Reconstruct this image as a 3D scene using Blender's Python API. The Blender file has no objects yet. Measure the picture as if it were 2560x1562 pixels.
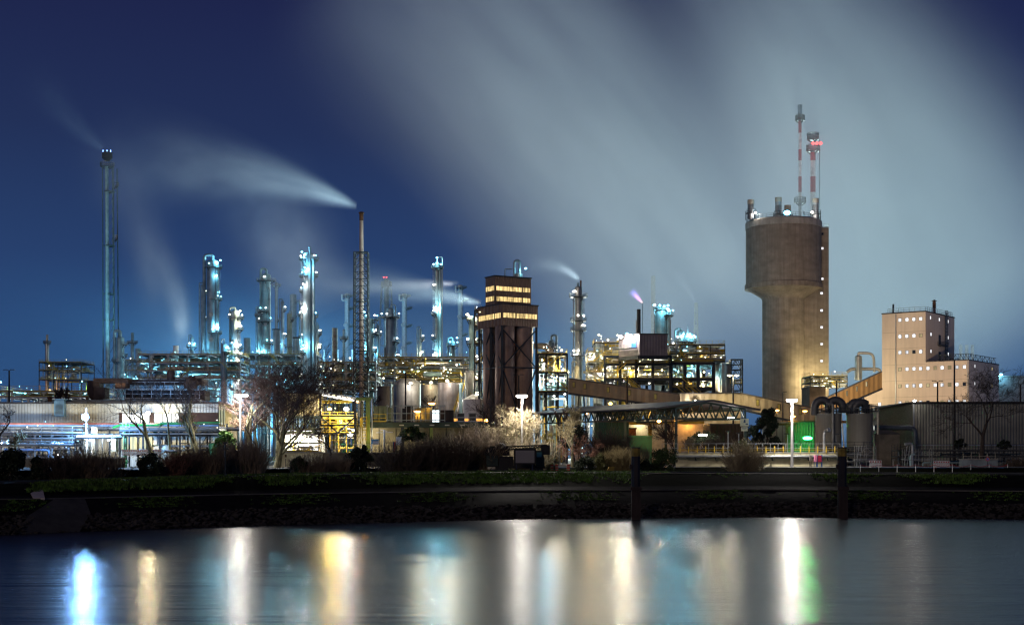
import bpy, math, random
from mathutils import Vector, Matrix
R = math.radians
SC = bpy.context.scene
COL = SC.collection
rnd = random.Random(7)

# ------------------------------------------------------------------ camera, sky, moon, exposure
FPX, HZ, EYE = 3517.0, 1140.0, 8.8          # focal length and horizon row of the 2560 px wide photograph
G = 6.9                                     # ground level of the plant
cam = bpy.data.objects.new('camera', bpy.data.cameras.new('camera'))
COL.objects.link(cam)
cam.location = (0, 0, EYE); cam.rotation_euler = (R(90), 0, 0)
cam.data.sensor_width = 36; cam.data.lens = 36 * FPX / 2560
cam.data.shift_y = (HZ - 781) / 2560
cam.data.clip_start = 1; cam.data.clip_end = 8000
SC.camera = cam
SC.view_settings.view_transform = 'Standard'; SC.view_settings.look = 'None'
SC.view_settings.exposure = 0; SC.view_settings.gamma = 1
SC.render.resolution_x = 1024; SC.render.resolution_y = 624
cy = SC.cycles
cy.use_denoising = True
cy.max_bounces = 4; cy.diffuse_bounces = 2; cy.glossy_bounces = 2; cy.transmission_bounces = 2
cy.volume_bounces = 1; cy.transparent_max_bounces = 8
cy.sample_clamp_indirect = 4
cy.caustics_reflective = False; cy.caustics_refractive = False
cy.use_light_tree = True
cy.use_adaptive_sampling = False
cy.pixel_filter_type = 'BLACKMAN_HARRIS'; cy.filter_width = 1.3

def nd(nt, t, **kw):
    n = nt.nodes.new(t)
    for k, v in kw.items():
        if k in n.inputs: n.inputs[k].default_value = v
        else: setattr(n, k, v)
    return n
def mth(nt, op, a, b=None, c=None, clamp=False):
    n = nt.nodes.new('ShaderNodeMath'); n.operation = op; n.use_clamp = clamp
    for i, v in enumerate((a, b, c)):
        if v is None: continue
        if isinstance(v, (int, float)): n.inputs[i].default_value = v
        else: nt.links.new(v, n.inputs[i])
    return n.outputs[0]
def ramp(nt, fac, stops, interp='LINEAR'):
    n = nt.nodes.new('ShaderNodeValToRGB'); n.color_ramp.interpolation = interp
    e = n.color_ramp.elements
    while len(e) < len(stops): e.new(0.5)
    for el, (p, c) in zip(e, stops):
        el.position = p; el.color = (*c, 1) if len(c) == 3 else c
    nt.links.new(fac, n.inputs[0]); return n.outputs[0]
def mixc(nt, fac, a, b, mode='MIX'):
    n = nt.nodes.new('ShaderNodeMix'); n.data_type = 'RGBA'; n.blend_type = mode
    for s, v in ((n.inputs[0], fac), (n.inputs[6], a), (n.inputs[7], b)):
        if isinstance(v, (int, float)): s.default_value = v
        elif isinstance(v, tuple): s.default_value = (*v, 1) if len(v) == 3 else v
        else: nt.links.new(v, s)
    return n.outputs[2]

world = bpy.data.worlds.new('World'); SC.world = world; world.use_nodes = True
nt = world.node_tree; nt.nodes.clear()
tc = nd(nt, 'ShaderNodeTexCoord'); sep = nd(nt, 'ShaderNodeSeparateXYZ')
nt.links.new(tc.outputs['Generated'], sep.inputs[0])
sky = ramp(nt, sep.outputs[2], [(0.0, (.028, .088, .225)), (.06, (.026, .082, .215)), (.13, (.021, .053, .155)), (.22, (.016, .030, .096)), (.32, (.012, .016, .066)), (1, (.006, .008, .030))])
nish = nd(nt, 'ShaderNodeTexSky', sky_type='NISHITA', sun_disc=False, sun_elevation=R(-6), sun_rotation=R(200))
bg = nd(nt, 'ShaderNodeBackground', Strength=1.0)
bg2 = nd(nt, 'ShaderNodeBackground', Strength=0.05); nt.links.new(nish.outputs[0], bg2.inputs[0])
nt.links.new(sky, bg.inputs[0])
addn = nd(nt, 'ShaderNodeAddShader'); wo = nd(nt, 'ShaderNodeOutputWorld')
nt.links.new(bg.outputs[0], addn.inputs[0]); nt.links.new(bg2.outputs[0], addn.inputs[1])
nt.links.new(addn.outputs[0], wo.inputs[0])
# weak moonlight / city glow from high behind the camera
moon = bpy.data.objects.new('moon', bpy.data.lights.new('moon', 'SUN')); COL.objects.link(moon)
moon.data.energy = 0.38; moon.data.angle = R(12); moon.data.color = (1.0, .78, .62)
moon.rotation_euler = (R(74), 0, R(-24))

def PX(px, Y): return (px - 1280) / FPX * Y
def PZ(py, Y): return EYE - (py - HZ) / FPX * Y
def S(p, Y): return p * Y / FPX             # a length in photo pixels at depth Y, in metres
# ------------------------------------------------------------------ mesh builder
class MB:
    def __init__(s): s.v = []; s.f = []; s.m = []; s.mi = 0; s.sm = []
    def _add(s, vs, fs, smooth=False):
        o = len(s.v); s.v += [tuple(v) for v in vs]
        for f in fs:
            s.f.append(tuple(i + o for i in f)); s.m.append(s.mi); s.sm.append(smooth)
    def box(s, c, d, rz=0):
        x, y, z = d[0]/2, d[1]/2, d[2]/2; ca, sa = math.cos(rz), math.sin(rz)
        vs = []
        for a, b, e in ((-x,-y,-z),(x,-y,-z),(x,y,-z),(-x,y,-z),(-x,-y,z),(x,-y,z),(x,y,z),(-x,y,z)):
            vs.append((c[0]+a*ca-b*sa, c[1]+a*sa+b*ca, c[2]+e))
        s._add(vs, [(0,3,2,1),(4,5,6,7),(0,1,5,4),(1,2,6,5),(2,3,7,6),(3,0,4,7)]); return s
    def box2(s, a, b):
        return s.box([(a[i]+b[i])/2 for i in range(3)], [abs(b[i]-a[i]) for i in range(3)])
    def beam(s, p, q, w, h=None):
        p, q = Vector(p), Vector(q); d = q - p
        if d.length < 1e-6: return s
        h = h or w; d.normalize()
        up = Vector((0,0,1)) if abs(d.z) < .95 else Vector((0,1,0))
        a = d.cross(up).normalized(); b = a.cross(d)
        vs = []
        for e in (p, q):
            for u, t in ((-1,-1),(1,-1),(1,1),(-1,1)): vs.append(e + a*u*w/2 + b*t*h/2)
        s._add(vs, [(0,3,2,1),(4,5,6,7),(0,1,5,4),(1,2,6,5),(2,3,7,6),(3,0,4,7)]); return s
    def tube(s, pts, r, n=8, cap=True):
        pts = [Vector(p) for p in pts]; rs = r if isinstance(r, (list, tuple)) else [r]*len(pts)
        t0 = (pts[1]-pts[0]).normalized()
        ref = Vector((0,0,1)) if abs(t0.z) < .9 else Vector((0,1,0))
        a = t0.cross(ref).normalized(); vs = []; fs = []
        for i, p in enumerate(pts):
            if i == 0: t = t0
            elif i == len(pts)-1: t = (pts[i]-pts[i-1]).normalized()
            else: t = ((pts[i]-pts[i-1]).normalized() + (pts[i+1]-pts[i]).normalized())
            if t.length < 1e-6: t = t0
            t = t.normalized(); a = (a - t*a.dot(t))
            if a.length < 1e-5: a = t.orthogonal()
            a.normalize(); b = t.cross(a)
            for k in range(n):
                g = 2*math.pi*k/n; vs.append(p + (a*math.cos(g) + b*math.sin(g))*rs[i])
        for i in range(len(pts)-1):
            for k in range(n):
                fs.append((i*n+k, i*n+(k+1)%n, (i+1)*n+(k+1)%n, (i+1)*n+k))
        s._add(vs, fs, True)
        if cap:
            o = len(s.v) - len(vs)
            s.f.append(tuple(o+k for k in reversed(range(n)))); s.m.append(s.mi); s.sm.append(False)
            s.f.append(tuple(o+(len(pts)-1)*n+k for k in range(n))); s.m.append(s.mi); s.sm.append(False)
        return s
    def pipe(s, pts, r, n=8, bend=None):
        """tube along a polyline with rounded elbows"""
        pts = [Vector(p) for p in pts]; bend = bend or r*2.2; out = [pts[0]]
        for i in range(1, len(pts)-1):
            a, b, c = pts[i-1], pts[i], pts[i+1]
            l = min(bend, (b-a).length*.45, (c-b).length*.45)
            p0 = b + (a-b).normalized()*l; p1 = b + (c-b).normalized()*l
            for k in range(5):
                t = k/4; out.append(p0*(1-t)**2 + b*2*t*(1-t) + p1*t*t)
        out.append(pts[-1]); return s.tube(out, r, n)
    def lathe(s, prof, c=(0,0,0), n=24, a0=0, a1=2*math.pi):
        """profile of (radius, z)"""
        full = abs(a1-a0-2*math.pi) < 1e-6; m = n if full else n+1; vs = []; fs = []
        for r, z in prof:
            for k in range(m):
                g = a0 + (a1-a0)*k/n; vs.append((c[0]+r*math.cos(g), c[1]+r*math.sin(g), c[2]+z))
        for i in range(len(prof)-1):
            for k in range(n):
                k2 = (k+1) % m
                fs.append((i*m+k, i*m+k2, (i+1)*m+k2, (i+1)*m+k))
        s._add(vs, fs, True); return s
    def cyl(s, c, r, h, n=20, r2=None):
        r2 = r if r2 is None else r2
        return s.lathe([(0,0),(r,0),(r2,h),(0,h)], c, n)
    def vessel(s, c, r, h, n=20, dome=.35, cone=False):
        p = [(0,0),(r,0),(r,h)]
        if cone: p += [(r*.12, h+r*dome), (0, h+r*dome)]
        else: p += [(r*math.cos(t), h+r*dome*math.sin(t)) for t in (.35,.7,1.0,1.25)] + [(0, h+r*dome)]
        return s.lathe(p, c, n)
    def hvessel(s, p, q, r, n=16):
        p, q = Vector(p), Vector(q); d = (q-p).normalized()
        pts = [p-d*r*.45, p-d*r*.35, p-d*r*.2, p, q, q+d*r*.2, q+d*r*.35, q+d*r*.45]
        return s.tube(pts, [r*.05, r*.55, r*.85, r, r, r*.85, r*.55, r*.05], n)
    def rail(s, pts, h=1.1, w=.06, step=2.0, closed=False, mid=True, kick=True):
        pts = [Vector(p) for p in pts]
        if closed: pts.append(pts[0])
        for a, b in zip(pts, pts[1:]):
            n = max(1, int((b-a).length/step))
            for z in ((h, h*.5) if mid else (h,)):
                s.beam(a+Vector((0,0,z)), b+Vector((0,0,z)), w)
            if kick: s.beam(a+Vector((0,0,.09)), b+Vector((0,0,.09)), w*.5, .18)
            for k in range(n+1):
                p = a + (b-a)*k/n; s.beam(p, p+Vector((0,0,h)), w)
        return s
    def ladder(s, p, h, w=.5, d=(1,0), t=.06, cage=False, step=.5):
        p = Vector(p); a = Vector((d[0], d[1], 0)).normalized()*w/2; o = Vector((a.y, -a.x, 0)).normalized()
        s.beam(p-a, p-a+Vector((0,0,h)), t); s.beam(p+a, p+a+Vector((0,0,h)), t)
        for k in range(int(h/step)):
            z = Vector((0,0,(k+.5)*step)); s.beam(p-a+z, p+a+z, t*.7)
        if cage:
            m = max(2, int(h/1.2))
            for k in range(m+1):
                z = Vector((0,0,2+(h-2)*k/m)); q = [p-a+z, p-a*1.2+o*.4+z, p+o*.75+z, p+a*1.2+o*.4+z, p+a+z]
                for u, v in zip(q, q[1:]): s.beam(u, v, t*.7)
            for u in (-a*1.2+o*.4, o*.75, a*1.2+o*.4): s.beam(p+u+Vector((0,0,2)), p+u+Vector((0,0,h)), t*.7)
        return s
    def stair(s, p, q, w=.9, t=.1):
        p, q = Vector(p), Vector(q); d = q-p; n = max(3, int(abs(d.z)/.35))
        pl = Vector((d.x, d.y, 0)); a = Vector((-pl.y, pl.x, 0)).normalized()*w/2
        for e in (-a, a):
            s.beam(p+e, q+e, t, .22)
            s.beam(p+e+Vector((0,0,1)), q+e+Vector((0,0,1)), .06)
            for k in range(5):
                u = p+e+d*k/4; s.beam(u, u+Vector((0,0,1)), .05)
        for k in range(n):
            c = p + d*(k+.5)/n; s.beam(c-a, c+a, .28, .05)
        return s
    def quad(s, a, b, c, d): s._add([a,b,c,d], [(0,1,2,3)]); return s
    def prism(s, poly, z0, z1):
        n = len(poly); vs = [(x,y,z0) for x,y in poly] + [(x,y,z1) for x,y in poly]
        s._add(vs, [tuple(reversed(range(n))), tuple(range(n,2*n))] + [(i,(i+1)%n,n+(i+1)%n,n+i) for i in range(n)]); return s
    def build(s, name, mat=None, parent=None, angle=40):
        me = bpy.data.meshes.new(name); me.from_pydata(s.v, [], s.f)
        for m in (mat if isinstance(mat, (list, tuple)) else [mat]): me.materials.append(m)
        me.polygons.foreach_set('use_smooth', s.sm); me.polygons.foreach_set('material_index', s.m)
        if any(s.sm): me.set_sharp_from_angle(angle=R(angle))
        me.update()
        o = bpy.data.objects.new(name, me); COL.objects.link(o)
        if parent is not None: attach(o, parent)
        return o
def attach(o, parent):
    """parent o (built in world coordinates) under parent without moving it"""
    o.parent = parent; o.matrix_parent_inverse = Matrix.Translation(parent.location).inverted() if parent.rotation_euler.z == 0 else (Matrix.Translation(parent.location) @ parent.rotation_euler.to_matrix().to_4x4()).inverted()
    return o
LABELS = {}
def tag(o, label=None, cat=None, group=None, kind=None):
    if label:
        o['label'] = label
        LABELS.setdefault(label, []).append(o.name)
    if cat:
        o['category'] = cat
        if not kind: o['kind'] = 'thing'
    if group: o['group'] = group
    if kind: o['kind'] = kind
    return o
def thing(name, label, cat, loc=(0,0,0), group=None):
    o = bpy.data.objects.new(name, None); COL.objects.link(o); o.location = loc; o.empty_display_size = 1
    return tag(o, label, cat, group)
def copy_tree(o, loc, label=None, parent=None):
    c = o.copy(); COL.objects.link(c)
    if parent is None:
        c.location = loc
        if label: c['label'] = label; LABELS.setdefault(label, []).append(c.name)
    else: c.parent = parent
    for ch in o.children: copy_tree(ch, None, None, c)
    return c

# ------------------------------------------------------------------ materials
MATS = {}
def mat(name, col, rough=.7, metal=0, var=.25, scale=.6, stretch=(1,1,1), bump=0, spec=.3, col2=None, streak=0, detail=5):
    """weathered painted / metal / concrete surface: base colour broken up by noise (and vertical rain streaks)"""
    if name in MATS: return MATS[name]
    m = bpy.data.materials.new(name); m.use_nodes = True; t = m.node_tree; b = t.nodes['Principled BSDF']
    tcn = nd(t, 'ShaderNodeTexCoord'); mp = nd(t, 'ShaderNodeMapping'); mp.inputs['Scale'].default_value = stretch
    t.links.new(tcn.outputs['Object'], mp.inputs[0])
    nz = nd(t, 'ShaderNodeTexNoise', Scale=scale, Detail=detail, Roughness=.6); t.links.new(mp.outputs[0], nz.inputs['Vector'])
    c2 = col2 or tuple(c*(1-var*1.6) for c in col)
    c = ramp(t, nz.outputs[0], [(.3, c2), (.68, tuple(min(.9, c*(1+var*.5)) for c in col))])
    if streak:
        mp2 = nd(t, 'ShaderNodeMapping'); mp2.inputs['Scale'].default_value = (1.3, 1.3, .06)
        t.links.new(tcn.outputs['Object'], mp2.inputs[0])
        n2 = nd(t, 'ShaderNodeTexNoise', Scale=.9, Detail=4, Roughness=.65); t.links.new(mp2.outputs[0], n2.inputs['Vector'])
        c = mixc(t, mth(t, 'MULTIPLY', ramp(t, n2.outputs[0], [(.42, (0,0,0)), (.7, (1,1,1))]), streak), c, tuple(x*.42 for x in col))
    t.links.new(c, b.inputs['Base Color'])
    b.inputs['Roughness'].default_value = rough; b.inputs['Metallic'].default_value = metal
    b.inputs['Specular IOR Level'].default_value = spec
    if bump:
        bp = nd(t, 'ShaderNodeBump', Strength=bump, Distance=.1); t.links.new(nz.outputs[0], bp.inputs['Height']); t.links.new(bp.outputs[0], b.inputs['Normal'])
    MATS[name] = m; return m
def emit(name, col, strength):
    if name in MATS: return MATS[name]
    m = bpy.data.materials.new(name); m.use_nodes = True; t = m.node_tree; t.nodes.clear()
    e = nd(t, 'ShaderNodeEmission', Strength=strength); e.inputs[0].default_value = (*col, 1)
    o = nd(t, 'ShaderNodeOutputMaterial'); t.links.new(e.outputs[0], o.inputs[0])
    m.cycles.emission_sampling = 'NONE'
    MATS[name] = m; return m
def corrugated(name, col, pitch=.5, axis='X', streak=.3, rough=.55, metal=.2, depth=.5):
    if name in MATS: return MATS[name]
    m = mat(name, col, rough, metal, .18, .3, streak=streak); t = m.node_tree; b = t.nodes['Principled BSDF']
    tcn = nd(t, 'ShaderNodeTexCoord'); sp = nd(t, 'ShaderNodeSeparateXYZ'); t.links.new(tcn.outputs['Object'], sp.inputs[0])
    co = sp.outputs['XYZ'.index(axis)] if axis in 'XYZ' else mth(t, 'ADD', sp.outputs[0], sp.outputs[1])
    w = mth(t, 'SINE', mth(t, 'MULTIPLY', co, 2*math.pi/pitch))
    bp = nd(t, 'ShaderNodeBump', Strength=depth, Distance=pitch*.5); t.links.new(w, bp.inputs['Height']); t.links.new(bp.outputs[0], b.inputs['Normal'])
    return m
STEEL = mat('dark_painted_steel', (.035,.042,.05), .55, .3)
GALV = mat('galvanised_steel', (.34,.36,.37), .45, .6, streak=.2)
PALE = mat('pale_cladding', (.52,.52,.48), .4, .5, streak=.35, scale=.3)
CREAM = mat('cream_paint', (.55,.5,.38), .5, .1, streak=.3)
YEL = mat('yellow_paint', (.55,.38,.04), .5, 0)
RUST = mat('rusty_steel', (.16,.075,.04), .8, .1, .5, 1.2)
BLACKM = mat('sooty_black', (.012,.012,.015), .7)
GREENP = mat('green_paint', (.03,.2,.09), .5)
REDP = mat('red_paint', (.5,.03,.03), .5)
WHITE = mat('white_paint', (.75,.75,.74), .5, 0, .1)
BLUEP = mat('blue_paint', (.03,.13,.42), .5)

# ------------------------------------------------------------------ lamps
LC = {'w': (1.0,.93,.84), 'c': (.24,.76,1.0), 'b': (.22,.50,1.0), 'y': (1.0,.86,.52), 'o': (1.0,.42,.08), 'a': (1.0,.72,.20), 'g': (.03,1.0,.18), 'r': (1.0,.05,.05), 'm': (.82,.95,1.0)}
LIGHTK = 1.0
def light(loc, col, power, parent=None, rad=.25, spot=None, target=None, blend=.6):
    d = bpy.data.lights.new('lamp_light', 'SPOT' if spot else 'POINT'); d.energy = power*LIGHTK; d.color = LC[col] if isinstance(col, str) else col
    d.shadow_soft_size = rad
    o = bpy.data.objects.new('lamp_light', d); COL.objects.link(o); o.location = loc
    if spot:
        d.spot_size = R(spot); d.spot_blend = blend
        o.rotation_euler = (Vector(target)-Vector(loc)).to_track_quat('-Z', 'Y').to_euler()
    if parent is not None: attach(o, parent)
    return o
def lens_mat(c, k=30): return emit(f'{c}_lamp_glow_{k}', LC[c], k)
def bulb(loc, c, parent, s=.4, k=10):
    """a small bulkhead lamp fixed to its parent"""
    return MB().lathe([(0,-s),(s*.8,-s*.6),(s,0),(s*.8,s*.6),(0,s)], loc, 8).build('lamp', lens_mat(c,k), parent)
def flood(loc, col, power, parent, size=.55, name='floodlight', k=14, down=False):
    """a fixed lamp: housing, glowing lens (sub-part) and the light itself, in front of the housing"""
    x, y, z = loc
    h = MB().box((x, y+size*.35, z), (size*1.5, size*.5, size)).box((x, y+size*.75, z), (size*.3, size*.4, size*.3)).build(name, STEEL, parent)
    l = MB(); l.lathe([(0,-size*.55),(size*.5,-size*.38),(size*.8,0),(size*.5,size*.38),(0,size*.55)], (x, y-size*.35, z), 10)
    o = l.build('lens', lens_mat(col, k)); o.parent = h
    if power: light((x, y-size*1.1, z-.1), col, power, parent, rad=size*.5, spot=156 if down else None, target=(x, y-size*1.1+.8, z-9), blend=.3)
    return h
# ------------------------------------------------------------------ air, water, land
def volmat(name, dens, col=(.9,.95,1), aniso=0.0):
    m = bpy.data.materials.new(name); m.use_nodes = True; t = m.node_tree; t.nodes.clear()
    v = nd(t, 'ShaderNodeVolumePrincipled', Density=dens, Anisotropy=aniso); v.inputs['Color'].default_value = (*col, 1)
    o = nd(t, 'ShaderNodeOutputMaterial'); t.links.new(v.outputs[0], o.inputs['Volume']); return m, t, v
def smoke(label, src, end, rad, bend=0.0, dens=.05, noise=.5, nscale=(5, 1.2, 1.2), col=(.9,.94,1), aniso=.0, edge=1.6, fade=1.0, thin=1.0, flat=1.0, name='smoke_plume', kind='stuff', rate=1.0, seed=0, head=.03, sharp=0):
    """a drift of steam from src to end: the hull is a swept tube, the steam thins out from its (bent) axis and along its length"""
    src, end = Vector(src), Vector(end); d = end-src; L = d.length; ex = d.normalized()
    ey = Vector((0,0,1)).cross(ex); ey = ey.normalized() if ey.length > .05 else Vector((0,1,0))
    if ey.y < 0: ey = -ey
    ez = ex.cross(ey)
    if ez.z < 0: ez = -ez; 
    M = Matrix((ex, ey, ez)).transposed()
    if M.determinant() < 0: M = Matrix((ex, -ey, ez)).transposed()
    r0, r1, pw = rad; rr = lambda u: r0 + (r1-r0)*u**pw
    mb = MB(); vs = []; fs = []; n = 14; N = 14
    for i in range(N+1):
        u = i/N; r = rr(u)*1.6; wc = bend*L*4*u*(1-u)
        for k in range(n):
            g = 2*math.pi*k/n; vs.append((u*L, math.cos(g)*r*flat, wc+math.sin(g)*r))
    for i in range(N):
        for k in range(n): fs.append((i*n+k, i*n+(k+1)%n, (i+1)*n+(k+1)%n, (i+1)*n+k))
    fs += [tuple(range(n)), tuple(N*n+k for k in reversed(range(n)))]
    mb._add(vs, fs)
    m, t, v = volmat(name, dens, col, aniso)
    tcn = nd(t, 'ShaderNodeTexCoord'); sp = nd(t, 'ShaderNodeSeparateXYZ'); t.links.new(tcn.outputs['Object'], sp.inputs[0])
    u = mth(t, 'DIVIDE', sp.outputs[0], L, clamp=True)
    iu = mth(t, 'SUBTRACT', 1.0, u, clamp=True)
    wc = mth(t, 'MULTIPLY', mth(t, 'MULTIPLY', u, iu), bend*L*4)
    rad_ = mth(t, 'ADD', mth(t, 'MULTIPLY', mth(t, 'POWER', u, pw), r1-r0), r0)
    dz = mth(t, 'DIVIDE', mth(t, 'SUBTRACT', sp.outputs[2], wc), rad_)
    dy = mth(t, 'DIVIDE', sp.outputs[1], mth(t, 'MULTIPLY', rad_, flat))
    q = mth(t, 'ADD', mth(t, 'MULTIPLY', dz, dz), mth(t, 'MULTIPLY', dy, dy))
    cb = nd(t, 'ShaderNodeCombineXYZ')
    for i, (c, k) in enumerate(((u, nscale[0]), (dy, nscale[1]), (dz, nscale[2]))): t.links.new(mth(t, 'MULTIPLY_ADD', c, k, seed*3.7), cb.inputs[i])
    nz = nd(t, 'ShaderNodeTexNoise', Scale=1.0, Detail=4, Roughness=.55); t.links.new(cb.outputs[0], nz.inputs['Vector'])
    if sharp:                       # a firmer rim, torn by the same turbulence
        q = mth(t, 'POWER', mth(t, 'MULTIPLY', q, mth(t, 'MULTIPLY_ADD', nz.outputs[0], 1.5, .25)), sharp)
    g = mth(t, 'EXPONENT', mth(t, 'MULTIPLY', q, -edge))
    k = mth(t, 'ADD', mth(t, 'MULTIPLY', ramp(t, nz.outputs[0], [(.36, (0,0,0)), (.66, (1,1,1))]), noise), 1-noise)
    f = mth(t, 'POWER', iu, fade)
    if head: f = mth(t, 'MULTIPLY', f, mth(t, 'POWER', mth(t, 'DIVIDE', u, head, clamp=True), 2.0))
    wid = mth(t, 'POWER', mth(t, 'DIVIDE', r0, rad_), thin)
    t.links.new(mth(t, 'MULTIPLY', mth(t, 'MULTIPLY', g, k), mth(t, 'MULTIPLY', mth(t, 'MULTIPLY', f, wid), dens)), v.inputs['Density'])
    m.cycles.volume_step_rate = rate
    o = mb.build(name, m); o.location = src; o.rotation_euler = M.to_euler()
    return tag(o, label, 'smoke', kind=kind)
def PW(px, py, Y): return Vector((PX(px, Y), Y, PZ(py, Y)))

# big banks of steam drifting over the plant, brightened by strong unseen spots added behind them
smoke('broad pale steam bank drifting up from behind the concrete tower', PW(1990,1060,620), PW(930,-180,680), (62,64,1), bend=.03, dens=.024, noise=.62, nscale=(2.4,1.0,1.7), fade=.55, thin=.4, edge=1.5, flat=.6, seed=1, head=.25, sharp=1.7)
smoke('wide grey steam bank rising behind the beige building', PW(2420,1080,640), PW(1770,-180,700), (86,44,1), bend=.06, dens=.030, noise=.5, nscale=(2.2,1.0,1.6), fade=.75, thin=.3, edge=1.5, flat=.5, seed=4, head=.22, sharp=1.9)
smoke('low blue steam veil lying among the far columns', PW(-200,1010,900), PW(1560,1030,900), (60,60,1), bend=0, dens=.005, noise=.45, nscale=(3,.8,1.2), fade=.6, thin=0, edge=1.5, flat=2.2, col=(.42,.75,1), seed=12, head=.15)  # blue haze glow is put into the steam colour
smoke('thin glowing vapour between the lit columns', PW(200,985,640), PW(1210,985,640), (34,34,1), bend=0, dens=.0022, noise=.5, nscale=(4,.8,1.2), fade=.3, thin=0, edge=1.5, flat=1.9, seed=15, head=.15)
light((30,960,15), (.88,.97,.90), 5.8e6, rad=3, spot=85, target=(20,650,140), blend=1)
light((235,960,15), (.70,1,.94), 9.2e6, rad=3, spot=85, target=(185,660,110), blend=1)
light((-170,960,15), (.25,.70,1.0), 3.6e6, rad=3, spot=150, target=(-170,960,200), blend=1)  # unseen blue spot added to brighten the low veil
UP = 9.0
# separate plumes
PL = [
 ('long pale plume blowing from the lattice-guyed steel chimney', PW(895,516,450), PW(240,425,470), (.9,17,1.0), .062, .17, dict(noise=.6, fade=.7, thin=.75, seed=2, head=.006)),
 ('pale plume blowing from the top of the silo house', PW(1206,757,440), PW(640,690,470), (.7,11,1.0), .02, .2, dict(noise=.5, fade=.7, thin=.75, seed=3, head=.006)),
 ('thin pale streak of steam trailing from a far column', PW(1152,707,640), PW(800,716,650), (.8,4.5,.8), -.01, .2, dict(noise=.3, fade=.6, thin=.7, seed=5)),
 ('short curl of steam from the slim exhaust of the twin-platform column', PW(1451,698,430), PW(1310,668,440), (.5,3.0,.7), .12, .25, dict(noise=.4, fade=1, thin=.7, seed=6)),
 ('slim upright steam wisp above the white lit boiler house', PW(462,862,620), PW(330,560,640), (3,9,.8), .12, .05, dict(noise=.5, fade=1, thin=.8, seed=7, head=.12)),
 ('tall faint brownish steam veil beside the flare stack', PW(390,850,640), PW(210,330,660), (6,14,.7), .12, .02, dict(noise=.5, fade=1, thin=.4, seed=8, head=.25)),
 ('faint steam wisp leaving the head of the tall flare stack', PW(262,376,700), PW(70,160,710), (1.5,12,.9), -.05, .08, dict(noise=.5, fade=1.2, thin=.9, seed=9)),
 ('soft steam cloud hanging behind the bare tree and the columns', PW(830,830,760), PW(610,440,780), (18,26,.8), .02, .022, dict(noise=.6, fade=.8, thin=.4, seed=10, head=.5)),
 ('thin wisp of steam right of the pink flare', PW(1738,756,640), PW(1660,650,650), (.6,4,.9), .04, .15, dict(noise=.4, fade=1, thin=.8, seed=11)),
]
for lb, a, b, r, bd, dn, kw in PL: smoke(lb, a, b, r, bd, dn, **kw)
light(PW(880,560,440)+Vector((6,0,0)), (.62,.92,1.0), 26000*UP, rad=1, spot=70, target=PW(650,430,455), blend=1)  # this and the next spots: unseen, added to light the plumes
light(PW(1225,775,436), (.66,.95,1.0), 16000*UP, rad=.6, spot=60, target=PW(900,715,450), blend=1)
light(PW(1160,712,636), (.9,.9,.9), 12000*UP, rad=.6, spot=50, target=PW(900,712,645), blend=1)
light(PW(1456,712,428), (.7,.95,1), 3000*UP, rad=.4, spot=70, target=PW(1380,672,434), blend=1)
light(PW(470,905,612), (.75,.95,.9), 17000*UP, rad=1, spot=70, target=PW(400,700,630), blend=1)
light(PW(815,1115,735), (.75,.95,1), 90000*UP, rad=1, spot=80, target=PW(720,600,765), blend=1)

# ---- harbour water
m = bpy.data.materials.new('dark_harbour_water'); m.use_nodes = True; t = m.node_tree; b = t.nodes['Principled BSDF']
b.inputs['Base Color'].default_value = (.003,.006,.012,1); b.inputs['Roughness'].default_value = .245; b.inputs['IOR'].default_value = 1.33
b.inputs['Specular IOR Level'].default_value = .5
tcn = nd(t, 'ShaderNodeTexCoord'); mp = nd(t, 'ShaderNodeMapping'); mp.inputs['Scale'].default_value = (.05,.9,1)
t.links.new(tcn.outputs['Object'], mp.inputs[0])
n1 = nd(t, 'ShaderNodeTexNoise', Scale=1.0, Detail=6, Roughness=.62); t.links.new(mp.outputs[0], n1.inputs['Vector'])
mp2 = nd(t, 'ShaderNodeMapping'); mp2.inputs['Scale'].default_value = (.35,1.6,1); t.links.new(tcn.outputs['Object'], mp2.inputs[0])
n2 = nd(t, 'ShaderNodeTexNoise', Scale=1.0, Detail=4, Roughness=.6); t.links.new(mp2.outputs[0], n2.inputs['Vector'])
bp = nd(t, 'ShaderNodeBump', Strength=1, Distance=.05)
mp3 = nd(t, 'ShaderNodeMapping'); mp3.inputs['Scale'].default_value = (.012,.16,1); t.links.new(tcn.outputs['Object'], mp3.inputs[0])
n3 = nd(t, 'ShaderNodeTexNoise', Scale=1.0, Detail=5, Roughness=.62); t.links.new(mp3.outputs[0], n3.inputs['Vector'])
t.links.new(mth(t, 'ADD', mth(t, 'MULTIPLY', n3.outputs[0], 6.5), mth(t, 'ADD', n1.outputs[0], mth(t, 'MULTIPLY', n2.outputs[0], .5))), bp.inputs['Height']); t.links.new(bp.outputs[0], b.inputs['Normal'])
w = MB(); w.quad((-700,-25,0),(900,-25,0),(900,240,0),(-700,240,0)); tag(w.build('harbour_water', m), kind='structure')

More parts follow.
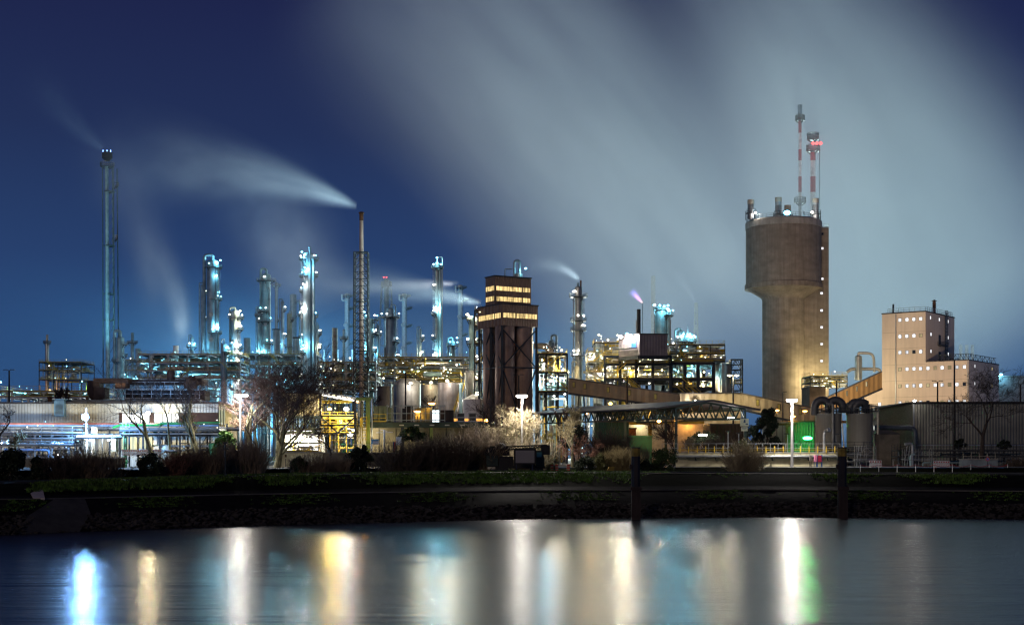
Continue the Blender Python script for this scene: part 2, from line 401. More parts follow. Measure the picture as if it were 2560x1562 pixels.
# ---- quay bank: stations along the waterline (photo column, waterline row, berm kerb row, top row, run)
ST = [(-900,1362,1246,1222,20),(0,1336,1246,1205,20),(300,1324,1240,1196,20),(640,1313,1233,1188,20),(1280,1298,1225,1181,20),(1900,1292,1222,1184,20),(2560,1297,1226,1186,20),(3600,1306,1232,1190,20)]
def station(px):
    for a, c in zip(ST, ST[1:]):
        if a[0] <= px <= c[0]:
            f = (px-a[0])/(c[0]-a[0]); v = [a[i]+(c[i]-a[i])*f for i in range(5)]; break
    Yw = EYE*FPX/(v[1]-HZ); x = PX(px, Yw)
    z2 = EYE-(v[2]-HZ)/FPX*(Yw+10); z3 = EYE-(v[3]-HZ)/FPX*(Yw+v[4])
    return x, Yw, z2, z3
def station_at(px, dy):
    """the waterline station whose cross-section, dy metres inland, is seen in photo column px"""
    q = px
    for _ in range(8): s = station(q); x = PX(px, s[1]+dy); q = 1280+FPX*x/s[1]
    return station(q)
PXS = list(range(-900, 3601, 60))
def strip(name, prof, mt, sub=1):
    """a sheet along the bank; prof(x, Yw, z2, z3) gives its cross-section"""
    mb = MB(); rows = [prof(*station(p)) for p in PXS]; n = len(rows[0]); vs = [q for r in rows for q in r]
    mb._add(vs, [(i*n+k, (i+1)*n+k, (i+1)*n+k+1, i*n+k+1) for i in range(len(rows)-1) for k in range(n-1)], True)
    return tag(mb.build(name, mt, angle=20), kind='structure')
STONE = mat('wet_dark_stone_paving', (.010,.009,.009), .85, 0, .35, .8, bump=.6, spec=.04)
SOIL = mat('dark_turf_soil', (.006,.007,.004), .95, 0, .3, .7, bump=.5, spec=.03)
ASPH = mat('dark_path_asphalt', (.022,.022,.022), .9, 0, .2, .5, spec=.05)
KERB = mat('pale_kerb_concrete', (.30,.29,.26), .8, 0, .25, .6)
YARD = mat('yard_concrete', (.11,.11,.10), .85, 0, .25, .12)
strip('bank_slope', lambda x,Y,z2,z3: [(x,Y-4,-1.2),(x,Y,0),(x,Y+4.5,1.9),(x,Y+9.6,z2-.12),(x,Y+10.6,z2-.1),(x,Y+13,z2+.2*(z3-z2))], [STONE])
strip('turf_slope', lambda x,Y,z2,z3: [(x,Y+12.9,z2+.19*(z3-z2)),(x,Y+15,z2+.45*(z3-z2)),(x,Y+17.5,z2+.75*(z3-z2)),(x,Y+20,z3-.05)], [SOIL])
sl = MB(); v = []
for a, b in ((40,70),(200,150)):
    x0,Y0,za,_ = station(a); x1,Y1,zb,_ = station(b); v.append([(x0,Y0-1,-.4),(x0,Y0+4.2,1.95),(x1,Y1+9.4,zb-.05)])
sl._add(v[0]+v[1], [(0,3,4,1),(1,4,5,2)]); tag(sl.build('slipway_paving', mat('worn_slipway_concrete',(.05,.047,.04),.8,0,.3,.5,bump=.4)), kind='structure')
strip('berm_kerb', lambda x,Y,z2,z3: [(x,Y+9.7,z2-.25),(x,Y+9.7,z2+.03),(x,Y+9.85,z2+.03),(x,Y+9.85,z2-.25)], [mat('dull_kerb_concrete',(.11,.105,.095),.85,0,.3,.25)])
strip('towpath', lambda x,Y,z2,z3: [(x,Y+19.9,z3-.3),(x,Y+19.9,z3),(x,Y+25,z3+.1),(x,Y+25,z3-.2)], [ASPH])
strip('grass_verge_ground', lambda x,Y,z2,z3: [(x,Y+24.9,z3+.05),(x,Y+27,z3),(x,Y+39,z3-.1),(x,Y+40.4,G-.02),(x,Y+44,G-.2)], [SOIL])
mb = MB(); mb.quad((-4000,215,G),(4000,215,G),(4000,7000,G),(-4000,7000,G))
# the yard starts behind the verge everywhere
mb = MB(); rows = [(x, Y+40.5) for x,Y,_,_ in map(station, PXS)]; vs = []
for x, Y in rows: vs += [(x,Y,G),(x*12,7500,G)]
mb._add(vs, [(2*i,2*i+2,2*i+3,2*i+1) for i in range(len(rows)-1)])
tag(mb.build('yard_ground', YARD), kind='structure')
# ------------------------------------------------------------------ buildings
class Face:
    """a vertical wall plane: origin (x, y), unit direction d to the viewer's right, outward normal towards the viewer"""
    def __init__(s, o, d): s.o = Vector((o[0], o[1])); s.d = Vector(d).normalized(); s.n = Vector((s.d.y, -s.d.x))
    def p(s, u, z, t=0): q = s.o + s.d*u + s.n*t; return (q.x, q.y, z)
    def u(s, px):
        r = (px-1280)/FPX; return (r*s.o.y - s.o.x)/(s.d.x - r*s.d.y)
    def y(s, px): return (s.o + s.d*s.u(px)).y
    def z(s, px, py): return PZ(py, s.y(px))
    def box(s, mb, u0, u1, z0, z1, t0=0, t1=.1):
        vs = [s.p(u,z,t) for z in (z0,z1) for u,t in ((u0,t1),(u1,t1),(u1,t0),(u0,t0))]
        mb._add(vs, [(0,3,2,1),(4,5,6,7),(0,1,5,4),(1,2,6,5),(2,3,7,6),(3,0,4,7)]); return mb
    def win(s, parent, u0, u1, z0, z1, glass, frame, bars=0, fr=.09, name='window', sill=False):
        f = MB()
        s.box(f, u0-fr, u1+fr, z1, z1+fr, -.05, .08); s.box(f, u0-fr, u1+fr, z0-fr, z0, -.05, .1)
        s.box(f, u0-fr, u0, z0, z1, -.05, .07); s.box(f, u1, u1+fr, z0, z1, -.05, .07)
        for k in range(bars):
            c = u0+(u1-u0)*(k+1)/(bars+1); s.box(f, c-.04, c+.04, z0, z1, .03, .06)
        w = f.build(name, frame, parent); g = MB(); s.box(g, u0, u1, z0, z1, -.04, .02); o = g.build('pane', glass); o.parent = w; return w
def litglass(name, col, k, scale=1.2, lo=.25):
    """a lit window: what shines through varies with blinds and curtains"""
    if name in MATS: return MATS[name]
    m = emit(name, col, k); t = m.node_tree; e = [n for n in t.nodes if n.type == 'EMISSION'][0]
    tcn = nd(t, 'ShaderNodeTexCoord'); mp = nd(t, 'ShaderNodeMapping'); mp.inputs['Scale'].default_value = (1.6,1.6,.25)
    t.links.new(tcn.outputs['Object'], mp.inputs[0]); nz = nd(t, 'ShaderNodeTexNoise', Scale=scale, Detail=2); t.links.new(mp.outputs[0], nz.inputs['Vector'])
    f = ramp(t, nz.outputs[0], [(.35, (lo,)*3), (.62, (1,1,1))]); t.links.new(mth(t, 'MULTIPLY', f, k), e.inputs[1]); return m
WARM = litglass('warm_lit_window', (1,.72,.30), 1.5); COOL = litglass('white_lit_window', (.93,.95,1), 1.9, .5, .3)
DIM = litglass('dim_lit_window', (1,.82,.45), .55, .5, .4); DARKG = mat('dark_window_glass', (.02,.025,.035), .15, 0, .1, spec=.6)
FRAME = mat('grey_window_frame', (.16,.15,.14), .5)

# ---- concrete prilling tower with its stair shaft
CONC = mat('board_marked_concrete', (.25,.205,.168), .9, 0, .2, .25, (1,1,1.8), bump=.25, streak=.5)
tY = 486; tx = PX(1958.5, tY); r1 = S(93, tY); r2 = S(52.5, tY)
T = thing('prilling_tower', 'huge brown concrete tower with a wide drum head on a narrower shaft', 'tower', (tx, tY, G))
z = lambda py: PZ(py, tY)
MB().lathe([(r2,G-.2),(r2,z(752)),(r2*1.05,z(745)),(r2*1.35,z(735)),(r1*.97,z(723.5))], (tx,tY,0), 64).build('shaft', CONC, T)
MB().lathe([(r1,z(712)),(r1,z(573))], (tx,tY,0), 64).build('drum_wall', CONC, T)
MB().lathe([(r1*.9,z(724)),(r1*1.03,z(724)),(r1*1.03,z(712)),(r1*.99,z(711))], (tx,tY,0), 64).build('drum_skirt', mat('stained_concrete_rim', (.25,.20,.16), .9, 0, .25, .5, streak=.5), T)
MB().lathe([(r1,z(573.5)),(r1*1.015,z(573)),(r1*1.015,z(558)),(r1*.98,z(556)),(0,z(556))], (tx,tY,0), 64).build('roof_ring', mat('pale_concrete_band', (.38,.34,.30), .85, 0, .2, .4, streak=.4), T)
mb = MB(); mb.rail([(tx+r1*.98*math.cos(a*math.pi/24), tY+r1*.98*math.sin(a*math.pi/24), z(556)) for a in range(48)], 1.4, .09, 2, True)
mb.build('railing', GALV, T)
for px, yt, dy in ((1877,508,-6),(1946,498,-3),(1969,511,2),(2038.5,502,-4)):
    x = PX(px, tY+dy); r = S(8, tY)
    st = MB().lathe([(r*.95,z(556)),(r*.95,z(540)),(r*.9,z(539)),(r,z(530)),(r,z(518))], (x,tY+dy,0), 18).build('exhaust_stack', mat('grey_duct_metal', (.22,.22,.23), .5, .5, .2, .4, streak=.4), T)
    MB().lathe([(r*1.06,z(yt+11)),(r*1.06,z(yt)),(r*.9,z(yt)),(r*.9,z(yt+3)),(0,z(yt+3))], (x,tY+dy,0), 18).build('stack_cap', mat('tan_stack_cap', (.42,.36,.29), .7), None).parent = st
    MB().lathe([(r,z(518)),(r,z(yt+11))], (x,tY+dy,0), 18).build('stack_sleeve', GALV, None).parent = st
    f = MB()
    for sx in (-1.35,1.35):
        for sy in (-1.2,1.2): f.beam((x+sx*r,tY+dy+sy*r,z(556)), (x+sx*r,tY+dy+sy*r,z(534)), .22)
    f.rail([(x-1.4*r,tY+dy-1.3*r,z(541)),(x+1.4*r,tY+dy-1.3*r,z(541))], 1.2, .1).box((x,tY+dy,z(541)),(2.8*r,2.6*r,.2))
    f.build('stack_platform', STEEL, None).parent = st
MB().tube([(PX(2010,tY),tY,z(556)),(PX(2010,tY),tY,z(529))], S(1.6,tY), 8).build('vent_pipe', GALV, T)
flood((PX(1967,tY-9),tY-9,z(544)), 'c', 5000, T, 1.5)
flood((PX(1888,tY-7),tY-7,z(541)), 'w', 1500, T, .6); flood((PX(2030,tY-6),tY-6,z(539)), 'w', 2000, T, .7)
# pale lime stains and patched concrete run down below the rim
x0, x1 = PX(2010,tY-2.5), PX(2072,tY-2.5); sh = MB(); sh.box2((x0,tY-2.5,G-.2),(x1,tY+9,z(573)))
ST_ = sh.build('stair_shaft', CONC, T)
MB().box2((x0+.2,tY-2.7,z(573)),(x1+.15,tY+9.2,z(571))).rail([(x0+4,tY-2.4,z(571)),(x1-.1,tY-2.4,z(571)),(x1-.1,tY+8,z(571))], 1.2, .09).build('shaft_roof', GALV, None).parent = ST_
fc = Face((x0,tY-2.5),(1,0)); pw = litglass('pale_stair_window', (.95,.95,.98), 1.6, .3, .7)
for py, lit in ((585,0),(621,1),(697,1),(733,1),(776,1),(818,1),(860,1),(902,1)):
    u = fc.u(2055.5 if py < 700 else 2054); zz = fc.z(2054, py); fc.win(T, u-.42, u+.42, zz-.38, zz+.38, pw if lit else DARKG, FRAME)

# ---- beige factory building with the tall block
BEI = mat('beige_wall_panels', (.66,.54,.42), .75, 0, .08, .12, streak=.22)
fc = Face((138,425),(.8,-.6)); uu = fc.u; en = Face((138,425),(.6,.8))
B = thing('factory_building', 'beige factory with a tall square block and many small lit windows', 'building', (125,440,G))
uL, uT0, uT1 = uu(2157), uu(2205), uu(2314); ztop = fc.z(2314,779); zmid = fc.z(2360,903); zlow = fc.z(2180,951)
eL = en.u(2497); te = Face(fc.p(uT1,0)[:2],(.6,.8)); tL = te.u(2386)
def blk(f, u0, u1, dep, z0, z1):
    mb = MB(); q = [f.p(u0,0), f.p(u1,0), f.p(u1,0,-dep), f.p(u0,0,-dep)]; mb.prism([(a[0],a[1]) for a in q], z0, z1); return mb
blk(fc, uT0, uT1, tL, G-.2, ztop).build('tall_block_wall', BEI, B)
blk(fc, uT1+.003, -.003, eL, G-.2, zmid).build('wing_wall', BEI, B)
blk(fc, uL, uT0-.003, 14, G-.2, zlow).build('low_annexe_wall', BEI, B)
DKT = mat('dark_roof_trim', (.05,.045,.045), .6)
mb = MB(); fc.box(mb, uT0-.15, uT1+.15, ztop, ztop+.35, -tL-.15, .15); mb.build('tall_block_roof', DKT, B)
mb = MB(); fc.box(mb, uT1+.2, .15, zmid, zmid+.3, -eL-.15, .15); mb.build('wing_roof', DKT, B)
mb = MB(); fc.box(mb, uL-.1, uT0-.2, zlow, zlow+.25, -14, .12); mb.build('annexe_roof', DKT, B)
mb = MB(); p = [fc.p(u,ztop+.3,t) for u,t in ((uT0+1.5,-1),(uT1-.4,-1),(uT1-.4,-tL+.8),(uT0+1.5,-tL+.8))]; mb.rail(p, 1.4, .1, 1.6, True); mb.build('roof_railing', GALV, B)
x_, y_, _ = te.p(te.u(2351),0,-2); MB().lathe([(.55,ztop),(.55,ztop+4.2)],(x_,y_,0),12).lathe([(.95,ztop+4.5),(0,ztop+5)],(x_,y_,0),12).lathe([(.4,ztop+4.2),(.4,ztop+4.5)],(x_,y_,0),8).build('roof_vent', RUST, B)
x_, y_, _ = fc.p(uu(2227),0,-2); MB().tube([(x_,y_,ztop),(x_,y_,ztop+3.2)],.3,8).build('vent_pipe', STEEL, B)
mb = MB(); fc.box(mb, uu(2240)-.14, uu(2240)+.12, G, ztop-.1, .0, .2); fc.box(mb, uu(2420)-.12, uu(2420)+.12, G, zmid-.1, .0, .2); mb.build('downpipe', GALV, B)
seam = MB()
for k in range(1,9):
    zz = G+k*5.05
    if zz < ztop-1: fc.box(seam, uT0+.1, uT1-.05, zz, zz+.07, -.01, .015)
    if zz < zmid-1: fc.box(seam, uT1+.1, -.1, zz, zz+.07, -.01, .015)
seam.build('panel_joint', mat('panel_joint_grey', (.3,.24,.18), .8), B)  # thin strips of darker tone along the panel joints
wr = random.Random(3)
for py, cols in ((800,(2250,2267.5,2285,2302)),(841,(2250,2267.5,2285,2302)),(881,(2250,2267.5,2285,2302)),(923,(2250,2267.5,2285,2302,2320,2338,2355.5,2374,2392.5,2411)),(965,(2250,2267.5,2285,2302,2320,2338,2355.5,2374,2392.5,2411)),(1007,(2250,2267.5,2302,2320,2355.5,2374,2392.5,2411)),(967,(2166,2182.5,2199)),(1010,(2199,))):
    for c in cols:
        zz = fc.z(2250 if c > 2204 else c, py)+ (0 if c > 2204 else 0); u = uu(c); k = wr.random()
        g = COOL if k < .72 else (DIM if k < .88 else DARKG)
        if py == 967 and c == 2166: g = DARKG
        fc.win(B, u-.45, u+.45, zz-.48, zz+.48, g, FRAME)
for py, cols in ((797,(2326,2348,2370)),(838,(2327,2370)),(880,(2327,2370))):
    for c in cols: u = te.u(c); zz = te.z(2340, py); te.win(B, u-.46, u+.46, zz-.48, zz+.48, COOL, FRAME)
for py, cols in ((917,(2437,2480)),(960,(2437,2480))):
    for c in cols: u = en.u(c); zz = en.z(2450, py); en.win(B, u-.46, u+.46, zz-.48, zz+.48, COOL if c < 2450 else DIM, FRAME)
for py in (850, 892):
    u = te.u(2349); zz = te.z(2349, py); d_ = MB(); te.box(d_, u-.9, u+.9, zz-2, zz+1.6, -.02, .08); d_.build('door', STEEL, B)
mb = MB(); u = te.u(2356); te.box(mb, te.u(2344), te.u(2362), te.z(2350,864)-.1, te.z(2350,864), 0, 1.2)
q = [te.p(te.u(2344),te.z(2350,864),.05), te.p(te.u(2344),te.z(2350,864),1.15), te.p(te.u(2362),te.z(2350,864),1.15), te.p(te.u(2362),te.z(2350,864),.05)]; mb.rail(q, 1.2, .08, 1); mb.build('balcony', STEEL, B)
x_, y_, _ = te.p(te.u(2361),0,.35); MB().ladder((x_,y_,zmid+.4), ztop-zmid+1.2, .8, (.6,.8), .12, cage=True).build('roof_ladder', STEEL, B)
mb = MB(); q = [fc.p(u,zmid+.3,t) for u,t in ((uu(2340),-1.5),(-.6,-1.5),(-.6,-eL+1))]
for a, b in zip(q, q[1:]):
    a, b = Vector(a), Vector(b); n = 12
    for e in (0, 1.8): mb.beam(a+Vector((0,0,e)), b+Vector((0,0,e)), .16)
    for k in range(n):
        c, d_ = a+(b-a)*k/n, a+(b-a)*(k+1)/n; mb.beam(c, c+Vector((0,0,1.8)), .1); mb.beam(c+Vector((0,0,1.8*(k%2))), d_+Vector((0,0,1.8*((k+1)%2))), .1)
mb.build('roof_truss_walkway', STEEL, B)
# yard floodlights between the warehouse and the factory wash its walls
for px, Y, P in ((2215,372,1),(2300,362,1.1),(2400,352,1.0)):
    light((PX(px,Y),Y,19), (1.0,.76,.54), 42000*P, rad=1, spot=125, target=(PX(px+10,430),430,30), blend=1)

# ---- corrugated warehouse
WH = corrugated('grey_green_corrugated_sheet', (.20,.20,.17), .62, 'X', .3, depth=.3)
Wx = PX(2281.5,300); wf = Face((Wx,300),(1,0)); wg = Face((Wx-.5*10.2,300+.87*10.2),(.5,-.87))
W = thing('warehouse', 'long dark corrugated warehouse with a flat black roof edge', 'warehouse', (Wx+20,305,G))
zr = PZ(1009,300); mb = MB(); mb.prism([(Wx,300),(Wx+62,300),(Wx+62,330),(Wx,330)], G-.2, zr); mb.build('corrugated_wall', WH, W)
mb = MB(); q = [wg.p(0,0), wg.p(10.15,0), (Wx,316,0), (Wx-5,322,0)]; v = []
for a, hh in zip(q, (zr-1.1,zr-.05,zr-.05,zr-1.1)): v += [(a[0],a[1],G-.2),(a[0],a[1],hh)]
mb._add(v, [(0,2,3,1),(2,4,5,3),(4,6,7,5),(6,0,1,7),(1,3,5,7)])
mb.build('gable_wall', mat('dark_brick_gable', (.10,.095,.085), .9, 0, .3, 2.0, (1,1,4)), W)
mb = MB(); wf.box(mb, -.25, 62.2, zr, zr+.45, -30, .35); mb.build('roof_edge', BLACKM, W)
mb = MB(); a = wg.p(-.6,0,.3); b_ = wg.p(10.2,0,.3); mb._add([(a[0],a[1],zr-1.15),(b_[0],b_[1],zr+.02),(Wx,318,zr+.02),(Wx-6,323,zr-1.15),(a[0],a[1],zr-.75),(b_[0],b_[1],zr+.42),(Wx,318,zr+.42),(Wx-6,323,zr-.75)], [(0,3,2,1),(4,5,6,7),(0,1,5,4),(1,2,6,5),(2,3,7,6),(3,0,4,7)]); mb.build('gable_roof', BLACKM, W)
mb = MB(); wf.box(mb, 0, 62, PZ(1112,300)-.15, PZ(1112,300)+.15, .02, .12); wf.box(mb, .05, .35, G, zr-.1, .02, .2); mb.build('base_rail', GALV, W)
flood((PX(2286,298.4),298.4,zr+.55), 'w', 250, W, .45, k=30)
mb = MB(); a = Face((PX(2195,296),296),(1,0)); zz = PZ(1069,296); mb.pipe([(PX(2185,296),296,zz),(PX(2287,296),296,zz),(PX(2287,296),296,PZ(1160,296))], .55, 10); 
tag(mb.build('duct_pipe', mat('dull_blue_grey_pipe', (.10,.12,.14), .5, .4)), 'fat blue grey pipe bent down the corner of the dark warehouse', 'pipe')
SH = thing('plant_shed', 'small grey shed with a sloping hipped roof against the dark gable', 'shed', (PX(2215,290),290,G))
x0, x1 = PX(2184,288), PX(2246,288); mb = MB(); v = [(x0,287,G-.1),(x1,287,G-.1),(x1,294,G-.1),(x0,294,G-.1),(x0,287,PZ(1085,288)),(x1,287,PZ(1085,288)),(x1,294,PZ(1085,288)),(x0,294,PZ(1085,288))]
mb._add(v, [(0,1,5,4),(1,2,6,5),(2,3,7,6),(3,0,4,7)]); mb.build('wall', mat('shed_grey_render', (.16,.14,.11), .8, streak=.3), SH)
zt = PZ(1075,290); v = [(x0-.2,286.8,PZ(1085,288)),(x1+.2,286.8,PZ(1085,288)),(x1+.2,294.2,PZ(1085,288)),(x0-.2,294.2,PZ(1085,288)),(x0+1.4,288.5,zt),(x1-1.4,288.5,zt),(x1-1.4,292.5,zt),(x0+1.4,292.5,zt)]
mb = MB(); mb._add(v, [(0,1,5,4),(1,2,6,5),(2,3,7,6),(3,0,4,7),(4,5,6,7)]); mb.build('roof', mat('shed_roof_felt', (.09,.085,.08), .9), SH)
# hall roofs far behind at the right edge
FB = thing('far_hall', 'low grey hall with a lit roof edge beyond the factory', 'building', (PX(2530,520),525,G))
MB().box2((PX(2495,520),520,G),(PX(2700,520),545,PZ(942,520))).build('wall', mat('far_hall_cladding', (.22,.22,.24), .7, streak=.3), FB)
MB().box2((PX(2494,519.6),519.6,PZ(942,520)),(PX(2700,519.6),546,PZ(939,520))).build('roof', GALV, FB)
flood((PX(2502,519),519,PZ(936,519)), 'c', 3000, FB, .8)

# ---- silo house with the lit window bands
BR = corrugated('brown_metal_cladding', (.26,.165,.11), .7, 'D', .15, .6, .2)
th = R(30); cY = 372; C = Vector((PX(1254,cY), cY)); dr = (math.cos(th), math.sin(th)); dl = (math.sin(th), -math.cos(th))
f2 = Face(C, dr); f1 = Face(C - Vector(dl)*13.1, dl)      # right face; left face running towards the corner
SI = thing('silo_house', 'brown silo house on stilts with bands of warm lit windows', 'silo building', (C.x+2, C.y+8, G))
def quadblk(fr, w, dep, z0, z1):
    q = [fr.p(0,0), fr.p(w,0), fr.p(w,0,-dep), fr.p(0,0,-dep)]; mb = MB(); mb.prism([(a[0],a[1]) for a in q], z0, z1); return mb
zc = lambda py: PZ(py, cY)
quadblk(f2, 11.2, 13.1, zc(813), zc(760)).build('lower_storey_wall', BR, SI)
C2 = Vector(f2.p(0,0,-3.6)[:2]); f4 = Face(C2, dr); f3 = Face(C2 - Vector(dl)*5.2, dl)
quadblk(f4, 11.2, 5.2, zc(760), zc(691)+.4).build('upper_storey_wall', BR, SI)
mb = MB(); f4.box(mb, -.2, 11.4, zc(691)+.4, zc(691)+.75, -5.4, .2); mb.build('upper_roof', DKT, SI)
mb = MB(); f2.box(mb, -.2, 11.4, zc(760)-.003, zc(760)+.3, -13.3, .2); mb.build('lower_roof', DKT, SI)
for f, a, b, ya, yb in ((f4,.4,8.3,711,722),(f4,8.6,10.9,711,722),(f4,.4,8.3,737,748.5),(f4,8.6,10.9,737,748.5),(f2,.4,4.2,781,793),(f2,4.5,10.9,781,793),(f3,.3,4.9,710,722),(f3,.3,4.9,736,748),(f1,.6,9.2,781,794),(f1,9.6,12.7,781,794),(f3,.4,4.6,757.5,759)):
    f.win(SI, a, b, zc(yb), zc(ya), WARM, BR, bars=max(2,int((b-a)/1.0)), fr=.07)
legs = [f2.p(.3,0,-.3), f2.p(10.9,0,-.3), f2.p(10.9,0,-12.8), f2.p(.3,0,-12.8), f2.p(.3,0,-6.5)]
for q in legs: MB().beam((q[0],q[1],G-.1),(q[0],q[1],zc(813)-.002),.62).build('leg', STEEL, SI)
mb = MB()
def xbr(a, b, z0, z1, w=.26):
    a, b = Vector((a[0],a[1],0)), Vector((b[0],b[1],0)); k = Vector((0,0,1))
    mb.beam(a+k*z0, b+k*z1, w); mb.beam(a+k*z1, b+k*z0, w); mb.beam(a+k*z0, b+k*z0, w*1.2)
zm = zc(917)
for a, b in ((legs[0],legs[1]),(legs[4],legs[0]),(legs[3],legs[4])):
    xbr(a, b, zm, zc(820)); xbr(a, b, G, zm)
mb.build('bracing', STEEL, SI)
SILO = mat('rust_stained_silo_sheet', (.36,.24,.18), .55, .35, .25, .3, streak=.5)
for u, t in ((2.7,-2.9),(8.3,-2.9),(2.7,-9.6),(8.3,-9.6)):
    q = f2.p(u,0,t); MB().lathe([(0,G+2),(2.2,G+5),(2.65,G+6),(2.65,zc(813)-.01)],(q[0],q[1],0),26).build('silo', SILO, SI)
q = f4.p(7.5,0,-2.5); zz = zc(691)+.75
MB().vessel((q[0]+1.2,q[1],zz),.95,1.0,12).build('roof_vessel', PALE, SI)
MB().pipe([(q[0]-2.6,q[1],zz),(q[0]-2.6,q[1],zz+2.4),(q[0]-.6,q[1],zz+2.4)],.16,6).pipe([(q[0],q[1],zz),(q[0],q[1],zz+4.6),(q[0]+1.4,q[1],zz+4.6),(q[0]+1.4,q[1],zz+1.4)],.38,8).build('roof_pipe', GALV, SI)
flood((q[0]+3.0,q[1]-1,zz+2.4),'c',900,SI,.42)
flood((f1.p(2,0,.5)[0],f1.p(2,0,.5)[1],zc(771)),'y',0,SI,.35,k=2)
# ------------------------------------------------------------------ columns, stacks, tanks
def rng_plat(parent, c, r0, r1, a0, a1, z, hand=.08, mt=STEEL, rh=1.2):
    a0, a1 = R(a0), R(a1); n = max(6, int((a1-a0)/.3))
    p = MB().lathe([(r0,z-.12),(r1,z-.12),(r1,z+.06),(r0,z+.06)], (c[0],c[1],0), n, a0, a1)
    for k in (0.15,.5,.85):
        g = a0+(a1-a0)*k; p.beam((c[0]+r0*.98*math.cos(g),c[1]+r0*.98*math.sin(g),z-1.3),(c[0]+r1*.92*math.cos(g),c[1]+r1*.92*math.sin(g),z-.15),hand*1.6)
    o = p.build('platform', mt, parent)
    q = [(c[0]+r1*math.cos(a0+(a1-a0)*k/n), c[1]+r1*math.sin(a0+(a1-a0)*k/n), z) for k in range(n+1)]
    MB().rail(q, rh, hand, 1.2).build('railing', GALV).parent = o
    return o
TEAL = mat('blue_green_column_cladding', (.34,.50,.53), .5, .35, .25, .35, streak=.5)
SLATE = mat('slate_blue_cladding', (.27,.36,.42), .5, .35, .25, .35, streak=.5)
STEELC = mat('silver_insulation_cladding', (.42,.42,.39), .38, .6, .2, .35, streak=.4)
def column(label, px, ytop, w, Y, mt, plats=(), lamps=(), pipes=(), goose=None, ladder=None, cat='column', cone=False, yb=None, taper=None, bands=6, name='distillation_column', thick=None, manholes=0):
    """pipes: (offset in px, radius px, top row); goose: (offset px, radius px, rise px); plats: (row, reach px, a0, a1); lamps: (dx px, row, colour, W)"""
    x = PX(px, Y); r = S(w/2, Y); zt = PZ(ytop, Y); hand = thick or max(.07, Y*.00022)
    T = thing(name, label, cat, (x, Y, G))
    zb = G-.1 if yb is None else PZ(yb, Y)
    pr = [(r,zb)]
    if taper: pr += [(r,PZ(taper[0],Y)),(S(taper[1]/2,Y),PZ(taper[0]-6,Y))]; rt = S(taper[1]/2,Y)
    else: rt = r
    for k in range(1, bands+1):
        zz = zb+(zt-zb)*k/(bands+1); rr = r if (not taper or zz < PZ(taper[0],Y)) else rt
        if not taper or abs(zz-PZ(taper[0],Y)) > 3: pr += [(rr,zz-.1),(rr*1.03,zz-.09),(rr*1.03,zz+.09),(rr,zz+.1)]
    pr.sort(key=lambda q: q[1])
    pr += [(rt,zt-rt*.5)] + ([(rt*.2,zt),(0,zt)] if cone else [(rt*.94,zt-rt*.28),(rt*.75,zt-rt*.1),(rt*.4,zt-.02),(0,zt)])
    MB().lathe(pr, (x,Y,0), 26).build('shell', mt, T)
    if pipes:
        for dx, pr_, yt in pipes:
            MB().pipe([(x+S(dx,Y),Y-r*.8,G),(x+S(dx,Y),Y-r*.8,PZ(yt,Y)),(x+S(dx,Y)*.3,Y-r*.5,PZ(yt,Y))], S(pr_,Y), 8).build('riser_pipe', mt if pr_ > 2 else GALV, T)
    if goose:
        dx, pr_, rise = goose; X = x+S(dx,Y)
        MB().pipe([(X,Y-.3,G),(X,Y-.3,zt+S(rise,Y)),(x,Y,zt+S(rise,Y)),(x,Y,zt-.2)], S(pr_,Y), 10, bend=S(pr_,Y)*3).build('vapour_pipe', mt, T)
    for yy, reach, a0, a1 in plats:
        zz = PZ(yy,Y); rr = r if (not taper or yy > taper[0]) else rt
        rng_plat(T, (x,Y), rr*.98, rr+S(reach,Y), a0, a1, zz, hand)
    if ladder is not None:
        g = R(ladder); lx, ly = x+(r+.25)*math.cos(g), Y+(r+.25)*math.sin(g)
        ys = sorted([PZ(p[0],Y) for p in plats] + [zt-1]); z0 = G
        for z1 in ys:
            if z1-z0 > 4: MB().ladder((lx,ly,z0+.3), z1-z0+.8, .7, (-math.sin(g),math.cos(g)), max(.06,hand*.7), cage=True, step=.8).build('caged_ladder', GALV, T)
            z0 = z1
    for k in range(manholes):
        zz = zb + (zt-zb)*(.35+.5*k/max(1,manholes)); MB().tube([(x-.1,Y-r*.9,zz),(x-.1,Y-r-.4,zz)], r*.38, 12).build('manhole', GALV, T)
    rb = random.Random(int(px)); cl = lamps[0][2] if lamps else 'm'
    if lamps:
        for yy, reach, a0, a1 in plats:
            for _ in range(2):
                g = R(rb.uniform(a0,a1)); g = g if math.sin(g) < .2 else -g; bulb((x+(r+S(reach*.6,Y))*math.cos(g),Y+(r+S(reach*.6,Y))*math.sin(g),PZ(yy,Y)+1.6), rb.choice((cl,cl,'w','m')), T, max(.3,S(rb.uniform(.8,1.3),Y)))
    for dx, yy, c, P in lamps:
        X = x+S(dx,Y); off = math.sqrt(max(.01,(r*1.0)**2-min(abs(X-x),r)**2))+.9
        flood((X, Y-off-S(2,Y), PZ(yy,Y)), c, P*.9, T, size=max(.4,S(3.2,Y)))
    return T
A_ = dict
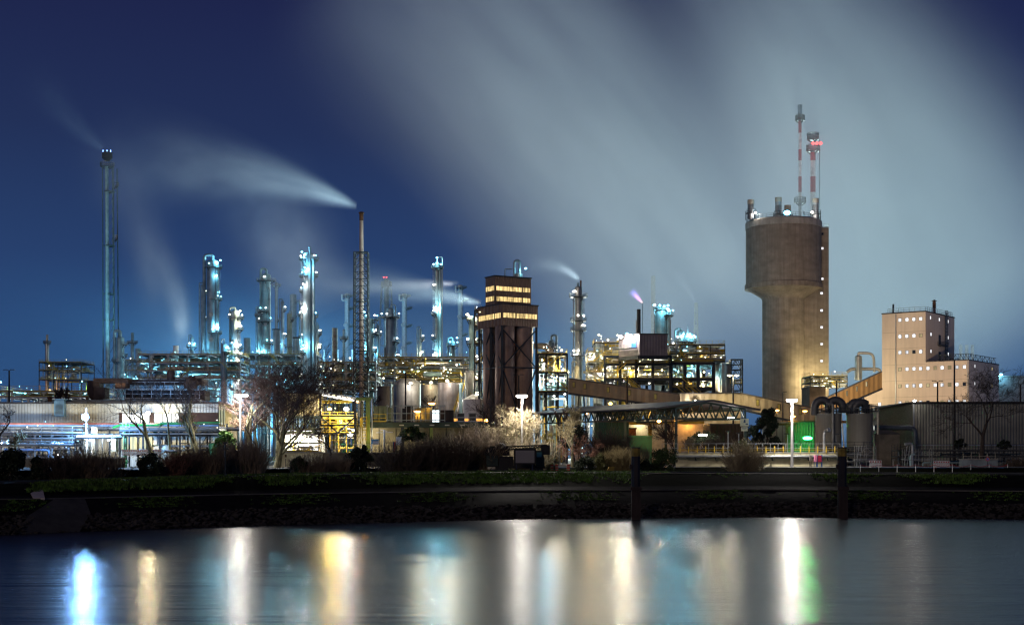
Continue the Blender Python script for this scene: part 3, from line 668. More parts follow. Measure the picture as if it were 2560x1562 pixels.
def stack(label, px, ytop, w, Y, mt, cap=None, bands=4, name='chimney_stack', yb=None, w2=None, cat='chimney'):
    x = PX(px,Y); r = S(w/2,Y); r2 = S((w2 or w)/2,Y); zt = PZ(ytop,Y); zb = G-.1 if yb is None else PZ(yb,Y)
    T = thing(name, label, cat, (x,Y,zb)); pr = [(r,zb)]
    for k in range(1,bands+1):
        f = k/(bands+1); rr = r+(r2-r)*f; zz = zb+(zt-zb)*f; pr += [(rr,zz-.15),(rr*1.08,zz-.15),(rr*1.08,zz+.15),(rr,zz+.15)]
    pr += [(r2,zt),(r2*.8,zt),(r2*.8,zt-2),(0,zt-2)]
    MB().lathe(pr,(x,Y,0),16).build('flue', mt, T)
    if cap: MB().lathe([(r2*1.02,zt-S(cap,Y)),(r2*1.16,zt-S(cap,Y)*.8),(r2*1.16,zt+.05),(r2*.82,zt+.06)],(x,Y,0),16).build('tip', BLACKM, T)
    return T
def lattice(parent, x, Y, w, z0, z1, step, t, mt, name='lattice_mast', w0=None, sides=4):
    mb = MB(); n = max(2,int((z1-z0)/step)); w0 = w0 or w
    def cor(z):
        ww = w0+(w-w0)*(z-z0)/(z1-z0); return [Vector((x+sx*ww/2,Y+sy*ww/2,z)) for sx,sy in ((-1,-1),(1,-1),(1,1),(-1,1))]
    for k in range(n):
        a, b = cor(z0+(z1-z0)*k/n), cor(z0+(z1-z0)*(k+1)/n)
        for i in range(4):
            j = (i+1)%4; mb.beam(a[i],b[i],t*1.5); mb.beam(b[i],b[j],t)
            m_ = (a[i]+b[i])/2; mj = (a[j]+b[j])/2
            mb.beam(a[i],b[j],t*.8) if False else None
            mb.beam(a[i],(b[i]+b[j])/2,t*.85); mb.beam(a[j],(b[i]+b[j])/2,t*.85)
    return mb.build(name, mt, parent)

# --- tall flare stack with its side mast
Y = 700; T = thing('flare_stack', 'tallest slender pale blue flare stack with a dark burner head', 'flare stack', (PX(272,Y),Y,G))
xA, xB = PX(276,Y), PX(268,Y)
MB().tube([(xA,Y-3.4,G),(xB,Y-1,PZ(415,Y))], [S(5.6,Y),S(4.6,Y)], 14).build('flue', TEAL, T)
MB().tube([(PX(287,Y),Y+.5,G),(PX(281,Y),Y+.5,PZ(420,Y))], [S(2.6,Y),S(1.8,Y)], 8).build('side_pipe', SLATE, T)
mb = MB()
for a, b in ((PX(263,Y),PX(261,Y)),(PX(293,Y),PX(287,Y))): mb.tube([(a,Y-3,G),(b,Y-3,PZ(418,Y))],.3,5); mb.tube([(a,Y+4,G),(b,Y+4,PZ(418,Y))],.3,5)
n = 30
for k in range(n):
    za, zb = G+(PZ(418,Y)-G)*k/n, G+(PZ(418,Y)-G)*(k+1)/n; f = k/n
    xl = PX(281,Y)+(PX(276,Y)-PX(281,Y))*f; xr = PX(293,Y)+(PX(287,Y)-PX(293,Y))*f
    mb.beam((xl,Y-2,za),(xr,Y-2,zb),.22)
for py in (480,615,735,800): mb.lathe([(S(8,Y),-.3),(S(14,Y),-.3),(S(14,Y),.3),(S(8,Y),.3)],(PX(274,Y),Y,PZ(py,Y)),16)
mb.build('guide_mast', mat('dark_teal_mast',(.08,.12,.13),.6,.2), T)
MB().lathe([(S(6.5,Y),PZ(402,Y)),(S(13,Y),PZ(396,Y)),(S(12.8,Y),PZ(382,Y)),(S(11,Y),PZ(381,Y)),(S(6,Y),PZ(388,Y)),(0,PZ(388,Y))],(xB,Y,0),18).build('burner_head', BLACKM, T)
rng_plat(T,(xB,Y),S(4,Y),S(17,Y),0,359,PZ(417,Y),.2,rh=2); rng_plat(T,(PX(284,Y),Y),S(3,Y),S(12,Y),-60,60,PZ(466,Y),.2,rh=2); rng_plat(T,(PX(285,Y),Y),S(3,Y),S(9,Y),-60,60,PZ(598,Y),.2,rh=2)
for dx in (-9,1,10):
    p = PW(268+dx,379,Y); MB().cyl((p.x,p.y-1,p.z-.5),.22,1.1,8,.1).build('pilot_flame', emit('blue_pilot_flame',(.25,.45,1),6), T)
light((PX(262,Y),Y-28,PZ(950,Y)),'c',150000,T,1,spot=75,target=(PX(270,Y),Y,PZ(620,Y)),blend=1)  # unseen upward spot added to brighten the flue
# --- lattice-braced steel chimney
Y = 452; x = PX(903.5,Y); T = thing('lattice_chimney', 'brown steel chimney standing inside a dark square lattice mast', 'chimney', (x,Y,G))
MB().lathe([(S(6,Y),G),(S(5.4,Y),PZ(640,Y)),(S(4.6,Y),PZ(556,Y)),(S(4.6,Y),PZ(531,Y)),(S(4,Y),PZ(531,Y)),(0,PZ(534,Y))],(x,Y,0),16).build('flue', mat('tan_brown_flue', (.5,.37,.30), .6, .2, .2, .3, streak=.4), T)
MB().lathe([(S(5.2,Y),PZ(552,Y)),(S(5.2,Y),PZ(535,Y)),(S(7,Y),PZ(534,Y)),(S(7,Y),PZ(531.5,Y)),(S(4.8,Y),PZ(530,Y))],(x,Y,0),16).build('tip', RUST, T)
lattice(T,x,Y,S(34,Y),G,PZ(632,Y),S(16,Y)*1.05,.22,STEEL,w0=S(36,Y))
for py in (632,755,878): MB().lathe([(S(6,Y),-.15),(S(13,Y),-.15),(S(13,Y),.15),(S(6,Y),.15)],(x,Y,PZ(py,Y)),4).build('guide_frame', STEEL, T)

# --- columns near and far
column('big grey blue column with a looped vapour pipe on its left side', 532, 650, 30, 600, SLATE, plats=((670,8,-150,60),(750,8,-100,70),(834,8,-110,60),(905,8,-120,60)),
       lamps=((21,652,'c',9000),(17,731,'c',12000),(14,817,'c',12000),(-10,902,'c',9000),(2,900,'c',5000),(13,690,'c',2500)), pipes=((12,3.4,672),(17,1.2,700),(7,1.5,690)), goose=(-21,4.2,12), ladder=-20, manholes=4, bands=9)
column('shorter column lit warm yellow at its platforms', 588, 775, 22, 570, SLATE, plats=((797,10,-140,60),(825,9,-70,50),(872,9,-100,50),(893,8,-90,40)),
       lamps=((14,778,'y',5000),(12,811,'y',6000),(10,862,'w',4000),(-4,858,'c',3000),(11,901,'y',2500),(-6,902,'c',3000),(8,878,'w',4000)), goose=(-13,2.2,6), ladder=-30, manholes=3, pipes=((8,1.2,800),))
column('tall hazy blue column with a pale pipe down its front', 666, 684, 22, 630, TEAL, plats=((703,13,-200,20),(780,12,-200,-60),(805,12,-200,-40),(860,7,-120,40)),
       lamps=((-20,878,'c',5000),(-8,880,'c',3000)), goose=(-14,3,12), pipes=((-8,.9,742),(9,1.6,720)), ladder=200, manholes=4, bands=12)
column('bright tall column with a thick white pipe and many platform lamps', 772, 632, 29, 585, SLATE, plats=((650,10,-210,-100),(650,10,-50,40),(692,10,-230,-90),(691,9,-40,30),(730,9,-230,-150),(792,9,-30,30),(882,8,-230,-110)),
       lamps=((-16,631,'c',6000),(-7,671,'c',14000),(-11,712,'w',3000),(-14,771,'w',6000),(-11,864,'c',10000),(-17,645,'c',3000)), pipes=((4.6,2.6,620),(14,3.4,650),(19,1,790)), goose=None, ladder=195, bands=8)
column('dull pale green column half hidden in haze', 723, 783, 12, 690, mat('pale_green_cladding',(.36,.42,.33),.5,.3,.2,.4,streak=.4), plats=((800,6,-60,60),(868,6,-200,20)), goose=(6,1,5), bands=8)
column('faint far column behind the pale green one', 733, 735, 17, 900, TEAL, plats=((755,9,-60,60),(790,8,-60,60)), bands=6)
column('thin far column with a crooked platform stack', 691, 705, 8, 820, SLATE, plats=((715,7,-200,20),(800,7,-60,60)), bands=4)
stack('open topped squat blue stack behind the bare tree', 741, 843, 16, 640, SLATE, cap=3, bands=2)
stack('pale hazy stack standing between two columns', 618, 845, 17, 720, TEAL, bands=2)
stack('wide grey stack behind the column with the pale pipe', 691, 823, 19, 700, SLATE, cap=2, bands=3)
column('small bluish column behind the sycamore', 561, 858, 14, 560, SLATE, goose=(-7,1.8,10), plats=((880,6,-100,60),), bands=4, lamps=((10,868,'c',2500),))
column('dark blue column with a wide top platform and domed head', 976, 770, 28, 560, SLATE, plats=((794,14,-200,30),(856,10,-70,40),(897,11,-70,40)), pipes=((-13,2.6,870),(-9,1.4,790)), goose=(13,1.6,8), ladder=-15, manholes=1, bands=7, taper=(800,20), lamps=((-7,786,'m',500),))
column('slim column with a single bright lamp on its very top', 1093, 655, 11, 590, STEELC, plats=((671,10,-200,-20),(671,10,-40,50),(787,10,-210,-90),(848,10,-210,-90),(905,11,-210,-90),(722,8,-210,-120)), pipes=((8,3.4,672),),
       lamps=((0,646,'c',14000),(-2,768,'c',16000),(-7,771,'w',1500),(-4,882,'c',14000),(-8,887,'w',2500)), goose=(13,1.1,12), ladder=190, bands=9)
column('small teal drum column with a curved pipe and side lamp', 1131, 852, 14, 580, TEAL, plats=((865,9,-200,20),), goose=(-11,2,8), lamps=((12,845,'c',4500),), bands=3)
column('blue column hidden behind the lattice chimney', 927, 795, 15, 520, TEAL, plats=((800,14,-60,50),(836,12,-60,40),(880,8,-50,30)), pipes=((-10,5,790),), lamps=((-15,781,'c',1500),(-20,868,'c',4000)), bands=5, goose=None)
stack('weathered pale stack with a row of rust spots', 837, 820, 14, 560, mat('pale_rusty_stack',(.36,.40,.36),.6,.2,.3,.6,col2=(.25,.16,.1)), bands=6)
column('narrow dark tapered vent stack beside the rust spotted stack', 860, 823, 7, 600, SLATE, plats=((848,7,0,359),), cone=False, bands=2, name='vent_stack', cat='vent stack')
# pale, very far columns
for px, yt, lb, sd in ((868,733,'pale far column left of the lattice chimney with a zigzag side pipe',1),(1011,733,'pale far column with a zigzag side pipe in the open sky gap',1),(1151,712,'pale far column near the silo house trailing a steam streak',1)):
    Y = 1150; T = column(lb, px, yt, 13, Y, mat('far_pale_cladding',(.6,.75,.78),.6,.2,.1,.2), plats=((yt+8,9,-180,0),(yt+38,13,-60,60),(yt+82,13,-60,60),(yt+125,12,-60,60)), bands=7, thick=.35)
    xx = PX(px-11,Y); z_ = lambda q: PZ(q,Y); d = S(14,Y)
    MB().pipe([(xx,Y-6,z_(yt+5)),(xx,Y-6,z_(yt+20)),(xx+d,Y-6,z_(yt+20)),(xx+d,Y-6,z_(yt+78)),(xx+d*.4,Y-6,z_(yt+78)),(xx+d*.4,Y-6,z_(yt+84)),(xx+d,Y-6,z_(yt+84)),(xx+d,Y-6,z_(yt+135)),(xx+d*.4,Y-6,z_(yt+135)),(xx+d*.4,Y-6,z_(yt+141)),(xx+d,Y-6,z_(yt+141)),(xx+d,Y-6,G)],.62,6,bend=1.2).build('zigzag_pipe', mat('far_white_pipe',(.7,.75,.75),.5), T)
Y = 900; T = thing('far_lattice_chimney', 'faint far lattice tower with a dark wide head and red lights', 'chimney', (PX(966,Y),Y,G))
lattice(T,PX(966,Y),Y,S(24,Y),G,PZ(722,Y),9,.3,SLATE,w0=S(60,Y)); MB().lathe([(S(7,Y),G),(S(7,Y),PZ(697,Y)),(0,PZ(697,Y))],(PX(966,Y),Y,0),12).build('flue', SLATE, T)
rng_plat(T,(PX(966,Y),Y),S(6,Y),S(13,Y),0,359,PZ(716,Y),.3,rh=3)
for dx in (-6,1): p = PW(966+dx,694,Y); MB().lathe([(0,-.5),(.6,0),(0,.5)],(p.x,p.y-2,p.z),8).build('warning_light', emit('red_warning_glow',(1,.08,.08),4), T)
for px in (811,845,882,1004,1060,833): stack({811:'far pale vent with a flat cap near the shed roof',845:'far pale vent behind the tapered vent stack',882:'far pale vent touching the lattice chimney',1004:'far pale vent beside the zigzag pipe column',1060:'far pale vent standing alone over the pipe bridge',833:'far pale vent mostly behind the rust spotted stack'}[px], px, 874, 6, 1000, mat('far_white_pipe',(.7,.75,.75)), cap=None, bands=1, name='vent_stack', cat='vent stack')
for px, yt, w, Y, lb, pl, lm in ((506,712,9,690,'slim hazy riser column touching the left edge of the big grey blue column',((735,6,-60,60),(800,6,-60,60)),((6,905,'c',3000),)),(647,772,8,700,'slim riser column between the bare stack and the hazy blue column',((790,6,-200,20),(850,6,-60,60)),((5,872,'c',3500),)),(706,752,9,740,'slim pale column just behind the squat blue stack',((775,6,-60,60),(842,6,-60,60)),((-6,860,'c',3000),)),(757,760,10,660,'thin column almost hidden by the bright tall column',((790,6,-200,-60),(845,6,-200,-60)),((-8,850,'c',3500),)),(794,812,8,620,'short slim column right of the bright tall column',((835,7,-60,60),(870,7,-60,60)),((6,868,'y',3000),)),(944,812,9,640,'short dark column between the lattice chimney and the dark blue column',((838,7,-200,20),),((-6,880,'c',3500),)),(1050,822,9,610,'short riser column in the open gap left of the single lamp column',((848,7,-60,60),),((6,880,'y',2500),)),(480,842,10,600,'short drum column beside the steaming white stack',((868,8,-200,20),),((7,862,'c',3500),))):
    column(lb, px, yt, w, Y, TEAL if px%2 else SLATE, plats=pl, lamps=lm, goose=(-w*.8,1.4,5), bands=5)
# the column with two exhaust pipes
column('grey column with twin exhaust pipes and four ring platforms', 1446, 716, 19, 432, STEELC, plats=((743,13,0,359),(803,10,0,359),(827,10,0,359),(890,10,-180,20)), pipes=((-13,1.4,745),(11,1.2,745)), ladder=-35, bands=12, lamps=((-10,886,'w',1200),), manholes=0)
Y = 432
for px, yt, w in ((1445,707,3.2),(1452,701,2.2)):
    T = MB().lathe([(S(w,Y),PZ(722,Y)),(S(w,Y),PZ(yt,Y)),(S(w*.7,Y),PZ(yt,Y)),(0,PZ(yt+3,Y))],(PX(px,Y),Y,0),12)
    tag(T.build('exhaust_pipe', RUST if px == 1452 else SLATE), 'slim rusty exhaust pipe on the ringed grey column' if px == 1452 else 'stubby grey exhaust cowl on the ringed grey column', 'exhaust pipe')
column('bulging small vessel at the foot of the ringed grey column', 1442, 914, 13, 426, mat('tan_vessel',(.42,.37,.27),.5,.3,.2,.4,streak=.3), goose=(-12,1.4,10), bands=2, yb=945, cat='vessel', name='process_vessel')
# columns of the bright process block
column('fat teal column with a pipe cluster and lit balcony on top', 1653, 772, 33, 470, TEAL, plats=((790,14,-70,60),(775,3,-200,0)), lamps=((16,765,'c',5000),(28,777,'c',1800),(-6,766,'c',1800),(5,768,'c',2500)), pipes=((17,4,775),(22,1.3,800),(-18,1.6,775)), goose=(-14,3,4), ladder=0, bands=6)
for px, yt, w, lb in ((1702,826,17,'lit blue vessel with a looped pipe above the pipe deck'),(1718,832,14,'second lit blue vessel close beside the looped pipe vessel'),(1728,834,11,'slim lit blue vessel at the outer end of the vessel row')):
    column(lb, px, yt, w, 452, TEAL, plats=((855,8,-150,-10),), goose=(-14,2.4,4) if px == 1702 else None, bands=2, lamps=((5,836 if px < 1720 else 840,'c',2500),), yb=905, name='process_vessel', cat='vessel')
stack('thin pale mast rising beside the lit blue vessels', 1719.5, 812, 1.6, 450, GALV, bands=0, name='vent_pipe', cat='vent')
stack('black square-shouldered stack under the pink flare', 1597, 773, 9.5, 405, BLACKM, bands=0); stack('thin silver flue leaning on the black stack', 1591, 800, 3.4, 404, GALV, bands=1)
# flare flame: burning gas, brightest at the tip
m = bpy.data.materials.new('pink_gas_flame'); m.use_nodes = True; t = m.node_tree; t.nodes.clear(); v = nd(t, 'ShaderNodeVolumePrincipled', Density=0.0); o = nd(t, 'ShaderNodeOutputMaterial'); t.links.new(v.outputs[0], o.inputs['Volume'])
tcn = nd(t, 'ShaderNodeTexCoord'); sp = nd(t, 'ShaderNodeSeparateXYZ'); t.links.new(tcn.outputs['Object'], sp.inputs[0]); Y = 520
L = (PW(1576,724,Y)-PW(1606,757,Y)).length; u = mth(t, 'DIVIDE', sp.outputs[0], L, clamp=True); rad = mth(t, 'MULTIPLY_ADD', u, S(11,Y), S(2.4,Y))
q = mth(t, 'DIVIDE', mth(t, 'ADD', mth(t, 'MULTIPLY', sp.outputs[1], sp.outputs[1]), mth(t, 'MULTIPLY', sp.outputs[2], sp.outputs[2])), mth(t, 'MULTIPLY', rad, rad))
g = mth(t, 'MULTIPLY', mth(t, 'EXPONENT', mth(t, 'MULTIPLY', q, -2.5)), mth(t, 'POWER', mth(t, 'SUBTRACT', 1, u, clamp=True), 1.3)); t.links.new(mth(t, 'MULTIPLY', g, 2.6), v.inputs['Emission Strength'])
t.links.new(ramp(t, u, [(0,(1,.62,.5)),(.25,(.85,.35,.75)),(.8,(.35,.25,1))]), v.inputs['Emission Color'])
mb = MB(); mb.tube([(0,0,0),(L*.3,0,0),(L*.7,0,0),(L,0,0)],[S(3,Y),S(8,Y),S(15,Y),S(17,Y)],12); T = mb.build('flare_flame', m); d = PW(1576,724,Y)-PW(1606,757,Y); T.location = PW(1606,757,Y); T.rotation_euler = d.to_track_quat('X','Z').to_euler(); tag(T,'pink and violet gas flare flame bending in the wind','flame')
stack('slender flare pipe burning with a pink flame', 1606, 758, 1.8, 520, SLATE, bands=0, name='flare_pipe', cat='flare stack')
# red and white striped chimneys in the steam
def striped(lb, px, yt, w, Y, stripes, yw, head):
    x = PX(px,Y); r = S(w/2,Y); T = thing('striped_chimney', lb, 'chimney', (x,Y,G)); z0 = yw
    for k, (ya, yb, red) in enumerate(stripes): MB().lathe([(r,PZ(yb,Y)),(r,PZ(ya,Y))]+([(0,PZ(ya,Y))] if k == 0 else []),(x,Y,0),20).build('red_band' if red else 'white_band', mat('faded_red_band',(.42,.05,.07),.7) if red else mat('faded_white_band',(.72,.72,.72),.7), T)
    MB().lathe([(r*.96,G),(r*.96,PZ(stripes[-1][1],Y))],(x,Y,0),20).build('shaft', mat('grey_chimney_shaft',(.3,.3,.32),.8), T)
    if head: MB().lathe([(r,PZ(head,Y)+S(14,Y)*0),(r*1.4,PZ(head-6,Y)),(r*1.4,PZ(head-30,Y)),(r*1.2,PZ(head-30,Y)),(0,PZ(head-29,Y))],(x,Y,0),18).build('burner_head', SLATE, T)
    return T, x
T, x = striped('taller thin red and white striped chimney fading into the steam', 2000, 300, 8.0, 668, ((294,333,1),(333,374,0),(374,402,1),(402,442,0),(442,481,1),(481,497,0)), 0, 293); rng_plat(T,(x,668),S(3,668),S(11,668),0,359,PZ(302,668),.3,rh=2.5); rng_plat(T,(x,668),S(3,668),S(14,668),-180,10,PZ(508,668),.3,rh=2.5)
T, x = striped('shorter thick striped chimney with red warning lights', 2032.5, 380, 13, 668, ((381,402,1),(402,442,0),(442,481,1),(481,560,0)), 0, 0)
for k in range(3):
    p = PW(2024+9*k,368,668); MB().lathe([(0,-.9),(1.0,0),(0,.9)],(p.x,p.y-8,p.z),8).build('warning_light', emit('red_warning_glow',(1,.08,.08),4), T)
rng_plat(T,(x,668),S(6,668),S(16,668),0,359,PZ(379,668),.35,rh=3); rng_plat(T,(x,668),S(2,668),S(14,668),0,359,PZ(350,668),.35,rh=3)
MB().tube([(PX(2049,668),668,G),(PX(2049,668),668,PZ(350,668))],S(1.6,668),6).build('side_mast', SLATE, T)
light(PW(2033,368,660),'r',350,T,1)
stack('broad concrete chimney barely seen through the steam behind the flare', 1633, 690, 11, 900, mat('grey_chimney_shaft',(.3,.3,.32)), bands=2)
T = thing('far_pylon','faint lattice mast deep in the steam near the tower','mast',(PX(1740,800),800,G)); lattice(T,PX(1740,800),800,S(5,800),G,PZ(757,800),6,.3,SLATE,w0=S(24,800))
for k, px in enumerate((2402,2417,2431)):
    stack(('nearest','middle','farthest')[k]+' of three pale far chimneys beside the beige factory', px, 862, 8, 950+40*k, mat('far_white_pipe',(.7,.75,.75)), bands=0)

# --- storage tanks
def tank(label, px, w, ytop, Y, mt, roof='cone', rail=True, stairs=False, rise=8, pipes=(), bands=3, lamps=()):
    x = PX(px,Y); r = S(w/2,Y); zt = PZ(ytop,Y); T = thing('storage_tank', label, 'tank', (x,Y,G)); pr = [(r,G-.1)]
    for k in range(1,bands+1): zz = G+(zt-G)*k/(bands+1); pr += [(r,zz-.06),(r*1.006,zz-.05),(r*1.006,zz+.05),(r,zz+.06)]
    pr += [(r,zt)]; MB().lathe(pr,(x,Y,0),40).build('shell', mt, T); h = S(rise,Y)
    rp = [(r*1.01,zt-.1),(r*1.01,zt+.1)] + ([(r*.1,zt+h),(0,zt+h)] if roof == 'cone' else [(r*math.cos(a),zt+h*math.sin(a)) for a in (.25,.5,.8,1.1,1.35)]+[(0,zt+h)] if roof == 'dome' else [(r*.98,zt+.1),(0,zt+.3)])
    MB().lathe(rp,(x,Y,0),40).build('roof', mt, T)
    if rail: q = MB(); q.rail([(x+r*.97*math.cos(a*math.pi/14),Y+r*.97*math.sin(a*math.pi/14),zt) for a in range(28)],1.2,.08,2,True); q.build('railing', YEL if stairs else GALV, T)
    if stairs:
        n = 9; q = MB()
        for k in range(n):
            a0, a1 = R(-160+k*15), R(-160+(k+1)*15); z0, z1 = G+(zt-G)*k/n, G+(zt-G)*(k+1)/n; q.stair((x+(r+.6)*math.cos(a0),Y+(r+.6)*math.sin(a0),z0),(x+(r+.6)*math.cos(a1),Y+(r+.6)*math.sin(a1),z1))
        q.build('spiral_stair', YEL, T)
    for dx, pr_, yt in pipes: MB().pipe([(x+S(dx,Y),Y-r-.4,G),(x+S(dx,Y),Y-r-.4,PZ(yt,Y)),(x+S(dx,Y),Y-r*.3,PZ(yt,Y))],S(pr_,Y),8).build('riser_pipe', TEAL if pr_ > 2.5 else GALV, T)
    for dx, yy, c, P in lamps: flood((x+S(dx,Y),Y-r-1.5,PZ(yy,Y)), c, P, T, .6)  # rim lamps added to brighten the tank fronts
    return T
TK = mat('weathered_pale_tank', (.44,.42,.38), .5, .35, .3, .25, streak=.7); TK2 = mat('rust_streaked_tank', (.36,.34,.32), .5, .35, .3, .25, col2=(.2,.14,.11), streak=.8); TK3 = mat('old_dark_tank', (.14,.12,.11), .7, .2, .3, .4, streak=.5)
tank('dome topped pale storage tank with side platform', 1018, 68, 963, 400, TK, 'dome', False, False, 18, ((-37,3,962),), 4, ((12,960,'w',2400),))
tank('storage tank with rust streaks behind the dark mast', 1076, 50, 963, 415, TK2, 'flat', True, False, 2, (), 4, ((4,958,'y',2000),))
tank('grey storage tank with a teal riser pipe on its right', 1126, 62, 958, 396, TK2, 'flat', True, True, 2, ((27,4,962),), 4, ((-6,954,'w',2600),))
tank('old dark storage tank at the foot of the dark blue column', 966, 46, 967, 412, TK3, 'flat', True, False, 2, (), 2)
tank('tall pale storage tank just left of the silo house', 1180, 38, 933, 405, TK, 'dome', True, False, 6, ((-16,2.2,935),), 5)
tank('squat cone roofed white tank at the foot of the silo house', 1183, 52, 1000, 385, WHITE, 'cone', False, False, 15, (), 4)
tank('weathered tank at the end of the bright process block', 1808, 42, 912, 405, TK, 'flat', True, False, 2, ((-12,1.5,905),), 4)
def dust_tank(lb, px, w):
    Y = 285; T = tank(lb, px, w, 1036, Y, mat('plain_grey_green_tank',(.24,.23,.19),.7,.1,.15,.2,streak=.35), 'cone', True, False, 3, (), 1); x = PX(px,Y); r = S(w/2,Y); zt = PZ(1033,Y)
    return T, x, r, zt
BEND = mat('ribbed_dark_duct', (.10,.10,.10), .5, .5, .2, .5)
T, x, r, zt = dust_tank('grey dust silo with two wide ribbed pipe bends on top', 2071, 64)
for dx in (-.5,.55):
    R_ = 1.45; cx = x+dx*r; q = [(cx-R_+0*.1,285,zt-.3)]+[(cx-R_*math.cos(a),285-.2,zt+1.2+R_*math.sin(a)) for a in [k*math.pi/10 for k in range(11)]]; MB().tube(q+[(cx+R_,285,zt+.4)],[.82]*(len(q)+1),12).build('pipe_bend', BEND, T)
MB().box((x+.1,283.6,zt+.9),(.9,.9,1.6)).tube([(x+.1,283.2,zt+1.3),(x+.1,282.3,zt+1.3)],.4,10).build('fan_motor', STEEL, T)
T, x, r, zt = dust_tank('grey dust silo next to the brick gable with one pipe bend', 2149, 64)
for dx in (-.25,.1):
    R_ = 1.3; cx = x+dx*r; q = [(cx-R_,285,zt-.3)]+[(cx-R_*math.cos(a),285-dx,zt+.9+R_*math.sin(a)) for a in [k*math.pi/10 for k in range(9)]]; MB().tube(q,[.85]*len(q),12).build('pipe_bend', BEND, T)
MB().box((x+1,284,zt+.9),(1.5,1.5,1.7)).box((x+1,283.2,zt+2.1),(.6,.6,.8)).build('fan_motor', STEEL, T)
mb = MB(); mb.pipe([(x+r*.6,283,zt+1.4),(x+r+.6,283,zt+1.4),(x+r+.6,283,PZ(1085,283))],.22,8); mb.build('drop_pipe', CREAM, T)
mb = MB(); mb.pipe([(PX(2068,281),281.6,PZ(1009,281)),(PX(2084,281),281.6,PZ(1009,281)),(PX(2084,281),281.6,G)],.28,8); tag(mb.build('drop_pipe_run', mat('dull_grey_pipe',(.22,.22,.2),.5,.3)),'thin grey pipe hooked over the front of the two bend silo','pipe')
mb = MB(); mb.box((PX(2110,285),285,PZ(1031,285)),(S(30,285),2.4,.2)).rail([(PX(2046,285),282.2,PZ(1030,285)),(PX(2186,285),282.2,PZ(1030,285))],1.5,.08,1.2); tag(mb.build('catwalk', STEEL),'dark catwalk with railings joining the two grey dust silos','catwalk')
mb = MB(); p = PW(2060,1130,266); mb.pipe([(p.x,266,G),(p.x,266,PZ(1081,266)),(PX(2071,266),266,PZ(1075,266))],.26,8); mb.tube([(PX(2062,266),266,PZ(1078,266)),(PX(2073,265),265,PZ(1074,265))],[.26,.45],10); tag(mb.build('vent_pipe', GALV),'grey ground vent pipe with a hooded mouth before the silos','vent')
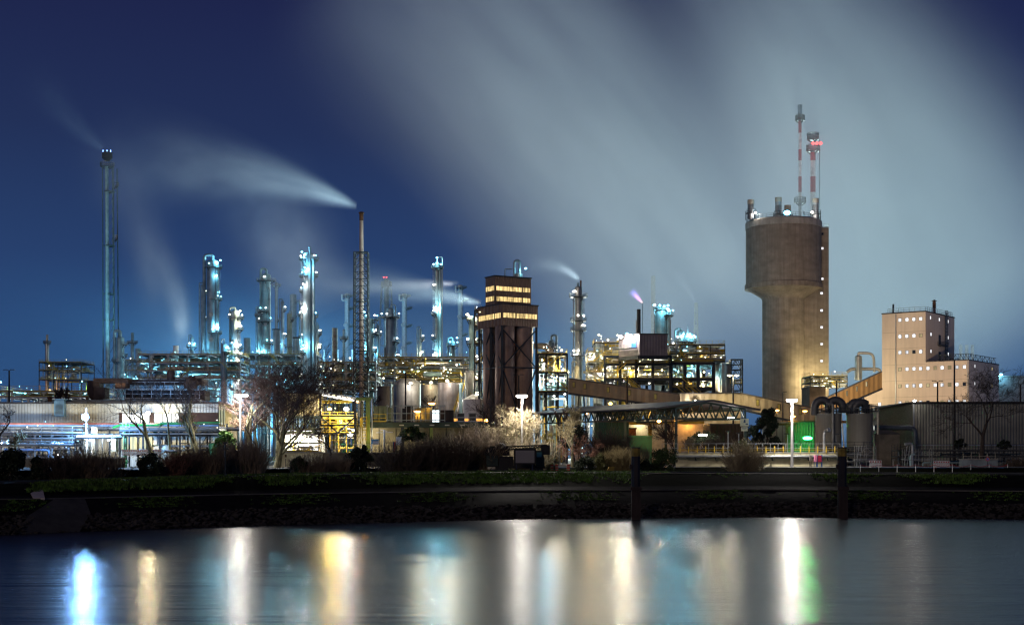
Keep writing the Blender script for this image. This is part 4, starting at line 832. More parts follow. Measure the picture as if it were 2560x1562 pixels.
# ------------------------------------------------------------------ steel-framed process units
UK = 1.7
PALS = [PALE, GALV, CREAM, WHITE, YEL, STEELC]
def unit(label, xs, zs, Y0, Y1, seed, nv=10, npipe=24, lamps=(), frame=STEEL, col=.35, decks=True, stairs=1, rails=YEL, name='process_unit', cat='process plant', pals=PALS, base=None, brace=True, pr=(.1,.3)):
    """xs: post columns (photo px), zs: deck rows (photo px, top first); everything bolted to the frame is a part of it"""
    rd = random.Random(seed); Yc = (Y0+Y1)/2; X = [PX(p,Y0) for p in xs]; Z = [PZ(p,Y0) for p in zs]; zb = G if base is None else PZ(base,Y0)
    T = thing(name, label, cat, (sum(X)/len(X),Yc,zb))
    f = MB()
    for x in X:
        for y in (Y0,Y1): f.beam((x,y,zb-.1),(x,y,Z[0]),col)
    for z in Z:
        for y in (Y0,Y1): f.beam((X[0]-col/2,y,z-col*.45),(X[-1]+col/2,y,z-col*.45),col*.75,col*.9)
        for x in X: f.beam((x,Y0,z-col*.45),(x,Y1,z-col*.45),col*.7,col*.85)
    if brace:
        for i in range(len(X)-1):
            if rd.random() < .5:
                k = rd.randrange(len(Z)); zt = Z[k]; zl = Z[k+1] if k+1 < len(Z) else zb
                f.beam((X[i],Y1,zl),(X[i+1],Y1,zt),col*.4); 
        for x0, x1 in zip(X,X[1:]):                      # haunches under the beams
            for z in Z:
                h = min(1.2,(x1-x0)*.2); f.beam((x0,Y0,z-h),(x0+h,Y0,z-.1),col*.5); f.beam((x1,Y0,z-h),(x1-h,Y0,z-.1),col*.5)
    f.build('steel_frame', frame, T)
    if decks:
        for z in Z:
            d = MB().box2((X[0],Y0-.4,z-.003),(X[-1],Y1,z+.07)).build('deck', mat('steel_grating_deck',(.16,.16,.15),.7,.3), T)
            MB().rail([(X[0],Y1,z+.07),(X[0],Y0-.35,z+.07),(X[-1],Y0-.35,z+.07),(X[-1],Y1,z+.07)],1.15,.07,1.6).build('railing', rails).parent = d
    lev = [zb]+Z[::-1]
    for k in range(nv):
        l = rd.randrange(len(lev)-1); z0 = lev[l]+.1; h = (lev[l+1]-z0)*rd.uniform(.45,.8); x = rd.uniform(X[0]+1,X[-1]-1); y = rd.uniform(Y0+1.2,Y1-1)
        r = min(rd.uniform(.5,1.3),h*.4); m = rd.choice(pals); b = MB(); typ = rd.random()
        if typ < .45: b.vessel((x,y,z0+.3),r,h-.3-r*.35,14); b.box((x,y,z0+.15),(r*1.6,r*1.6,.3)); n_ = 'vessel'
        elif typ < .75: L = rd.uniform(1.5,3.5); b.hvessel((x-L/2,y,z0+r+.4),(x+L/2,y,z0+r+.4),r*.8,14); b.box((x-L*.3,y,z0+.2),(.3,r,.5)).box((x+L*.3,y,z0+.2),(.3,r,.5)); n_ = 'drum'
        else: b.box((x,y,z0+h*.25),(r*1.4,r*1.2,h*.5)).box((x+r*.2,y,z0+h*.55),(r*.7,r*.8,h*.12)); b.tube([(x,y,z0+h*.5),(x,y,z0+h*.85)],.15,6); n_ = 'cabinet'
        b.build(n_, m, T)
    for k in range(npipe):
        m = rd.choice(pals); r = rd.uniform(*pr); y = rd.uniform(Y0-.2,Y1); b = MB(); l = rd.randrange(len(lev)-1); za, zb_ = lev[l]+.4, lev[l+1]-.5
        xa, xb = sorted((rd.uniform(X[0],X[-1]),rd.uniform(X[0],X[-1]))); xb = min(xb+1.2, X[-1])
        t_ = rd.random(); z1, z2 = rd.uniform(za,zb_), rd.uniform(za,zb_)
        if t_ < .35: pts = [(xa,y,z1),(xb,y,z1),(xb,y,z2),(min(xb+2,X[-1]),y,z2)]
        elif t_ < .7: pts = [(xa,y,lev[l]),(xa,y,z1),(xb,y,z1),(xb,y,lev[l])]
        else: pts = [(xa,y,lev[l]),(xa,y,lev[min(l+2,len(lev)-1)]),(xa+rd.uniform(.8,2.5),y,lev[min(l+2,len(lev)-1)])]
        b.pipe(pts,r,7)
        if rd.random() < .6: b.tube([(xa-.05,y,z1),(xa+.35,y,z1)],r*1.9,8)
        b.build('pipe', m, T)
    for k in range(stairs):
        l = rd.randrange(len(lev)-1); xa = rd.uniform(X[0]+1,X[-1]-4); h = lev[l+1]-lev[l]; s = rd.choice((-1,1))
        MB().stair((xa if s > 0 else xa+h*1.1,Y0-.9,lev[l]),(xa+h*1.1 if s > 0 else xa,Y0-.9,lev[l+1])).build('stair', rails, T)
    cs_ = [l[2] for l in lamps] or None
    if cs_:
        for k in range(int(len(lamps)*1.6)+2): bulb((rd.uniform(X[0],X[-1]),Y0+(Y1-Y0)*rd.uniform(-.05,.5),rd.choice(Z+[lev[0]+.4*(lev[1]-lev[0])])+rd.uniform(.6,2.2)), rd.choice(cs_+['w','m']), T, S(rd.uniform(.7,1.3),Y0))
    for px, py, c, P in lamps:
        yy = Y0+(Y1-Y0)*rd.uniform(.15,.55); flood((PX(px,yy),yy,PZ(py,yy)), c, P*UK, T, max(.35,S(2.6,Y0)), down=rd.random() < .7)
    return T
def box_house(label, x0, x1, yt, Y0, Y1, mt, name='plant_house', base=None, lamps=(), cat='building', roofm=DKT):
    a, b = PX(x0,Y0), PX(x1,Y0); zt = PZ(yt,Y0); zb = G-.1 if base is None else PZ(base,Y0); T = thing(name, label, cat, ((a+b)/2,(Y0+Y1)/2,zb))
    MB().box2((a,Y0,zb),(b,Y1,zt)).build('wall', mt, T); MB().box2((a-.15,Y0-.15,zt),(b+.15,Y1+.15,zt+.3)).build('roof', roofm, T)
    for px, py, c, P in lamps: flood((PX(px,Y0-1.2),Y0-1.2,PZ(py,Y0-1.2)), c, P, T, max(.35,S(2.2,Y0)))
    return T
# purple-grey box on the bright block
PUR = corrugated('mauve_grey_panels',(.20,.17,.18),.9,'D',.1,.6,.1,.25)
cY = 386; pf = Face((PX(1598.5,cY),cY),(1,.12)); pl = Face((PX(1547,cY+7),cY+7),Vector((PX(1598.5,cY)-PX(1547,cY+7),-7)))
T = thing('control_house','blank mauve grey box house on steel legs with two floodlights on its end','building',(PX(1620,390),392,PZ(887,cY)))
wR = pf.u(1669); z0, z1 = PZ(888,cY), PZ(836,cY); q = [pf.p(0,0),pf.p(wR,0),pf.p(wR,0,-8),pl.p(0,0)]; mb = MB(); mb.prism([(a[0],a[1]) for a in q],z0,z1); mb.build('wall',PUR,T)
mb = MB(); mb.prism([(a[0],a[1]) for a in [pl.p(-.1,0,.25),pf.p(-.1,0,.35),pf.p(wR+.2,0,.2),pf.p(wR+.2,0,-8.2)]],z1,z1+.3); mb.build('roof',DKT,T)
mb = MB(); mb.beam(pf.p(0,z0-.5,-.3),pf.p(wR,z0-.5,-.3),.9,1.0); mb.beam(pl.p(0,z0-.5,-.3),pf.p(0,z0-.5,-.3),.9,1.0); mb.build('base_beam',STEEL,T)
mb = MB(); u = pl.u(1585); pl.box(mb,u-1.0,u+1.0,PZ(870,390),PZ(848,390),0,.12); dd = mb.build('door',mat('bright_blue_door',(.02,.13,.6),.5),T)
mb = MB(); pl.box(mb,u-.5,u-.2,PZ(859,390),PZ(853,390),.12,.14); pl.box(mb,u+.2,u+.5,PZ(859,390),PZ(852,390),.12,.14); mb.build('door_sign',WHITE).parent = dd
for px in (1560,1585): p = pl.p(pl.u(px),PZ(842,390),1.2); flood(p,'w',5000,T,.85)
p = pl.p(pl.u(1571),PZ(834.5,390),.5); flood(p,'c',500,T,.5)
mb = MB(); q = [pl.p(pl.u(1550),PZ(872,390),1.6),pl.p(pl.u(1594),PZ(872,390),1.6)]; mb.rail(q,1.3,.09,1.4); mb.beam(Vector(q[0])-Vector((0,0,.1)),Vector(q[1])-Vector((0,0,.1)),2.8,.12); mb.build('balcony',GALV,T)
unit('bright process frame below the mauve box house', (1513,1550,1590,1632,1676), (888,908,945), 394,412, 11, 26, 60, ((1560,905,'w',900),(1563,921,'y',6000),(1573,921,'y',6000),(1617,916,'y',4000),(1549,949,'w',1500),(1624,937,'y',3000),(1623,957,'w',2000),(1560,950,'w',1000),(1655,925,'y',3000),(1600,890,'w',2500),(1640,890,'w',2500)), col=.75, stairs=3)
box_house('cream rear wall panel house inside the bright frame',1551,1590,906,413,417,CREAM)
unit('bright heavy steel frame with blue lit drums beside the end tank', (1677,1712,1745,1783), (905,945,968), 396,416, 12, 22, 50, ((1693,960,'w',3000),(1757,958,'y',5000),(1690,925,'c',7000),(1740,925,'c',3000),(1730,915,'c',2500),(1760,930,'y',3000),(1707,965,'y',2500)), col=.95, stairs=4)
unit('yellow railed top deck crowded with white pipes', (1672,1705,1740,1776,1812), (862,884,902), 400,414, 13, 26, 60, ((1683,858,'w',3500),(1718,884,'w',9000),(1708,872,'c',4000),(1738,884,'w',8000),(1755,872,'y',4000),(1790,886,'y',7000),(1805,887,'y',5000),(1700,895,'y',6000),(1775,895,'y',6000),(1735,897,'w',6000)), col=.25, stairs=2, base=906, brace=False, pr=(.12,.42))
Y=410; mb = MB(); mb.hvessel((PX(1697,Y),403,PZ(921,Y)),(PX(1768,Y),403,PZ(919,Y)),S(8,Y),20); tag(mb.build('horizontal_drum',TK),'long silver horizontal drum hung under the pipe deck','tank')
tank('broad grey cylinder inside the heavy steel frame',1706,50,918,414,TK2,'flat',False,False,2,(),3)
unit('white lit stair frame next to the ringed column', (1470,1490,1512,1530), (880,905,930,950), 402,414, 14, 12, 44, ((1487,881,'w',1800),(1493,878,'c',6000),(1490,910,'w',4000),(1500,935,'w',4000),(1475,890,'y',3000),(1520,930,'w',3000),(1465,955,'y',3500),(1536,950,'w',2500)), col=.3, frame=GALV, stairs=4, pals=[WHITE,PALE,CREAM,GALV])
T = tank('corrugated grey twin tank under a railed roof, outer one',1495,24,861,408,corrugated('corrugated_tank_sheet',(.30,.33,.32),.5,'D',.4,.5,.4),'flat',False,False,2,(),3); tank('corrugated grey tank close to the mauve box house',1528,38,858,410,MATS['corrugated_tank_sheet'],'flat',False,False,2,(),3)
unit('railed platform with small lamps over the corrugated tanks', (1486,1510,1548), (857,), 404,414, 15, 8, 18, ((1497,837,'y',1500),(1544,838,'y',1500),(1520,850,'y',800)), col=.25, base=861, stairs=0, brace=False)
unit('low tank top pipe deck with yellow stairs', (990,1025,1060,1100,1150), (935,950), 418,436, 16, 18, 46, ((1030,924,'y',3000),(1052,952,'w',4000),(1057,914,'y',5000),(1126,924,'y',6000),(1142,912,'w',800),(1110,918,'y',3000),(1010,930,'c',5000),(1000,929,'c',4000),(1090,945,'y',4000),(1140,945,'y',4000),(959,945,'y',2500)), col=.25, base=962, stairs=3, rails=YEL, pals=[CREAM,YEL,PALE,GALV,TEAL])
mb = MB(); mb.hvessel((PX(1060,414),414,PZ(935,414)),(PX(1102,414),414,PZ(935,414)),S(6,414),16); tag(mb.build('horizontal_drum',TEAL),'pale teal horizontal drum above the row of storage tanks','tank')
unit('long pipe bridge with white pipes in the open sky gap', (925,970,1040,1110,1180), (908,918,930), 600,606, 17, 0, 26, ((1000,905,'c',1500),), col=.5, decks=False, stairs=0, base=945, pals=[WHITE,PALE,YEL], pr=(.4,.8), brace=False, name='pipe_bridge', cat='pipe bridge')
unit('dense white lit process yard behind the shed roof', (795,830,865,905,940), (905,930,950,972), 500,520, 18, 26, 70, ((900,940,'c',60000),(925,925,'c',50000),(803,915,'y',9000),(828,921,'w',5000),(853,903,'y',9000),(846,965,'y',16000),(875,895,'y',3000),(815,942,'c',9000),(873,965,'y',6000),(890,940,'c',9000),(810,970,'y',4000),(826,971,'y',4000),(800,960,'w',6000),(933,970,'c',9000),(860,945,'c',6000)), col=.4, stairs=2, pals=[PALE,WHITE,TEAL,GALV,CREAM], frame=GALV, pr=(.15,.5))  # strongest cyan lamps are fill added for the columns around
tank('yellow lit tall vessel with a bent duct behind the shed roof',848,24,912,505,CREAM,'flat',True,True,2,((13,3.4,920),),4)
unit('cyan lit process yard behind the dark roof ducts', (345,380,420,470,520,560,600), (885,905,925,945), 560,580, 19, 26, 64, ((450,925,'c',60000),(550,925,'c',70000),(395,925,'c',40000),(378,908,'c',9000),(391,909,'c',9000),(424,888,'c',5000),(445,905,'c',14000),(475,908,'c',12000),(497,906,'c',3000),(360,925,'c',6000),(452,944,'c',12000),(540,957,'c',14000),(541,990,'c',16000),(500,945,'c',8000),(580,965,'y',5000),(597,950,'w',5000),(415,945,'c',8000)), col=.4, stairs=2, pals=[TEAL,PALE,GALV,SLATE,WHITE], frame=GALV, pr=(.15,.6))  # the most powerful cyan lamps here are added fill to light the columns
T = stack('short wide white steam stack on the lit boiler house', 440, 864, 14, 570, WHITE, bands=2); 
mb = MB(); mb.tube([(PX(400,568),568,PZ(945,568)),(PX(413,568),568,PZ(905,568)),(PX(440,568),568,PZ(885,568))],[S(14,568),S(12,568),S(9,568)],20); tag(mb.build('sloping_duct',WHITE),'fat white sloping duct feeding the short steam stack','duct')
unit('hazy cyan lit pipe structure behind the biggest bare tree', (596,640,690,740,790), (885,912,945,972), 610,628, 51, 16, 44, ((612,930,'c',9000),(668,940,'c',12000),(642,975,'c',9000),(715,950,'c',12000),(760,925,'w',6000),(775,960,'c',9000),(690,905,'c',3000)), col=.45, stairs=2, pals=[TEAL,PALE,SLATE,GALV,WHITE], frame=SLATE, pr=(.15,.6))
unit('dim pipe structure between the flare stack and the white boiler house', (298,322,350,380), (900,925,950), 655,668, 52, 10, 30, ((372,915,'c',5000),(340,940,'c',5000),(312,935,'c',4000)), col=.4, stairs=1, pals=[TEAL,SLATE,YEL,GALV], frame=SLATE, pr=(.15,.45))
unit('crowded cyan lit pipe structure behind the storage tank row', (945,985,1040,1100,1160,1185), (893,915,940), 470,486, 53, 20, 50, ((955,930,'c',7000),(1000,905,'y',3500),(1045,925,'c',6000),(1085,905,'w',3000),(1120,930,'c',7000),(1165,915,'y',5000),(1175,940,'y',5000),(1150,935,'c',5000)), col=.35, stairs=2, pals=[CREAM,YEL,PALE,TEAL,GALV], frame=GALV, pr=(.12,.4))
unit('small hazy plant with a vent stack at the far edge', (98,120,145,170,203), (905,925,948), 640,660, 20, 14, 34, ((178,948,'y',1500),(205,953,'c',9000),(207,985,'c',9000),(125,975,'o',2500)), col=.35, stairs=1, pals=[CREAM,GALV,YEL,SLATE])
column('slim hazy vent column on the small far plant',118,836,10,648,STEELC,plats=((858,6,0,359),),bands=4,taper=(860,6),name='vent_stack',cat='vent stack')
unit('low lit pipe yard behind the long light roof', (0,30,70,110,150,200,240), (978,992), 330,345, 21, 14, 40, ((2,955,'c',3500),(72,980,'c',6000),(120,994,'o',1200),(213,985,'c',5000),(20,978,'y',2500),(95,990,'c',3000)), col=.3, stairs=0, pals=[PALE,GALV,WHITE], frame=GALV)
column('teal vessel with a wide curved pipe at the foot of the flare stack',301,842,19,640,TEAL,plats=((862,8,-60,60),(890,8,-60,60),(905,10,-220,-90)),goose=(-14,4,15),bands=4,name='process_vessel',cat='vessel',lamps=())
column('pale hazy vent column beside a small tank',331,831,9,720,TEAL,plats=((858,8,0,359),),bands=3,taper=(857,7),name='vent_stack',cat='vent stack')
stack('small pale hazy tank stack beside the vent column',345,871,13,730,TEAL,bands=2)
# frames round the silo house
unit('narrow lit access tower on the left of the silo house', (1187,1203), (775,815,858,905,950,990), 392,398, 22, 3, 24, ((1167,786,'y',6000),(1196,800,'y',4000),(1200,862,'y',4000),(1197,935,'w',6000),(1192,890,'w',4000),(1197,980,'w',5000)), col=.4, stairs=2, pals=[PALE,GALV,TEAL])
column('teal column half hidden behind the silo house',1179,790,14,440,TEAL,plats=((800,6,-220,-90),(860,6,-220,-90)),goose=None,bands=4,lamps=((-10,786,'y',4000),))
unit('lit mint green plant between the silo house and the gallery', (1345,1365,1395,1418), (884,930,978), 385,400, 23, 14, 40, ((1332,856,'y',3500),(1404,875,'y',4500),(1406,927,'y',5000),(1355,900,'w',4000),(1370,960,'c',4000),(1380,940,'w',3000),(1412,985,'w',4000),(1385,990,'w',3000),(1420,930,'y',3000)), col=.45, stairs=2, pals=[mat('mint_cladding',(.38,.52,.44),.5,.3),PALE,GALV,CREAM,YEL])
column('dark short column with a looped top pipe beside the silo house',1379,850,15,405,SLATE,plats=((868,7,0,359),(893,12,-90,60)),goose=(12,3,12),bands=3)
mb = MB(); mb.pipe([(PX(1335,398),398,PZ(865,398)),(PX(1372,398),398,PZ(865,398)),(PX(1377,398),398,PZ(905,398))],S(8,398),14); tag(mb.build('bent_duct',TK3),'thick dark bent duct leaving the silo house','duct')
for px, w, lb in ((1362,16,'mint green cylinder under the thick bent duct'),(1345,14,'second mint green cylinder next to the silo legs')): tank(lb,px,w,880,402,MATS['mint_cladding'],'flat',False,False,2,(),3)
mb = MB(); mb.pipe([(PX(1460,410),410,PZ(930,410)),(PX(1480,404),404,PZ(932,404)),(PX(1512,396),396,PZ(950,396)),(PX(1518,394),394,PZ(965,394))],S(3.4,404),10,bend=2.5); tag(mb.build('sloping_pipe',CREAM),'long cream pipe sloping down to the gallery roof','pipe')
for px, py, lb in ((1417,935,'lit round tank on the pipe platform left of the ringed column'),(1470,905,'upright grey vessel on the right of the ringed column')): column(lb,px,py-12,12,424,STEELC,bands=1,yb=950,name='process_vessel',cat='vessel',lamps=((-3,py+10,'y',2500),))
T = thing('truss_tower','small open steel tower with crossed braces at the end of the block','tower',(PX(1840,404),404,G)); lattice(T,PX(1840,404),404,S(28,404),G,PZ(899,404),S(24,404),.22,STEEL)
for yy in (899,912,959): 
    z = PZ(yy,404); d = MB().box((PX(1840,404),404,z),(S(30,404),S(30,404),.15)).build('platform',STEEL,T)
    if yy == 959: MB().rail([(PX(1826,402),402.3,z),(PX(1854,402),402.3,z)],1.2,.08,1.2).build('railing',YEL).parent = d
# ---- conveyor galleries
GAL = corrugated('gallery_brown_cladding',(.36,.28,.17),1.9,'X',.25,.7,.05,.22)
def gallery(label, a, b, w=3.2, wins=(), legs=(), lit=0, m=GAL):
    """a, b: (px, top row, bottom row, Y)"""
    T = thing('conveyor_gallery', label, 'conveyor gallery', ((PX(a[0],a[3])+PX(b[0],b[3]))/2,(a[3]+b[3])/2,PZ(a[2],a[3])))
    A = [PW(a[0],a[1],a[3]),PW(a[0],a[2],a[3])]; B = [PW(b[0],b[1],b[3]),PW(b[0],b[2],b[3])]; k = Vector((0,w,0))
    mb = MB(); v = [A[1],B[1],B[1]+k,A[1]+k,A[0],B[0],B[0]+k,A[0]+k]; mb._add(v,[(0,3,2,1),(4,5,6,7),(0,1,5,4),(1,2,6,5),(2,3,7,6),(3,0,4,7)]); mb.build('wall',m,T)
    u = Vector((0,0,.001)); mb = MB(); e = Vector((0,-.2,0)); v = [A[0]+e+u,B[0]+e+u,B[0]+k-e+u,A[0]+k-e+u]; v += [q+Vector((0,0,.28)) for q in v]; mb._add(v,[(0,3,2,1),(4,5,6,7),(0,1,5,4),(1,2,6,5),(2,3,7,6),(3,0,4,7)]); mb.build('roof',mat('grey_sheet_roof',(.13,.12,.11),.7),T)
    mb = MB(); mb.beam(A[1]+Vector((0,-.1,.05)),B[1]+Vector((0,-.1,.05)),.3,.5); mb.build('bottom_chord',STEEL,T)
    for f in wins:
        c = A[0].lerp(B[0],f); h = (A[0]-A[1]).length; mb = MB(); mb.box((c.x,c.y-.06,c.z-h*.34),(.75,.12,h*.38)); wf_ = mb.build('window',DKT,T); g = MB().box((c.x-.06,c.y-.08,c.z-h*.34),(.55,.14,h*.33)).build('pane',mat('dusty_yellow_glass',(.5,.42,.10),.3) if lit == 0 else DIM); g.parent = wf_
    for f in legs:
        c = A[1].lerp(B[1],f); mb = MB()
        for dx in (-1.2,1.2): mb.beam((c.x+dx*1.6,c.y+w/2,G-.1),(c.x+dx*.5,c.y+w/2,c.z),.3)
        mb.build('support_leg',STEEL,T)
    return T
gallery('long brown gallery sloping down from the silo house across the bright block',(1421,947,984,352),(1702,987,1020,344),wins=(.05,.15,.36,.55,.78),legs=(.12,.5,.85))
T = box_house('pale roofed transfer house where the two galleries meet',1700,1852,984,343,350,corrugated('pale_gallery_cladding',(.40,.32,.20),1.9,'X',.25,.7,.05,.22),'transfer_house',lamps=((1738,1001,'w',2500),(1742,1003,'w',0)))
gallery('long brown gallery running down past the foot of the concrete tower',(1852,984,1024,343),(2066,1028,1072,338),wins=(.2,.45,.7),legs=(.3,.6),m=MATS['pale_gallery_cladding'])
gallery('steep brown gallery climbing to the beige factory with yellow windows',(2040,1008,1042,398),(2205,930,972,420),wins=(.12,.28,.45,.6,.75),legs=(.35,.7),lit=1,m=corrugated('orange_brown_cladding',(.36,.22,.08),1.9,'X',.25,.7,.05,.22))
box_house('dark brown block at the tower foot under the pipework',2024,2064,968,440,452,mat('dark_brown_block',(.10,.07,.05),.85),'plant_house')
unit('lit pipework on the brown block beside the concrete tower',(2026,2048,2075,2098,2118),(940,955),442,455,24,14,40,((2041,950,'y',9000),(2034,952,'w',3500),(2066,945,'y',5000),(2080,950,'y',4000),(2062,957,'y',4000),(2055,940,'w',2500)),col=.25,base=968,stairs=1,brace=False,pals=[PALE,CREAM,GALV,WHITE])
light((PX(2052,475),475,PZ(955,475)),(1,.84,.42),13000,rad=1)
column('grey vessel with a big square pipe loop by the steep gallery',2146,888,18,445,STEELC,bands=2,yb=950,goose=None,name='process_vessel',cat='vessel')
Y=445; mb = MB(); mb.pipe([(PX(2146,Y),Y,PZ(889,Y)),(PX(2146,Y),Y,PZ(882,Y)),(PX(2184,Y),Y,PZ(883,Y)),(PX(2186,Y),Y,PZ(930,Y))],S(3.4,Y),12,bend=2); mb.pipe([(PX(2118,Y),Y,PZ(930,Y)),(PX(2128,Y),Y,PZ(922,Y)),(PX(2200,Y),Y,PZ(922,Y)),(PX(2203,Y),Y,PZ(945,Y))],S(4,Y),12,bend=2); tag(mb.build('pipe_loop',TK),'square loop of grey pipe rising over the steep gallery','pipe')
light((PX(2130,436),432,PZ(960,436)),'y',5000,rad=.6)

# ---- canopy with the long lattice girders
GT = mat('dark_green_truss_steel',(.03,.06,.055),.5,.2); K = Vector((PX(1690,280),280)); ds = Vector((PX(1340,325),325))-K; dfv = Vector((PX(1900,285),285))-K
T = thing('canopy','wide open canopy on a dark green lattice girder with a low gable roof','canopy',(K.x+5,300,G))
def truss(a, b, z0, z1f, n, t, nm='lattice_girder'):
    mb = MB(); a, b = Vector((a.x,a.y,0)), Vector((b.x,b.y,0)); k = Vector((0,0,1)); z1 = z1f if callable(z1f) else (lambda f: z1f)
    mb.beam(a+k*z0,b+k*z0,t*1.4)
    for i in range(n):
        f, g, h = i/n, (i+.5)/n, (i+1)/n; p, q, r_ = a.lerp(b,f), a.lerp(b,g), a.lerp(b,h)
        mb.beam(p+k*z1(f),q+k*z1(g),t*1.4); mb.beam(q+k*z1(g),r_+k*z1(h),t*1.4); mb.beam(p+k*z0,q+k*z1(g),t); mb.beam(q+k*z1(g),r_+k*z0,t)
    mb.beam(a+k*z0,a+k*z1(0),t*1.6); mb.beam(b+k*z0,b+k*z1(1),t*1.6); return mb.build(nm,GT,T)
ze, zrg, zlo = PZ(1021,281), PZ(1006,281), PZ(1046,281); f_r = .44
ridge = lambda f: ze+(zrg-ze)*(1-abs(f-f_r)/(f_r if f < f_r else 1-f_r))
Kf = K+dfv*.82; truss(K,Kf,zlo,ridge,7,.24); truss(K+ds,K,zlo,ze,22,.2); truss(K+ds+dfv*.82,K+dfv*.82,zlo,ze,16,.2); truss(K+ds*.5,K+ds*.5+dfv*.82,zlo,ridge,7,.2)
mb = MB(); k = Vector((0,0,1)); v3 = lambda p, z: Vector((p.x,p.y,z)); a0 = K-dfv*.22+Vector((-.2,-.6)); a1 = K+dfv*f_r+Vector((0,-.6)); a2 = K+dfv*1.0+Vector((0,-.6))
for p, q, zp, zq in ((a0,a1,ze-.2,zrg+.35),(a1,a2,zrg+.35,ze-.25)):
    v = [v3(p,zp),v3(q,zq),v3(q+ds,zq),v3(p+ds,zp)]; v += [x+k*.3 for x in v]; mb._add(v,[(0,3,2,1),(4,5,6,7),(0,1,5,4),(1,2,6,5),(2,3,7,6),(3,0,4,7)])
mb.build('roof',mat('dark_grey_roof_sheet',(.07,.07,.08),.6,.1),T)
for f, g in ((0,0),(0,.82),(.33,0),(.66,0),(1,0),(.5,.82),(1,.82)): p = K+ds*f+dfv*g; MB().beam((p.x,p.y,G-.1),(p.x,p.y,zlo),.55).build('post',GT,T)
def ylamp(loc, c, P, lb, name='pendant_lamp', k=40, sz=.42): o = MB().lathe([(0,-sz*.8),(sz*.8,-sz*.5),(sz,0),(sz*.5,sz*.4),(0,sz*.5)],loc,12).build(name,lens_mat(c,k)); tag(o,lb,'lamp'); (light((loc[0],loc[1]-.7,loc[2]-.3),c,P,None,.3) if P else None); return o
ylamp(PW(1647.5,1052,288),'o',2600,'orange lamp glowing under the front of the canopy'); ylamp(PW(1466,1031,312),'o',1200,'orange lamp among the girder bars near the lit tree'); ylamp(PW(1526,1008,330),'o',600,'orange lamp on the canopy roof under the long gallery')
for px, w, lb in ((1829,6,'white strip lamp under the right end of the canopy'),(1757,5,'white strip lamp low in the dark under the canopy')):
    Y=286; p = PW(px,1045 if px > 1800 else 1087,Y); o = MB().box(p,(1.6,.4,.35)).build('strip_lamp',lens_mat('w',30)); tag(o,lb,'lamp'); light(p-Vector((0,.6,.5)),'w',700,None,.4)
box_house('cream loading hall lit orange behind the canopy posts',1560,1760,1050,330,345,CREAM,'loading_hall',lamps=((1600,1058,'y',900),(1720,1058,'o',900)))
box_house('dark timber clad shed behind the canopy girder',1776,1870,1062,310,322,corrugated('dark_plank_cladding',(.06,.05,.04),.8,'X',.2,.8,0),'storage_shed')
box_house('low green container in the shade of the lattice girder',1488,1572,1055,300,303,corrugated('dark_green_container_sheet',(.015,.05,.035),.5,'X',.1,.6,.1),'container',cat='container')
box_house('bright green flat container near the canopy post',1574,1630,1092,296,299,mat('bright_green_container',(.012,.11,.055),.6),'container',cat='container',roofm=GREENP)
box_house('orange brown crate stack by the loading hall',1571,1590,1072,318,321,mat('orange_crate',(.35,.14,.05),.7),'crate',cat='crate')
mb = MB(); mb.beam((PX(1625,316),316,G),(PX(1625,316),316,PZ(1058,316)),.8); mb.beam((PX(1570,316),316,PZ(1058,316)),(PX(1760,316),316,PZ(1056,316)),.6); tag(mb.build('crane_beam',YEL),'yellow crane beam and post under the canopy','crane')
box_house('green corrugated shed lit by the green lamp',1970,2037,1056,300,312,corrugated('green_shed_sheet',(.07,.12,.08),.6,'X',.3,.6,.1),'storage_shed')
mb = MB(); mb.beam((PX(1928,299),299,PZ(1060,299)),(PX(1990,299),299,PZ(1060,299)),.45); mb.beam((PX(1967,299),299,G),(PX(1967,299),299,PZ(1060,299)),.5); mb.beam((PX(1967,299),299,PZ(1068,299)),(PX(1978,299),299,PZ(1060,299)),.3); tag(mb.build('gantry',RUST),'rusty steel gantry post in front of the green shed','gantry')
mb = MB(); mb.box2((PX(1960,330),330,PZ(1057,330)),(PX(2190,330),334,PZ(1051,330))); tag(mb.build('pipe_bridge',mat('orange_brown_beam',(.30,.16,.05),.7)),'orange brown bridge beam running behind the dust silos','pipe bridge')
o = MB().lathe([(0,-.3),(.8,-.25),(1.0,.1),(.6,.3),(0,.35)],PW(2019,1095,297),14).build('green_lamp',lens_mat('g',55)); tag(o,'blazing green lamp in front of the green shed','lamp'); light(PW(2019,1097,295.6),'g',130,None,.5); light(PW(2019,1096,295),'g',2200,None,.6,spot=70,target=(30,60,4),blend=.8)
for yy, h, lb in ((1046,19,'pale notice board on the canopy end post'),(1067,10,'lower pale notice board under the larger board')):
    Y=279; T2 = thing('notice_board',lb,'sign',PW(1861,yy+h,Y)); MB().box(PW(1861,yy+h/2,Y),(S(21 if h > 12 else 16,Y),.12,S(h,Y))).build('panel',mat('pale_green_board',(.55,.60,.45),.6),T2)
    mb = MB()
    if h > 12: p = PW(1861,yy+6,Y-.09); mb.quad(p+Vector((-.2,0,-.3)),p+Vector((.25,0,-.35)),p+Vector((.2,0,.35)),p+Vector((-.05,0,.3))); mb.box(PW(1867,yy+14,Y-.08),(.5,.03,.22))
    else: mb.box(PW(1861,yy+3,Y-.08),(.9,.03,.08)).box(PW(1860,yy+6,Y-.08),(.7,.03,.07))
    mb.build('board_print',mat('dark_blue_print',(.03,.08,.16),.6),T2)
